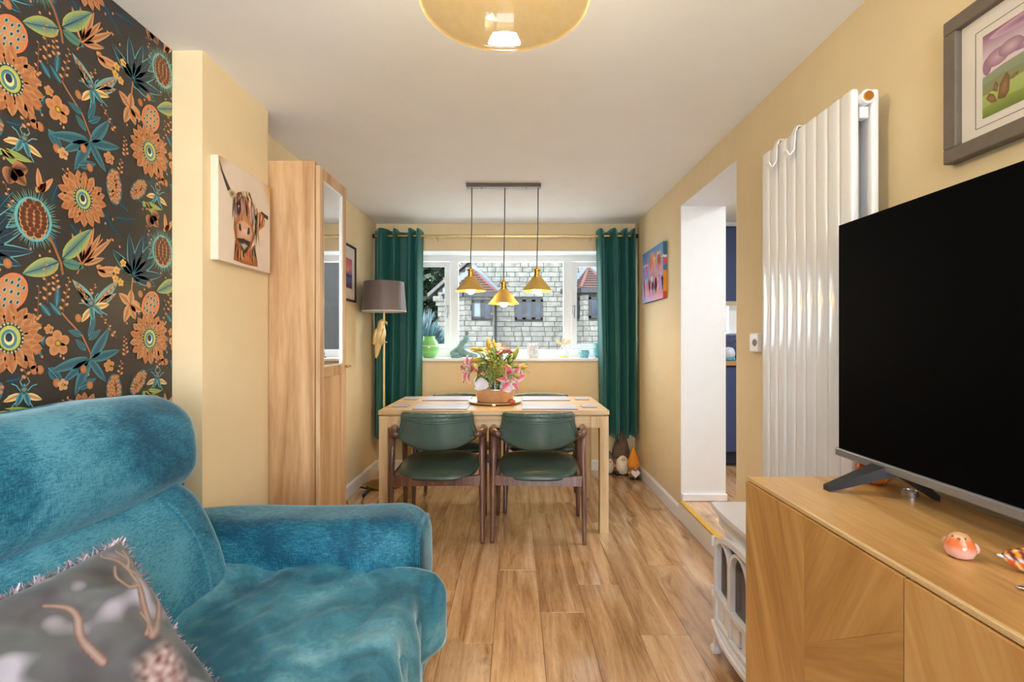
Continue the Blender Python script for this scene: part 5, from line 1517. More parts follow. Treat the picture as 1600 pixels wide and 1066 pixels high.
# pastel landscape, right wall near the camera
LXF = XR - 0.0135
def lw(x, y): return on_wall(1300 + x / 3.807, y / 3.807, LXF)
def landscape(A_):
    a0, a1, b0, b1 = 0.79, 1.166, 1.742, 1.936
    def R(x, y):
        p = lw(x, y); return (max(a0, min(a1, p[0])), max(b0, min(b1, p[1])))
    for (q0, q1, z0, z1) in ((a0 - 0.018, a1 + 0.018, b0 - 0.018, b1 + 0.018),):
        A_.stroke([(q0, z0), (q1, z0)], 0.0018, S(90, 84, 76), 1); A_.stroke([(q0, z1), (q1, z1)], 0.0018, S(90, 84, 76), 1); A_.stroke([(q0, z0), (q0, z1)], 0.0018, S(90, 84, 76), 1); A_.stroke([(q1, z0), (q1, z1)], 0.0018, S(90, 84, 76), 1)
    zm, zh = 1.835, 1.872
    A_.poly([(a0, zm), (a1, zm), (a1, zh), (a0, zh)], [S(206, 190, 214), S(236, 208, 214), S(238, 214, 214), S(216, 196, 218)], 1)
    A_.poly([(a0, zh), (a1, zh), (a1, b1), (a0, b1)], [S(216, 196, 218), S(230, 210, 218), S(150, 90, 120), S(190, 120, 150)], 1)
    for (u, v, ru, rv, c0, c1, L) in ((1.13, 1.870, 0.030, 0.020, S(206, 170, 186), S(160, 118, 140), 4), (1.10, 1.876, 0.028, 0.018, S(214, 180, 192), S(160, 118, 140), 5), (1.06, 1.868, 0.045, 0.013, S(190, 150, 172), S(150, 112, 140), 4), (1.0, 1.872, 0.045, 0.010, S(196, 150, 172), S(170, 130, 150), 4), (0.93, 1.915, 0.09, 0.012, S(176, 110, 138), S(206, 150, 172), 4), (1.06, 1.922, 0.09, 0.012, S(150, 84, 116), S(206, 170, 190), 3), (1.155, 1.86, 0.012, 0.020, S(170, 128, 150), S(150, 112, 136), 3)):
        A_.ell(max(u, a0 + ru), v, min(ru, a1 - u) if a1 - u > 0.005 else 0.005, rv, c0, c1, L, 0, 24)
    def hill(pts, c0, c1, L):
        A_.strip(pts, [(p[0], b0) for p in pts], c0, c1, L)
    hill([(a1, 1.838), (1.12, 1.846), (1.05, 1.850), (0.98, 1.842), (0.9, 1.852), (a0, 1.846)], S(150, 156, 128), S(120, 130, 84), 6)
    hill([(a1, 1.818), (1.12, 1.826), (1.05, 1.822), (0.98, 1.832), (0.9, 1.826), (a0, 1.834)], S(140, 142, 96), S(150, 150, 90), 7)
    hill([(a1, 1.794), (1.12, 1.800), (1.05, 1.806), (0.98, 1.808), (0.9, 1.804), (a0, 1.806)], S(178, 190, 110), S(150, 176, 70), 8)
    hill([(a1, 1.765), (1.12, 1.772), (1.05, 1.768), (0.98, 1.782), (0.9, 1.778), (a0, 1.78)], S(150, 160, 70), S(110, 130, 50), 9)
    def rock(pts, L): A_.fan([lw(*p) for p in pts], S(164, 122, 78), S(112, 80, 52), L)
    rock([(955, 540), (975, 482), (990, 500), (985, 545)], 10); rock([(985, 590), (1000, 500), (1040, 426), (1062, 450), (1055, 540), (1030, 582)], 11); rock([(918, 590), (935, 556), (965, 560), (985, 600), (950, 614)], 12)
    rock([(1062, 470), (1080, 440), (1110, 418), (1108, 440), (1080, 465)], 10)
framed('framed_picture', 'pastel landscape print in a grey-brown frame above the television', XR, 1, 0.70, 1.2565, 1.664, 2.024, 0.036, 0.030, pm('grey_brown_frame', S(110, 98, 86), 0.55, var=0.08, scale=30), M_mount, None, landscape, (XR, 0.98, 1.664))
# sunset print, left wall
def sunset(A_):
    a0, a1, b0, b1 = 3.64, 3.895, 1.62, 1.85
    st_ = [(b0, S(120, 60, 90)), (1.68, S(90, 80, 150)), (1.715, S(70, 100, 170)), (1.74, S(190, 110, 150)), (1.78, S(240, 140, 130)), (b1, S(206, 100, 140))]
    for (z0, c0), (z1, c1) in zip(st_[:-1], st_[1:]): A_.poly([(a0, z0), (a1, z0), (a1, z1), (a0, z1)], [c0, c0, c1, c1], 1)
    A_.fan([(a0, 1.715), (a0 + 0.1, 1.735), (a0 + 0.2, 1.72), (a1, 1.73), (a1, 1.71), (a0, 1.705)], S(60, 50, 110), S(70, 60, 120), 2)
    A_.ell(3.80, 1.76, 0.016, 0.016, S(255, 220, 150), S(250, 180, 120), 3)
framed('framed_picture', 'sunset print in a thin black frame between bookcase and curtain', XL, -1, 3.555, 3.973, 1.519, 1.958, 0.016, 0.022, pm('black_frame', S(38, 36, 38), 0.4), M_mount, None, sunset, (XL, 3.76, 1.519))

# thermostat
tm_ = thing('thermostat', 'small white wall thermostat beside the radiator', 'thermostat', (XR, 2.27, 1.163))
build('case', MB().rbox(XR - 0.022, XR - 0.0005, 2.228, 2.313, 1.163, 1.250, 0.006), M_white, tm_)
vt = MB()
for k in range(6): vt.rbox(XR - 0.0245, XR - 0.0215, 2.240 + 0.007 * k, 2.2445 + 0.007 * k, 1.188 + 0.004 * abs(k - 2.5), 1.226 - 0.004 * abs(k - 2.5), 0.001)
build('grille', vt, pm('beige_grille', S(176, 162, 150), 0.6), tm_)

# ------------------------------------------------------------------ table setting
M_mat = pm('pale_lilac_placemat', S(172, 178, 206), 0.35, var=0.06, scale=14)
M_cork = pm('dark_cork_edge', S(84, 78, 84), 0.8)
def mat_(name, x0, x1, y0, y1, label, cat, group):
    t = thing(name, label, cat, ((x0 + x1) / 2, (y0 + y1) / 2, TZ), group=group)
    build('backing', MB().rbox(x0, x1, y0, y1, TZ + 0.0003, TZ + 0.0035, 0.001), M_cork, t)
    build('face', MB().rbox(x0 + 0.0005, x1 - 0.0005, y0 + 0.0005, y1 - 0.0005, TZ + 0.0033, TZ + 0.0055, 0.001), M_mat, t)
sn = lambda py: F / ((py - VY) / 0.439)
G1, G2 = 'placemats on the dining table', 'coasters on the dining table'
for (x0, x1, y0, y1, l) in ((-0.655, -0.305, 3.125, 3.365, 'pale placemat in front of near chair by the bookcase side'), (0.045, 0.398, 3.125, 3.365, 'pale placemat in front of near chair by the doorway side'),
                            (-0.675, -0.33, 3.575, 3.83, 'pale placemat at far edge of table, left of the flowers'), (0.055, 0.40, 3.575, 3.83, 'pale placemat at far edge of table, right of the flowers')):
    mat_('placemat', x0, x1, y0, y1, l, 'placemat', G1)
for (x0, x1, y0, y1, l) in ((-0.810, -0.712, 3.24, 3.345, 'coaster at near left corner of the table'), (0.437, 0.535, 3.215, 3.32, 'coaster at near right corner of the table'),
                            (-0.825, -0.725, 3.62, 3.725, 'coaster at far left corner of the table'), (0.445, 0.545, 3.62, 3.725, 'coaster at far right corner of the table')):
    mat_('coaster', x0, x1, y0, y1, l, 'coaster', G2)
FX, FY = -0.142, 3.47
M_copper = pm('hammered_gold', S(236, 190, 142), 0.28, 0.4, var=0.08, scale=40, bmp=0.15, bscale=90)
tr = thing('tray', 'round gold rimmed tray under the flower bowl', 'tray', (FX, FY, TZ))
build('plate', MB().lathe([(0.0, 0.002), (0.15, 0.002), (0.178, 0.006), (0.188, 0.013), (0.190, 0.016), (0.186, 0.017), (0.172, 0.011), (0.148, 0.007), (0.0, 0.007)], (FX, FY, TZ), 48), M_copper, tr, smooth=True)
hd = MB()
hd.rbox(FX - 0.012, FX + 0.012, FY - 0.196, FY - 0.184, TZ + 0.002, TZ + 0.018, 0.002)
build('rim_tab', hd, M_brass, tr)
bw = thing('planter_bowl', 'hammered gold oval bowl holding the flower vase', 'bowl', (FX, FY, TZ + 0.008))
build('bowl', MB().lathe([(0.0, 0.008), (0.118, 0.008), (0.128, 0.014), (0.139, 0.094), (0.142, 0.096), (0.143, 0.101), (0.136, 0.101), (0.133, 0.094), (0.122, 0.018), (0.0, 0.014)], (FX, FY, TZ), 48, sy=0.75), M_copper, bw, smooth=True)
bb_ = MB(); bb_.lathe([(0.132, 0.097), (0.150, 0.097), (0.152, 0.100), (0.150, 0.104), (0.132, 0.104), (0.132, 0.097)], (FX, FY, TZ), 48, sy=0.76, cap=False)
build('rim', bb_, pm('bright_silver', S(224, 220, 214), 0.16, 0.9), bw, smooth=True)
vs_ = build('flower_vase', MB().lathe([(0.0, 0.014), (0.05, 0.016), (0.058, 0.03), (0.055, 0.09), (0.048, 0.14), (0.056, 0.185), (0.053, 0.185), (0.045, 0.14), (0.052, 0.09), (0.054, 0.032), (0.0, 0.026)], (FX, FY, TZ + 0.009), 28), pane('vase_glass', (0.93, 0.97, 0.96), refl=1.3), smooth=True)
tag(vs_, 'clear glass vase holding the lily stems', 'vase')

bq = thing('bouquet', 'bouquet of pink lilies with buds and greenery in the vase', 'flowers', (FX, FY, TZ + 0.03))
M_pet = vcol('lily_petal', 0.45, sheen=0.1)
M_leaf = vcol('leaf_green', 0.4)
rb = random.Random(21)
def petal_mesh(c, d, up, ln, wd, curl, cols, n=8, m=4, cup=0.25):
    mb = MB(); d = Vector(d).normalized(); up = Vector(up); up = (up - d * up.dot(d)).normalized(); sd = d.cross(up); c = Vector(c)
    def f(u, v):
        w = wd * (sin(pi * min(1, u ** 0.8 * 0.94 + 0.06)) ** 0.85)
        s = (v - 0.5) * 2
        return c + d * (ln * (u - 0.25 * curl * u * u)) + up * (ln * (0.10 * sin(pi * u) - curl * 0.55 * u * u) + cup * wd * s * s) + sd * (w * s * 0.5)
    mb.grid(f, n, m, lambda u, v, p: cols(u, abs(v - 0.5) * 2))
    return mb
def lily(c, axis, size, pink=1.0):
    axis = Vector(axis).normalized()
    t = Vector((0, 0, 1)) if abs(axis.z) < 0.8 else Vector((0, -1, 0))
    a1 = axis.cross(t).normalized(); a2 = axis.cross(a1)
    mb = MB()
    def cols(u, e):
        base = mixc(S(222, 70, 110), S(242, 180, 190), min(1, e * 0.9 + 0.25 * (1 - pink)))
        base = mixc(base, S(250, 236, 236), min(1, max(0, (e - 0.5) * 2.0)))
        base = mixc(base, S(246, 170, 140), 0.35 if u > 0.5 and e < 0.5 else 0.0)
        if u < 0.2: base = mixc(S(180, 200, 120), base, u / 0.2)
        return base
    for k in range(6):
        a = 2 * pi * k / 6 + rb.uniform(-0.1, 0.1)
        rd = a1 * cos(a) + a2 * sin(a)
        d = (rd * (0.88 if k % 2 else 0.78) + axis * 0.55).normalized()
        q = petal_mesh(Vector(c) + rd * size * 0.02, d, axis, size * rb.uniform(0.95, 1.08), size * (0.56 if k % 2 else 0.42), 0.55, cols)
        mb.add(q.v, q.f, q.c)
    L_ = build('lily', mb, M_pet, bq, smooth=True, fix=False)
    st_ = MB()
    for k in range(6):
        a = 2 * pi * k / 6 + 0.5
        rd = a1 * cos(a) + a2 * sin(a)
        tip = Vector(c) + axis * size * 0.62 + rd * size * 0.22
        st_.tube([Vector(c), Vector(c) + axis * size * 0.35 + rd * size * 0.06, tip], size * 0.012, 5, col=S(190, 206, 130))
        st_.tube([tip - a1 * size * 0.05, tip + a1 * size * 0.05], size * 0.025, 5, col=S(140, 64, 30))
    build('stamens', st_, M_pet, L_, fix=False)
    sm_ = MB(); sm_.tube([Vector(c) - axis * size * 0.12, Vector(c).lerp(Vector((FX, FY, TZ + 0.12)), 0.55), (FX + rb.uniform(-.02, .02), FY + rb.uniform(-.02, .02), TZ + 0.05)], 0.004, 6, col=S(92, 130, 60))
    build('stem', sm_, M_leaf, L_, smooth=True)
def fp(zx, zy, dy=0.0):
    """bouquet place from the close-up of the flowers"""
    px, py = 715 + zx / 8.887, 525 + zy / 8.887
    x, z = on_front(px, py, FY + dy); return Vector((x, FY + dy, z))
lily(fp(215, 470, -0.07), (-0.75, -0.55, 0.15), 0.125)
lily(fp(700, 555, -0.09), (0.45, -0.75, -0.25), 0.135, 1.2)
lily(fp(500, 260, 0.0), (-0.05, -0.45, 0.8), 0.12, 0.7)
lily(fp(640, 250, 0.07), (0.4, 0.2, 0.75), 0.10, 0.3)
lily(fp(830, 500, 0.0), (0.8, -0.1, 0.25), 0.075, 0.5)
def bud(c, d, ln, wd, c0, c1):
    mb = MB(); c = Vector(c); d = Vector(d).normalized()
    pts = [c + d * ln * t for t in (0, 0.08, 0.3, 0.6, 0.85, 1.0)]
    mb.tube(pts, [wd * 0.25, wd * 0.4, wd * 0.5, wd * 0.48, wd * 0.25, wd * 0.04], 10)
    cc = []
    for i in range(6): cc += [mixc(c0, c1, i / 5)] * 10
    mb.c = cc
    o = build('bud', mb, M_leaf, bq, smooth=True)
    sm_ = MB(); sm_.tube([c, c.lerp(Vector((FX, FY, TZ + 0.14)), 0.6), (FX, FY, TZ + 0.06)], 0.003, 6, col=S(104, 136, 60)); build('stem', sm_, M_leaf, o, smooth=True)
YG, YO2 = S(140, 160, 60), S(218, 176, 60)
bud(fp(440, 190, 0.0), (-0.1, -0.1, 1), 0.09, 0.032, YG, YO2); bud(fp(515, 180, 0.03), (-0.15, 0, 1), 0.07, 0.026, YG, YO2)
bud(fp(390, 195, -0.03), (-1, -0.2, 0.10), 0.115, 0.03, YG, S(226, 160, 70)); bud(fp(775, 330, -0.04), (0.35, -0.2, 0.95), 0.105, 0.032, S(110, 150, 60), S(200, 190, 80))
bud(fp(340, 340, -0.05), (-0.95, -0.3, 0.12), 0.085, 0.034, YG, YO2); bud(fp(235, 350, -0.02), (-1, -0.1, 0.05), 0.075, 0.026, YG, S(226, 180, 80))
bud(fp(780, 425, -0.02), (1, -0.1, -0.05), 0.105, 0.030, S(120, 150, 60), YO2); bud(fp(770, 545, -0.11), (1, -0.3, 0.0), 0.055, 0.03, YG, S(206, 200, 90))
def leafm(c, d, ln, wd, c0, c1, up=(0, -0.3, 1), curl=0.4):
    q = petal_mesh(c, d, up, ln, wd, curl, lambda u, e: mixc(c1, c0, min(1, e + 0.1)) , 7, 4, 0.12)
    build('leaf', q, M_leaf, bq, smooth=True, fix=False)
GD, GM, GL = S(52, 84, 48), S(96, 134, 66), S(150, 182, 104)
for (zx, zy, dy, dx_, dz_, ln, wd) in ((380, 340, -0.06, -0.5, 0.8, 0.10, 0.04), (330, 300, 0.0, -0.7, 0.7, 0.09, 0.05), (450, 320, -0.08, -0.6, 0.8, 0.12, 0.035), (520, 330, -0.10, -0.25, 0.9, 0.09, 0.04), (600, 330, -0.04, 0.2, 0.95, 0.09, 0.06), (700, 380, -0.06, 0.5, 0.7, 0.09, 0.06),
                                       (330, 430, -0.10, -0.9, 0.2, 0.07, 0.05), (360, 560, -0.10, -0.8, -0.4, 0.08, 0.05), (640, 470, -0.12, 0.7, 0.3, 0.08, 0.05), (600, 560, -0.12, 0.5, -0.7, 0.07, 0.05), (820, 430, 0.02, 0.9, 0.35, 0.09, 0.04), (300, 250, 0.05, -0.8, 0.5, 0.08, 0.05),
                                       (240, 480, -0.06, -1, 0.0, 0.06, 0.03), (420, 420, -0.12, -0.5, 0.3, 0.07, 0.05), (560, 420, -0.13, 0.3, 0.6, 0.07, 0.045), (700, 300, 0.05, 0.7, 0.6, 0.10, 0.05), (860, 480, -0.04, 1, 0.0, 0.08, 0.03), (480, 520, -0.14, -0.2, -0.7, 0.07, 0.04)):
    k = rb.random()
    leafm(fp(zx, zy, dy), (dx_, rb.uniform(-0.5, 0.1), dz_), ln, wd, mixc(GD, GM, k), mixc(GM, GL, k))
for k in range(26):
    a = rb.uniform(0, 2 * pi); q = rb.uniform(60, 210)
    leafm(fp(530 + q * cos(a) * 1.2, 430 + q * sin(a) * 0.8, rb.uniform(-0.09, 0.06)), (cos(a), rb.uniform(-0.6, 0.2), -sin(a) * 0.8 + 0.35), rb.uniform(0.06, 0.10), rb.uniform(0.03, 0.05), mixc(GD, GM, rb.random()), mixc(GM, GL, rb.random()))
for (zx, zy, dx_, dz_) in ((350, 480, -0.6, -0.5), (400, 420, 0.5, 0.5), (600, 300, 0.2, 0.7)):
    leafm(fp(zx, zy, -0.12), (dx_, -0.2, dz_), 0.06, 0.04, S(120, 66, 40), S(168, 106, 64))
for (zx, zy, dx_, dz_) in ((370, 600, -0.45, -0.75), (660, 620, 0.35, -0.8)):       # broad white petals at the vase neck
    leafm(fp(zx, zy, -0.07), (dx_, -0.3, dz_), 0.10, 0.105, S(240, 238, 244), S(226, 220, 232), up=(0, -1, 0.2), curl=0.2)
leafm(fp(265, 570, -0.08), (-0.1, -0.3, -0.9), 0.07, 0.03, S(236, 236, 240), S(246, 226, 232))
fil = MB()
for k in range(800):
    u, v = rb.gauss(0, 1), rb.gauss(0, 1)
    c = fp(530 + 68 * u, 470 + 80 * v, -0.10 + rb.uniform(-0.05, 0.05))
    r = rb.uniform(0.0035, 0.0075)
    col = mixc(S(96, 118, 52), S(196, 196, 104), rb.random())
    fil.add([c + Vector(p) * r for p in ((1, 0, 0), (-1, 0, 0), (0, 1, 0), (0, -1, 0), (0, 0, 1), (0, 0, -1))], [(0, 2, 4), (2, 1, 4), (1, 3, 4), (3, 0, 4), (2, 0, 5), (1, 2, 5), (3, 1, 5), (0, 3, 5)], col)
fo = build('filler_sprays', fil, M_leaf, bq, fix=False, kind='stuff'); fo['label'] = 'tiny yellow green filler blossom'
fst = MB()
for k in range(9):
    a = rb.uniform(0, 2 * pi); fst.tube([fp(530 + rb.uniform(-90, 90), 480 + rb.uniform(-60, 60), -0.08), (FX + 0.03 * cos(a), FY + 0.03 * sin(a), TZ + 0.16), (FX + 0.035 * cos(a + 2), FY + 0.035 * sin(a + 2), TZ + 0.04)], 0.003, 6, col=S(150, 170, 140))
build('filler_stems', fst, M_leaf, bq, smooth=True)
apple = MB(); apple.ball((FX + 0.118, FY - 0.135, TZ + 0.025), 0.026, 0.022, 0.020, 14, 10)
tag(build('red_pebble', apple, pm('russet_glaze', S(186, 92, 56), 0.3, var=0.15), smooth=True), 'small russet pebble ornament on the gold tray', 'ornament')

# ------------------------------------------------------------------ window sill ornaments
SZ, SYC = 1.0485, 4.70
def sl(px, py=560, y=SYC): return on_front(px, py, y)
def slx(px, y=SYC): return on_front(px, 550, y)[0]
# green glass vase
x = slx(671); M_gg = pm('green_glaze_glass', S(140, 206, 120), 0.12, var=0.18, scale=1.0, stretch=(1, 1, 26), coat=0.4)
gv = thing('glass_vase', 'round green banded glass vase beside the left curtain', 'vase', (x, SYC, SZ))
build('body', MB().lathe([(0.0, 0.0), (0.045, 0.0), (0.055, 0.006), (0.080, 0.045), (0.092, 0.090), (0.088, 0.130), (0.070, 0.165), (0.056, 0.180), (0.056, 0.205), (0.052, 0.205), (0.052, 0.18), (0.0, 0.17)], (x, SYC, SZ), 32), M_gg, gv, smooth=True)
build('band', MB().lathe([(0.0895, 0.108), (0.0915, 0.110), (0.0905, 0.118), (0.0875, 0.118)], (x, SYC, SZ), 32, cap=False), pm('pale_green_band', S(226, 240, 216), 0.2), gv, smooth=True)
# teal hare ornament
x = slx(722)
M_hare = pm('teal_verdigris', S(126, 164, 162), 0.45, var=0.22, scale=26)
ha = thing('hare_ornament', 'verdigris teal hare figurine lying on the window sill', 'ornament', (x, SYC, SZ))
hb = MB()
hb.ball((x - 0.055, SYC, SZ + 0.045), 0.062, 0.045, 0.045, 18, 12)
hb.tube([(x - 0.05, SYC, SZ + 0.05), (x - 0.02, SYC, SZ + 0.085), (x + 0.0, SYC, SZ + 0.125), (x + 0.012, SYC, SZ + 0.155)], [0.045, 0.04, 0.032, 0.030], 14)
hb.tube([(x - 0.02, SYC, SZ + 0.06), (x + 0.05, SYC, SZ + 0.035), (x + 0.13, SYC, SZ + 0.022), (x + 0.15, SYC, SZ + 0.018)], [0.046, 0.032, 0.02, 0.012], 14)
build('body', hb, M_hare, ha, smooth=True)
hh = MB(); hh.tube([(x + 0.0, SYC, SZ + 0.135), (x + 0.03, SYC, SZ + 0.16), (x + 0.055, SYC, SZ + 0.182), (x + 0.068, SYC, SZ + 0.196)], [0.026, 0.030, 0.022, 0.010], 14)
build('head', hh, M_hare, ha, smooth=True)
for dy in (-0.018, 0.018):
    er = MB(); er.tube([(x + 0.01, SYC + dy, SZ + 0.16), (x + 0.04, SYC + dy * 1.3, SZ + 0.197), (x + 0.062, SYC + dy * 1.4, SZ + 0.212)], [0.008, 0.013, 0.005], 8); build('ear', er, M_hare, ha, smooth=True)
    lg = MB(); lg.tube([(x - 0.10, SYC + dy * 1.6, SZ + 0.012), (x - 0.04, SYC + dy * 2, SZ + 0.012), (x + 0.0, SYC + dy * 2, SZ + 0.011)], [0.012, 0.013, 0.009], 8); build('leg', lg, M_hare, ha, smooth=True)
# small silver figurine behind the lilies
x = slx(797)
fg = thing('silver_figurine', 'small dark silver figurine half hidden behind the lilies', 'ornament', (x, SYC, SZ))
build('base', MB().lathe([(0.0, 0.0), (0.03, 0.0), (0.03, 0.012), (0.0, 0.014)], (x, SYC, SZ), 16), pm('tarnished_silver', S(120, 116, 124), 0.3, 0.8), fg, auto=40)
build('figure', MB().lathe([(0.012, 0.012), (0.016, 0.04), (0.009, 0.06), (0.013, 0.085), (0.006, 0.097), (0.011, 0.108), (0.008, 0.12), (0.0, 0.125)], (x, SYC, SZ), 14), pm('tarnished_silver', S(120, 116, 124), 0.3, 0.8), fg, smooth=True)
# cut glass votive
x = slx(832.5)
M_crystal = pm('cut_crystal', S(226, 226, 226), 0.12, var=0.25, scale=70, spec=0.8)
cgv = thing('crystal_votive', 'square cut-crystal candle holder on the window sill', 'candle holder', (x, SYC, SZ))
cb = MB()
for k in range(6):
    for sd in range(4):
        for j in range(4):
            a = (j - 1.5) * 0.021; z = SZ + 0.012 + k * 0.019
            ps = ((a, -0.047), (a, 0.047), (-0.047, a), (0.047, a))[sd]
            cb.ball((x + ps[0], SYC + ps[1], z), 0.0125, 0.0125, 0.011, 5, 4)
build('facets', cb, M_crystal, cgv)
build('body', MB().rbox(x - 0.046, x + 0.046, SYC - 0.046, SYC + 0.046, SZ, SZ + 0.118, 0.004), M_crystal, cgv)
for sx in (-1, 1):
    for k in range(3): pass
rimm = MB()
for k in range(5):
    a = (k - 2) * 0.022
    for (px_, py_) in ((a, -0.044), (a, 0.044), (-0.044, a), (0.044, a)): rimm.lathe([(0.010, 0.0), (0.006, 0.014), (0.0, 0.020)], (x + px_, SYC + py_, SZ + 0.118), 6)
build('points', rimm, M_crystal, cgv)
# wire angel with gold leaf wings
x = slx(880)
an = thing('angel_ornament', 'wire angel with gold leaf wings on the window sill', 'ornament', (x, SYC, SZ))
build('base', MB().rbox(x - 0.046, x + 0.046, SYC - 0.02, SYC + 0.02, SZ, SZ + 0.014, 0.003), M_gold, an)
aw = MB(); aw.tube(smoothp([(x - 0.044, SYC, SZ + 0.014), (x - 0.05, SYC, SZ + 0.03), (x - 0.026, SYC, SZ + 0.08), (x - 0.006, SYC, SZ + 0.125), (x + 0.006, SYC, SZ + 0.125), (x + 0.026, SYC, SZ + 0.08), (x + 0.05, SYC, SZ + 0.03), (x + 0.044, SYC, SZ + 0.014)]), 0.0038, 6)
build('wire_body', aw, pm('polished_steel_wire', S(190, 190, 196), 0.2, 1.0), an, smooth=True)
def wing(name, a, ln, wd):
    m = MB(); c = Vector((x, SYC, SZ + 0.122))
    d = Vector((cos(a), 0, sin(a))); n_ = Vector((-sin(a), 0, cos(a)))
    vs = []
    for side in (-0.003, 0.003):
        for k in range(12):
            t = 2 * pi * k / 12
            vs.append(c + d * (ln * (0.5 + 0.5 * cos(t)) + 0.008) + n_ * wd * 0.5 * sin(t) * (0.75 + 0.25 * cos(t)) + Vector((0, side, 0)))
    m.add(vs, [tuple(range(12)), tuple(reversed(range(12, 24)))] + [(k, (k + 1) % 12, 12 + (k + 1) % 12, 12 + k) for k in range(12)])
    build(name, m, M_pgold, an)
wing('wing', radians(150), 0.075, 0.042); wing('wing', radians(30), 0.075, 0.042); wing('head', radians(90), 0.058, 0.036)
# teal hobnail glass votives
M_teal_g = pm('teal_hobnail_glass', S(120, 190, 200), 0.15, var=0.35, scale=90, coat=0.4)
def hobnail(px, r, h, label):
    x = slx(px)
    t = thing('hobnail_votive', label, 'candle holder', (x, SYC, SZ), group='teal votives on the window sill')
    prof = [(0.0, 0.0), (r * 0.72, 0.0), (r * 0.95, h * 0.3), (r, h * 0.6), (r * 0.93, h), (r * 0.86, h), (r * 0.9, h * 0.6), (r * 0.6, h * 0.08), (0.0, h * 0.07)]
    build('glass', MB().lathe(prof, (x, SYC, SZ), 24), M_teal_g, t, smooth=True)
    m = MB()
    rows = max(4, int(h / 0.017))
    for i in range(rows):
        z = h * (0.1 + 0.82 * i / (rows - 1)); q = z / h
        rr = r * (0.74 + 0.26 * min(1, q / 0.55)) if q < 0.6 else r * (1 - 0.06 * (q - 0.6) / 0.4)
        nn = int(2 * pi * rr / 0.017)
        for k in range(nn):
            a = 2 * pi * (k + 0.5 * (i % 2)) / nn
            m.ball((x + rr * cos(a), SYC + rr * sin(a), SZ + z), 0.0065, 0.0065, 0.0065, 6, 4)
    build('studs', m, M_teal_g, t, smooth=True, kind='stuff')
hobnail(913, 0.044, 0.075, 'small teal hobnail glass votive near the wire angel')
hobnail(937.5, 0.060, 0.150, 'larger teal hobnail glass half behind the right curtain')

# ------------------------------------------------------------------ gnomes in the corner
M_hat1 = pm('brown_felt_hat', S(96, 78, 66), 0.85, var=0.35, scale=30, stretch=(1, 1, 0.3))
M_hat2 = pm('orange_felt_hat', S(224, 146, 42), 0.8, var=0.1)
M_hat3 = pm('grey_felt_hat', S(120, 110, 112), 0.85, var=0.2)
M_beard = pm('cream_beard', S(232, 222, 206), 0.9, var=0.12, scale=60, stretch=(1, 1, 0.2), bmp=0.4, bscale=200)
M_skin = pm('gnome_nose_wood', S(214, 172, 132), 0.6)
M_coat1 = pm('gnome_brown_body', S(150, 108, 72), 0.7, var=0.15)
M_boot = pm('gnome_dark_boot', S(44, 40, 44), 0.6)
def gnome(px, y, r, hbody, hhat, mhat, mbody, label, heart=None, lean=0.0, ztop_w=1.0):
    x = on_front(px, 700, y)[0]
    t = thing('garden_gnome', label, 'gnome', (x, y, 0), group='gnomes in the corner by the doorway wall')
    build('body', MB().lathe([(0.0, 0.012), (r * 0.9, 0.012), (r, hbody * 0.25), (r * 0.94, hbody * 0.7), (r * 0.6, hbody), (0.0, hbody * 1.02)], (x, y, 0), 22), mbody, t, smooth=True)
    for sx in (-1, 1):
        bt_ = MB(); bt_.ball((x + sx * r * 0.5, y - r * 0.75, r * 0.24), r * 0.42, r * 0.5, r * 0.24, 14, 8); build('boot', bt_, M_boot, t, smooth=True)
    hp = []
    n = 10
    hm = MB()
    pts = [(x, y, hbody * 0.80)] ; rad_ = [r * 1.12 * ztop_w]
    for k in range(1, n + 1):
        q = k / n
        pts.append((x + lean * q * q, y, hbody * 0.80 + hhat * q)); rad_.append(max(0.004, r * 1.12 * ztop_w * (1 - q) ** 0.75 * (1 + 0.18 * sin(pi * q))))
    hm.tube(pts, rad_, 18)
    hat = build('hat', hm, mhat, t, smooth=True)
    bm_ = MB(); bm_.tube([(x, y - r * 0.62, hbody * 0.92), (x, y - r * 0.86, hbody * 0.70), (x, y - r * 1.02, hbody * 0.40), (x + r * 0.05, y - r * 0.98, hbody * 0.14), (x, y - r * 0.9, hbody * 0.05)], [r * 0.45, r * 0.72, r * 0.78, r * 0.5, r * 0.12], 16)
    if heart is None: build('beard', bm_, M_beard, t, smooth=True)
    nz = MB(); nz.ball((x, y - r * 1.42, hbody * 0.80), r * 0.26, r * 0.24, r * 0.22, 12, 8); build('nose', nz, M_skin, t, smooth=True)
    for sx in (-1, 1):
        hnd = MB(); hnd.ball((x + sx * r * 0.92, y - r * 0.5, hbody * 0.42), r * 0.24, r * 0.26, r * 0.22, 10, 8); build('hand', hnd, M_skin, t, smooth=True)
    if heart:
        outline = []
        for k in range(24):
            a = 2 * pi * k / 24
            outline.append((x + heart * sin(a) ** 3 * 1.0, hbody * 0.45 + heart * (0.8125 * cos(a) - 0.3125 * cos(2 * a) - 0.125 * cos(3 * a) - 0.0625 * cos(4 * a))))
        build('heart', MB().prism(outline, 'Y', y - r * 1.5, y - r * 1.02), pm('white_heart', S(240, 236, 230), 0.5), t)
    return t
gnome(970.0, 4.50, 0.074, 0.185, 0.26, M_hat1, M_coat1, 'tallest garden gnome with brown pointed hat and long cream beard', lean=0.022)
gnome(990.0, 4.33, 0.050, 0.135, 0.165, M_hat2, M_coat1, 'garden gnome with orange hat holding a white heart', heart=0.036)
gnome(951.0, 4.53, 0.050, 0.14, 0.10, M_hat3, pm('gnome_blue_body', S(166, 180, 196), 0.7, var=0.1), 'small grey-blue garden gnome half hidden by the table leg', lean=-0.01)

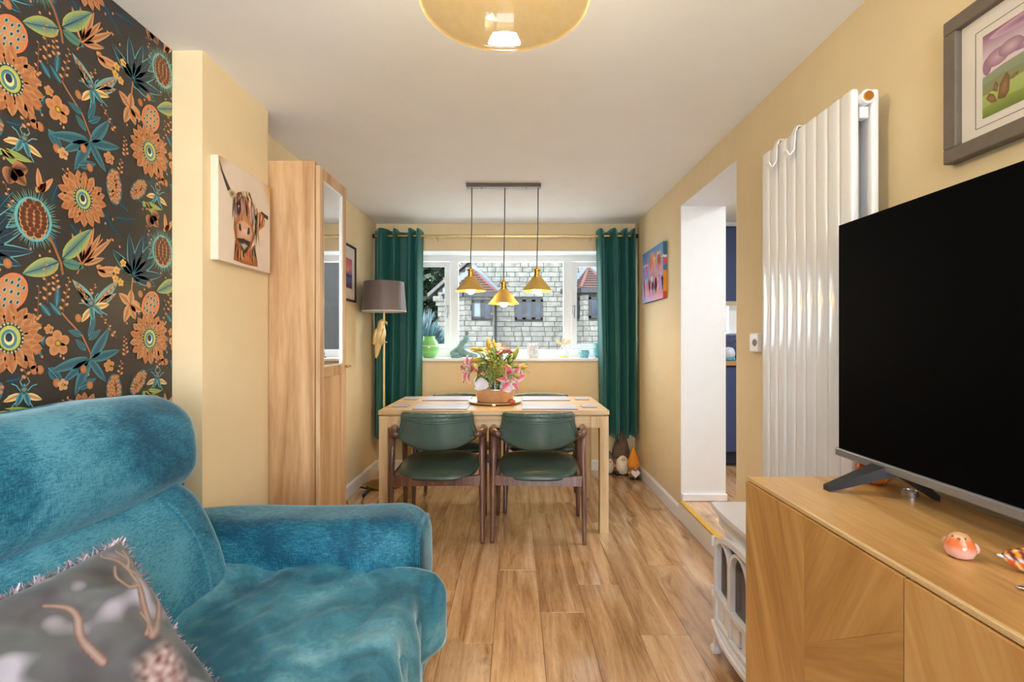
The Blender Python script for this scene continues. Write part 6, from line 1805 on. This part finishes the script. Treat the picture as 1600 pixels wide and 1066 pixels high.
# ------------------------------------------------------------------ ornaments on the television cabinet
rx, ry = 0.806, 0.893
M_rob = vcol('glazed_robin', 0.1, coat=0.6)
rob = thing('robin_ornament', 'glazed ceramic robin with orange breast on the oak sideboard', 'ornament', (rx, ry, CZ))
def robc(p):
    z = (p[2] - CZ) / 0.046
    d_ = Vector((p[0] - rx, p[1] - ry, 0)); fr_ = d_.normalized().dot(Vector((-0.75, -0.66, 0))) if d_.length > 1e-5 else 0
    c = S(236, 196, 190)
    if z > 0.38 and fr_ > -0.35: c = S(236, 120, 62)
    if z > 0.40 and fr_ <= -0.35: c = S(206, 160, 130)
    if 0.30 < z <= 0.42 and fr_ > -0.35: c = mixc(S(236, 196, 190), S(236, 120, 62), (z - 0.30) / 0.12)
    if z > 0.80: c = S(214, 160, 116)
    return c
rbm = MB()
rbm.lathe([(0.0, 0.0), (0.012, 0.0005), (0.0205, 0.006), (0.0235, 0.016), (0.0215, 0.026), (0.0180, 0.034), (0.0150, 0.040), (0.0090, 0.0455), (0.0, 0.047)], (rx, ry, CZ), 40, col=robc)
rbm.c = [robc(p) for p in rbm.v]
rbm2 = MB()
build('body', rbm, M_rob, rob, smooth=True)
tl = MB(); tl.tube([(rx + 0.014, ry + 0.012, CZ + 0.020), (rx + 0.024, ry + 0.021, CZ + 0.026), (rx + 0.031, ry + 0.027, CZ + 0.031)], [0.009, 0.006, 0.003], 10, col=S(190, 150, 130)); build('tail', tl, M_rob, rob, smooth=True)
fwd = Vector((-0.75, -0.66, 0)); sdv = Vector((0.66, -0.75, 0))
bk_ = MB(); c0 = Vector((rx, ry, CZ + 0.0375)) + fwd * 0.0150; bk_.tube([c0, c0 + fwd * 0.006 - Vector((0, 0, 0.001))], [0.003, 0.0004], 8, col=S(200, 110, 60)); build('beak', bk_, M_rob, rob, smooth=True)
for sx in (-1, 1):
    ey = MB(); q = Vector((rx, ry, CZ + 0.0395)) + fwd * 0.0118 + sdv * sx * 0.0086; ey.ball(q, 0.0016, 0.0016, 0.0020, 8, 6, col=(0.01, 0.01, 0.01)); build('eye', ey, M_rob, rob, smooth=True)
    wgm = MB(); q = Vector((rx, ry, CZ + 0.021)) + sdv * sx * 0.0195 - fwd * 0.006; wgm.ball(q, 0.004, 0.009, 0.010, 10, 8, col=S(214, 178, 160)); build('wing', wgm, M_rob, rob, smooth=True)
# painted fish ornament at the frame edge
def cab(px, py):
    s = (py - VY) / (CAM_Z - CZ); return (px - VX) / s, F / s
fx0, fy0 = cab(1576, 893)
fish = thing('fish_ornament', 'painted orange fish ornament at the right edge on the sideboard', 'ornament', (fx0 + 0.03, fy0 - 0.02, CZ))
dirv = Vector((0.76, -0.65, 0))
fc = Vector((fx0 - 0.004, fy0 + 0.004, CZ + 0.024)) + dirv * 0.045
def fcol(p):
    q = (Vector(p) - fc); l = q.dot(dirv) / 0.05
    band = sin((l + q.z * 10) * 22)
    if q.z > 0.004: return S(236, 150, 40) if band > 0 else S(110, 40, 24)
    if q.z > -0.001: return S(230, 226, 220) if band > 0.2 else S(50, 80, 140)
    return S(232, 100, 34) if band > -0.4 else S(245, 220, 160)
fm_ = MB()
def fishf(u, v):
    a = 2 * pi * u; t = v
    prof = sin(pi * t ** 0.8) ** 0.9 if 0 < t < 1 else 0
    sdx = Vector((0.65, 0.76, 0))
    return fc + dirv * (-0.05 + 0.10 * t) + sdx * (0.012 * prof * cos(a)) + Vector((0, 0, 0.022 * prof * sin(a) + 0.001))
fm_.grid(fishf, 24, 30, lambda u, v, p: fcol(p))
build('body', fm_, vcol('painted_fish', 0.3, coat=0.3), fish, smooth=True)
ft = MB(); q = fc + dirv * 0.045
ft.prism([(0, 0), (0.03, 0.022), (0.024, 0), (0.03, -0.02)], 'Y', -0.002, 0.002)
ang = atan2(dirv.y, dirv.x); Rm = Matrix.Rotation(ang, 3, 'Z')
ft.v = [tuple(q + Rm @ Vector(p)) for p in ft.v]; ft.c = [S(232, 110, 40)] * len(ft.v)
build('tail', ft, vcol('painted_fish', 0.3, coat=0.3), fish)
lip = MB(); q = fc - dirv * 0.048; lip.tube([q + dirv * 0.004, q - dirv * 0.006], [0.004, 0.002], 8, col=S(226, 226, 220)); build('mouth', lip, vcol('painted_fish', 0.3, coat=0.3), fish, smooth=True)
ss = MB(); q = fc - Vector((0, 0, 0.022)); ss.lathe([(0.0, 0.0), (0.012, 0.0), (0.012, 0.002), (0.003, 0.004), (0.003, 0.012), (0.0, 0.012)], (fc.x, fc.y, CZ), 14, col=S(60, 50, 46)); build('stand', ss, vcol('painted_fish', 0.3, coat=0.3), fish, smooth=True)
fx1, fy1 = cab(1590, 921)
sv = MB(); sv.ball((fx1 + 0.030, fy1 - 0.012, CZ + 0.004), 0.036, 0.011, 0.004, 18, 8, fn=lambda p: Vector((fx1 + 0.03, fy1 - 0.012, p.z)) + Matrix.Rotation(-0.35, 3, 'Z') @ Vector((p.x - fx1 - 0.03, p.y - fy1 + 0.012, 0)))
tag(build('silver_leaf_dish', sv, pm('bright_silver', S(224, 220, 214), 0.16, 0.9), smooth=True), 'tiny silver leaf dish at the right edge of the sideboard', 'ornament')
# orange striped glass ornament behind the television foot and a silver tea light
ox, oy = 0.985, 1.355
M_orn = bpy.data.materials.new('orange_striped_glaze'); nt, bb = nodes_of(M_orn)
wv = nt.nodes.new('ShaderNodeTexWave'); wv.inputs['Scale'].default_value = 9.0; wv.inputs['Distortion'].default_value = 0.4
link(nt, coords(nt, 'Object', (1, 1, 0.1)), wv.inputs['Vector'])
link(nt, ramp(nt, wv.outputs['Fac'], [(0.86, S(226, 120, 26)), (0.95, S(246, 214, 170))]), bb.inputs['Base Color']); bb.inputs['Roughness'].default_value = 0.15
po = thing('pumpkin_ornament', 'striped orange glass pumpkin behind the television foot', 'ornament', (ox, oy, CZ))
pb = MB()
def pk(u, v):
    a = 2 * pi * u; t = pi * v
    r = 0.042 * (sin(t) ** 0.85 if 0 < v < 1 else 0) * (1 + 0.05 * cos(8 * a))
    return Vector((ox + r * cos(a), oy + r * sin(a), CZ + 0.034 - 0.034 * cos(t)))
pb.grid(pk, 48, 16); build('body', pb, M_orn, po, smooth=True)
ps_ = MB(); ps_.tube([(ox, oy, CZ + 0.062), (ox + 0.004, oy, CZ + 0.078), (ox + 0.012, oy, CZ + 0.084)], [0.006, 0.005, 0.004], 8); build('stalk', ps_, M_gold, po, smooth=True)
tx, ty = 1.002, 1.250
tl_ = thing('tea_light', 'silver tea light on the sideboard under the television', 'candle', (tx, ty, CZ))
build('cup', MB().lathe([(0.0, 0.0), (0.019, 0.0), (0.0195, 0.012), (0.0175, 0.012), (0.017, 0.008), (0.0, 0.008)], (tx, ty, CZ + 0.0003), 24), pm('bright_silver', S(224, 220, 214), 0.16, 0.9), tl_, auto=40)
build('wax', MB().lathe([(0.0, 0.007), (0.017, 0.007), (0.0165, 0.0095), (0.0, 0.0095)], (tx, ty, CZ), 20), pm('white_wax', S(240, 236, 226), 0.5), tl_, smooth=True)

# ------------------------------------------------------------------ kitchen things
M_navy = pm('navy_paint', S(48, 62, 104), 0.55, var=0.03)
kb = thing('kitchen_unit', 'navy kitchen base unit seen through the doorway', 'kitchen unit', (2.1, 4.6, STEP))
build('carcass', MB().rbox(1.46, 2.9, 4.30, 4.94, STEP + 0.11, 0.995, 0.002), M_navy, kb)
build('plinth', MB().box(1.46, 2.9, 4.34, 4.9, STEP, STEP + 0.11), pm('dark_plinth', S(40, 44, 66), 0.6), kb)
for k in range(3):
    kd = build('door', MB().rbox(1.47 + 0.475 * k, 1.935 + 0.475 * k, 4.278, 4.298, STEP + 0.115, 0.985, 0.003), M_navy, kb)
    build('handle', MB().tube([(1.50 + 0.475 * k, 4.262, 0.80), (1.50 + 0.475 * k, 4.262, 0.93)], 0.005, 8), M_brass, kd, auto=40)
wt = build('worktop', MB().rbox(1.455, 2.92, 4.25, 4.945, 0.996, 1.032, 0.003), wood('kitchen_oak_top', S(140, 96, 50), S(176, 128, 74), S(200, 156, 100), 'X', 0.4))
tag(wt, 'oak kitchen worktop on the navy units', 'worktop')
bl = thing('roller_blind', 'navy roller blind half lowered over the kitchen window', 'blind', (2.2, 4.9, 1.56))
build('fabric', MB().box(1.66, 2.80, 4.895, 4.898, 1.60, 2.32), M_navy, bl)
build('bottom_bar', MB().rbox(1.66, 2.80, 4.888, 4.904, 1.555, 1.602, 0.003), pm('beige_bar', S(196, 178, 150), 0.5), bl)
build('roller', MB().tube([(1.65, 4.915, 2.33), (2.81, 4.915, 2.33)], 0.022, 14), M_navy, bl, auto=40)
kx = on_front(1141, 550, 4.62)[0]
bs = thing('knitted_basket', 'navy knitted basket on the kitchen worktop', 'basket', (kx + 0.06, 4.74, 1.033))
bsm = MB(); bsm.lathe([(0.0, 0.0), (0.13, 0.0), (0.15, 0.04), (0.155, 0.16), (0.15, 0.235), (0.142, 0.235), (0.145, 0.16), (0.12, 0.03), (0.0, 0.03)], (kx + 0.06, 4.74, 1.033), 30)
build('weave', bsm, pm('navy_knit', S(72, 80, 116), 0.9, var=0.4, scale=70, bmp=0.5, bscale=120, stretch=(1, 1, 0.5)), bs, smooth=True)
build('band', MB().lathe([(0.150, 0.225), (0.157, 0.228), (0.157, 0.242), (0.146, 0.242)], (kx + 0.06, 4.74, 1.033), 30, cap=False), pm('grey_knit', S(140, 146, 170), 0.9, var=0.3, scale=60), bs, smooth=True)
kx2 = on_front(1138, 555, 4.40)[0]
pt = thing('ceramic_pot', 'round pale blue ceramic pot on the kitchen worktop', 'pot', (kx2, 4.40, 1.033))
build('pot', MB().lathe([(0.0, 0.0), (0.03, 0.0), (0.050, 0.025), (0.058, 0.055), (0.052, 0.085), (0.034, 0.108), (0.0, 0.116)], (kx2, 4.40, 1.040), 26), pm('pale_blue_glaze', S(196, 206, 226), 0.25, var=0.06), pt, smooth=True)
build('foot', MB().lathe([(0.0, 0.0), (0.058, 0.0), (0.060, 0.010), (0.053, 0.030), (0.0, 0.032)], (kx2, 4.40, 1.0325), 26), pm('teal_glaze', S(60, 140, 160), 0.2), pt, smooth=True)

# ------------------------------------------------------------------ outside: neighbouring stone house, trees, pale bounce ground
HD = 15.4
HS = F / HD
def hx(px): return (px - VX) / HS
def hz(py): return CAM_Z + (VY - py) / HS
gnd = st('ground', MB().box(-30, 30, 5.15, 45, -0.35, -0.25), pm('pale_bounce_ground', S(172, 168, 158), 0.95, var=0.2, scale=3), 'unseen ground outside, made pale to bounce light indoors', 'ground')  # hidden below the sill; pale colour chosen to bounce skylight onto the ceiling
M_mortar = pm('dark_mortar', S(49, 47, 46), 0.95, var=0.2, scale=20)
def stone_mat():
    m = bpy.data.materials.new('limestone'); nt, b = nodes_of(m)
    v = coords(nt, 'Object', (1, 1, 1), rnd=40.0)
    n = noise_node(nt, v, 5.0, 5, 0.65)
    c = ramp(nt, n, [(0.3, S(80, 79, 73)), (0.6, S(111, 109, 103)), (0.8, S(122, 121, 115))])
    oi = nt.nodes.new('ShaderNodeObjectInfo'); hs = nt.nodes.new('ShaderNodeHueSaturation'); mr = nt.nodes.new('ShaderNodeMapRange')
    mr.inputs['To Min'].default_value = 0.86; mr.inputs['To Max'].default_value = 1.08
    link(nt, oi.outputs['Random'], mr.inputs['Value']); link(nt, mr.outputs[0], hs.inputs['Value']); link(nt, c, hs.inputs['Color']); link(nt, hs.outputs['Color'], b.inputs['Base Color'])
    b.inputs['Roughness'].default_value = 0.95; bump(nt, b, n, 0.6, 0.02)
    return m
M_stone = stone_mat()
M_brownf = pm('dark_brown_window_frame', S(24, 19, 22), 0.5)
M_hglass = pm('house_window_glass', S(38, 45, 56), 0.15, spec=0.3, var=0.25, scale=2)
M_lead = pm('lead_flashing', S(90, 98, 114), 0.5, var=0.05)
M_tile = pm('brown_clay_tile', S(67, 45, 40), 0.85, var=0.18, scale=6, obj_rnd=9.0)
M_blind = pm('white_net_curtain', S(103, 111, 119), 0.8, var=0.06, scale=2, stretch=(6, 1, 1))
house = thing('stone_house', 'neighbouring pale stone house with brown windows seen outside', 'house', (1.5, HD + 1, -0.25))
HX0, HX1, RAKE0, SLP = hx(684), 6.5, hz(464), 0.88
RX0 = hx(674)
def rake(x): return RAKE0 + SLP * (x - RX0)
APX = 2.9
out_ = [(HX0, -0.25), (HX1 + 1, -0.25), (HX1 + 1, rake(APX) - SLP * (HX1 + 1 - APX)), (APX, rake(APX)), (HX0, rake(HX0))]
build('gable_wall', MB().prism(out_, 'Y', HD + 0.012, HD + 6), M_mortar, house)
rr = random.Random(9)
st_mesh = []
for (L_, h_) in ((0.26, 0.155), (0.36, 0.155), (0.46, 0.155), (0.58, 0.155), (0.30, 0.155)):
    m = MB(); m.rbox(-L_ / 2 + 0.007, L_ / 2 - 0.007, -0.012, 0.03, 0.006, h_ - 0.006, 0.012)
    st_mesh.append((L_, h_, m))
meshes = []
for (L_, h_, m) in st_mesh:
    me = bpy.data.meshes.new('stone'); me.from_pydata(m.v, [], m.f); me.materials.append(M_stone); me.update(); meshes.append((L_, h_, me))
def stone(me, loc, rz, sx, parent, inv):
    o = bpy.data.objects.new('stone', me); COL.objects.link(o); o.parent = parent; o.matrix_parent_inverse = inv
    o.location = loc; o.rotation_euler = (0, 0, rz); o.scale = (sx, 1, 1)
    return o
inv = world_of(house).inverted()
winr = [(hx(804.5), hx(848), hz(499.5), hz(468.5))]
bay_mask = [(hx(700), hx(776), 0.0, hz(462)), (hx(895), hx(966), 0.0, hz(455))]
count = 0
rest = MB()
def lay_row(ax, ay, bx, by, z, parent, skip, x_off):
    """one course of stones from a to b in plan"""
    global count
    d = Vector((bx - ax, by - ay, 0)); ln = d.length; d.normalize(); rz = atan2(d.y, d.x)
    p = -x_off
    while p < ln:
        L_, h_, me = rr.choice(meshes)
        p0, p1 = max(0, p), min(ln, p + L_)
        if p1 - p0 > 0.10:
            cx_, cy_ = ax + d.x * (p0 + p1) / 2, ay + d.y * (p0 + p1) / 2
            sc = (p1 - p0) / L_
            segs = [(p0, p1)]
            for (a0, a1, z0, z1) in skip:
                if z + h_ * 0.5 > z0 and z + h_ * 0.5 < z1:
                    ns = []
                    for (q0, q1) in segs:
                        if q1 <= a0 or q0 >= a1: ns.append((q0, q1))
                        else:
                            if q0 < a0 - 0.06: ns.append((q0, a0))
                            if q1 > a1 + 0.06: ns.append((a1, q1))
                    segs = ns
            for (q0, q1) in segs:
                cx_, cy_ = ax + d.x * (q0 + q1) / 2, ay + d.y * (q0 + q1) / 2
                stone(me, (cx_, cy_, z), rz, (q1 - q0) / L_, parent, inv); count += 1
        p += L_
# main gable: courses in view only (the sill hides everything lower)
z = 0.70; row = 0
while z < 3.62:
    xa = HX0 if z + 0.155 < rake(HX0) else RX0 + (z + 0.155 - RAKE0) / SLP
    lay_row(xa, HD, hx(975), HD, z, house, [(winr[0][0] - xa, winr[0][1] - xa, winr[0][2] - 0.02, winr[0][3] + 0.02)] + [(m[0] - xa, m[1] - xa, m[2], m[3]) for m in bay_mask], rr.uniform(0, 0.35))
    z += 0.155; row += 1
# verge stones along the rake and corbel
vg = MB(); x0, x1 = RX0, APX
vg.add([(x0 - 0.10, HD - 0.12, rake(x0) - 0.02), (x1, HD - 0.12, rake(x1)), (x1, HD - 0.12, rake(x1) + 0.16), (x0 - 0.10, HD - 0.12, rake(x0) + 0.10), (x0 - 0.10, HD + 6, rake(x0) - 0.02), (x1, HD + 6, rake(x1)), (x1, HD + 6, rake(x1) + 0.16), (x0 - 0.10, HD + 6, rake(x0) + 0.10)], [(0, 1, 2, 3), (7, 6, 5, 4), (0, 4, 5, 1), (1, 5, 6, 2), (2, 6, 7, 3), (3, 7, 4, 0)])
x2 = HX1 + 1.2; zr = rake(APX) - SLP * (x2 - APX)
vg.add([(x1, HD - 0.12, rake(x1)), (x2, HD - 0.12, zr), (x2, HD - 0.12, zr + 0.16), (x1, HD - 0.12, rake(x1) + 0.16), (x1, HD + 6, rake(x1)), (x2, HD + 6, zr), (x2, HD + 6, zr + 0.16), (x1, HD + 6, rake(x1) + 0.16)], [(0, 1, 2, 3), (7, 6, 5, 4), (0, 4, 5, 1), (1, 5, 6, 2), (2, 6, 7, 3), (3, 7, 4, 0)])
build('roof', vg, pm('stone_slate_roof', S(80, 76, 73), 0.9, var=0.15, scale=5), house)
cb_ = MB(); cb_.rbox(hx(677), HX0 + 0.4, HD - 0.08, HD + 0.3, hz(471), hz(463), 0.02); cb_.rbox(hx(681), HX0 + 0.4, HD - 0.04, HD + 0.3, hz(478), hz(471), 0.02)
build('corbel', cb_, M_stone, house)
def house_window(ax, ay, bx, by, z0, z1, nl, parent, curtain_=False):
    d = Vector((bx - ax, by - ay, 0)); ln = d.length; d.normalize(); n_ = Vector((d.y, -d.x, 0))
    def P(t, o, z): return Vector((ax, ay, 0)) + d * t + n_ * o + Vector((0, 0, z))
    def bar(t0, t1, za, zb, o0=-0.02, o1=0.05):
        vs = [P(t0, o0, za), P(t1, o0, za), P(t1, o0, zb), P(t0, o0, zb), P(t0, o1, za), P(t1, o1, za), P(t1, o1, zb), P(t0, o1, zb)]
        return vs, [(0, 1, 2, 3), (7, 6, 5, 4), (0, 4, 5, 1), (1, 5, 6, 2), (2, 6, 7, 3), (3, 7, 4, 0)]
    f = MB(); fw = 0.065
    for args in ((0, ln, z0, z0 + fw), (0, ln, z1 - fw, z1), (0, fw, z0, z1), (ln - fw, ln, z0, z1)): f.add(*bar(*args))
    for k in range(1, nl): t = ln * k / nl; f.add(*bar(t - 0.06, t + 0.06, z0, z1))
    w_ = build('house_window', f, M_brownf, parent)
    for k in range(nl):
        t0, t1 = ln * k / nl + 0.06, ln * (k + 1) / nl - 0.06
        g = MB(); g.add(*bar(t0, t1, z0 + fw, z1 - fw, 0.0, 0.015)); build('pane', g, M_hglass if not (curtain_ and k == 0) else M_blind, w_)
    return w_
house_window(winr[0][0], HD, winr[0][1], HD, winr[0][2], winr[0][3], 3, house)
# bays: plan points left -> right, roof apex on the wall
def bay(A_, B_, C_, D_, ztop, apex, wins, lab_side):
    pts = [A_, B_, C_, D_]
    core = MB(); core.prism([A_, B_, C_, D_], 'Z', -0.25, ztop); build('bay_wall', core, M_mortar, house)
    for i in range(3):
        a, b_ = pts[i], pts[i + 1]
        ln = sqrt((b_[0] - a[0]) ** 2 + (b_[1] - a[1]) ** 2)
        sk = [(w[1], w[2], w[3] - 0.02, w[4] + 0.02) for w in wins if w[0] == i]
        z = 0.70
        while z + 0.1 < ztop:
            lay_row(a[0], a[1], b_[0], b_[1], z, house, sk, rr.uniform(0, 0.3)); z += 0.155
    for (i, t0, t1, z0, z1, nl, cu_) in wins:
        a, b_ = Vector((*pts[i], 0)), Vector((*pts[i + 1], 0)); d = (b_ - a).normalized()
        p, q = a + d * t0, a + d * t1
        house_window(p.x, p.y, q.x, q.y, z0, z1, nl, house, cu_)
    # gutter board, tiled hipped roof, lead along the wall
    c = Vector(((A_[0] + D_[0]) / 2, HD, 0))
    ev = []
    for p in pts:
        v_ = Vector((p[0], p[1], 0)); o = (v_ - c); o = o.normalized() * 0.16 if p not in (A_, D_) else Vector((o.x, 0, 0)).normalized() * 0.16
        ev.append(v_ + o)
    gt = MB()
    for i in range(3):
        a, b_ = ev[i], ev[i + 1]; d = (b_ - a).normalized(); n_ = Vector((d.y, -d.x, 0)) * 0.05
        vs = [a - n_, b_ - n_, b_ + n_, a + n_]
        gt.add([v_ + Vector((0, 0, ztop - 0.02)) for v_ in vs] + [v_ + Vector((0, 0, ztop + 0.12)) for v_ in vs], [(0, 3, 2, 1), (4, 5, 6, 7), (0, 1, 5, 4), (1, 2, 6, 5), (2, 3, 7, 6), (3, 0, 4, 7)])
    build('gutter', gt, M_brownf, house)
    ap = Vector(apex); zt = Vector((0, 0, ztop + 0.10))
    rf = MB()
    for i in range(3): rf.add([ev[i] + zt, ev[i + 1] + zt, ap], [(0, 1, 2)])
    rf.add([ev[0] + zt, ap, ev[3] + zt], [(0, 1, 2)])
    rfo = build('bay_roof', rf, M_tile, house)
    NR = 9
    for i in range(3):
        a, b_ = ev[i] + zt, ev[i + 1] + zt
        nrm = (b_ - a).cross(ap - a).normalized()
        if nrm.z < 0: nrm = -nrm
        for r in range(NR):
            t0, t1 = r / NR, (r + 1.12) / NR
            t1 = min(t1, 0.99)
            p0, p1, p2, p3 = a.lerp(ap, t0), b_.lerp(ap, t0), b_.lerp(ap, t1), a.lerp(ap, t1)
            m = MB(); m.add([p0 + nrm * 0.045, p1 + nrm * 0.045, p2 + nrm * 0.012, p3 + nrm * 0.012, p0 + nrm * 0.01, p1 + nrm * 0.01], [(0, 1, 2, 3), (4, 5, 1, 0)])
            build('tile_course', m, M_tile, rfo, fix=False)
    for i in (1, 2):
        m = MB(); m.tube([ev[i] + zt + Vector((0, 0, 0.03)), ap], 0.055, 8); build('hip_tile', m, pm('red_hip_tile', S(90, 56, 49), 0.85, var=0.12), rfo, smooth=True)
    for e_ in (ev[0], ev[3]):
        m = MB(); a = e_ + zt; d = (ap - a); m.add([a + Vector((0, -0.06, 0.0)), ap + Vector((0, -0.06, 0.0)), ap + Vector((0, -0.06, 0.20)), a + Vector((0, -0.06, 0.20)), a + Vector((0, 0.0, 0.0)), ap + Vector((0, 0, 0)), ap + Vector((0, 0, 0.20)), a + Vector((0, 0, 0.20))], [(0, 1, 2, 3), (7, 6, 5, 4), (0, 4, 5, 1), (1, 5, 6, 2), (2, 6, 7, 3), (3, 7, 4, 0)])
        build('flashing', m, M_lead, house)
B1D = HD - 0.75
def bx(px, D): return (px - VX) * D / F
def bz(py, D): return CAM_Z + (VY - py) * D / F
bay((hx(700), HD), (bx(726.5, B1D), B1D), (bx(770, B1D + 0.15), B1D + 0.15), (hx(772), HD), bz(463, B1D), (hx(742), HD - 0.02, hz(424)),
    [(1, 0.20, 0.84, bz(498, B1D), bz(469.5, B1D), 2, True), (0, 0.30, 0.62, bz(498, B1D + .3), bz(470, B1D + .3), 1, False)], 'l')
bay((hx(897), HD), (bx(911.5, B1D), B1D), (bx(950, B1D), B1D), (hx(966), HD), bz(457, B1D), (hx(919), HD - 0.02, hz(419)),
    [(1, 0.16, 0.50, bz(497, B1D), bz(464.5, B1D), 1, False), (0, 0.22, 0.50, bz(497, B1D + .3), bz(465, B1D + .3), 1, False)], 'r')
cam_ = MB(); cx_ = hx(878); cam_.rbox(cx_ - 0.05, cx_ + 0.05, HD - 0.16, HD, hz(459), hz(452), 0.02)
build('security_lamp', cam_, M_brownf, house)

def foliage(name, label, cat, c, rx_, ry_, rz_, n, size, cols, kind_='leafy', trunk=True, group=None, seed=1):
    t = thing(name, label, cat, (c[0], c[1], -0.25), group=group)
    r_ = random.Random(seed)
    m = MB()
    for k in range(n):
        while True:
            p = Vector((r_.uniform(-1, 1), r_.uniform(-1, 1), r_.uniform(-1, 1)))
            if 0.25 < p.length < 1: break
        lump = 0.85 + 0.35 * noise.noise(p * 2.5 + Vector((seed, 0, 0)))
        q = Vector((c[0] + p.x * rx_ * lump, c[1] + p.y * ry_ * lump, c[2] + p.z * rz_ * lump))
        if kind_ == 'spiky':
            d = (Vector((p.x, p.y, abs(p.z) * 0.4 + 0.5))).normalized(); s1 = d.cross(Vector((r_.random(), r_.random(), r_.random()))).normalized() * size * 0.14; l_ = size * r_.uniform(0.7, 1.5)
            vs = [q - s1, q + s1, q + d * l_]
            fs = [(0, 1, 2)]
        else:
            d = Vector((r_.uniform(-1, 1), r_.uniform(-1, 1), r_.uniform(-1, 0.6))).normalized(); s1 = d.cross(Vector((r_.random(), r_.random(), r_.random() + 0.1))).normalized() * size * 0.4
            vs = [q, q + d * size * 0.5 + s1, q + d * size, q + d * size * 0.5 - s1]; fs = [(0, 1, 2, 3)]
        m.add(vs, fs, mixc(cols[0], cols[1], r_.random()))
    fo_ = build('foliage', m, vcol('foliage_leaves', 0.55), t, fix=False, kind='stuff')
    if trunk:
        tk = MB(); tk.tube([(c[0], c[1], -0.25), (c[0] + 0.1, c[1], c[2] - rz_ * 0.4), (c[0], c[1], c[2])], [0.18, 0.14, 0.08], 10); build('trunk', tk, pm('bark', S(70, 56, 46), 0.9, var=0.3), t, smooth=True)
    return t
DK = (S(12, 22, 15), S(42, 62, 32))
foliage('evergreen_tree', 'tall dark evergreen tree left of the stone house', 'tree', (-4.2, 17.2, 2.8), 1.70, 1.4, 4.2, 9000, 0.24, DK, seed=3)
foliage('evergreen_tree', 'dark tree rising behind the stone gable', 'tree', (-4.6, 25.0, 4.9), 3.6, 2.0, 5.1, 7000, 0.34, DK, seed=5)
foliage('conifer_shrub', 'blue-green spiky conifer shrub behind the green vase', 'shrub', (-1.92, 10.2, 0.68), 0.60, 0.55, 0.98, 3400, 0.22, (S(22, 42, 45), S(62, 90, 95)), 'spiky', False, seed=8)
foliage('garden_bush', 'leafy green bush outside the kitchen window', 'bush', (4.5, 9.6, 1.7), 1.6, 0.9, 2.0, 5000, 0.20, (S(22, 46, 25), S(86, 120, 74)), seed=12)
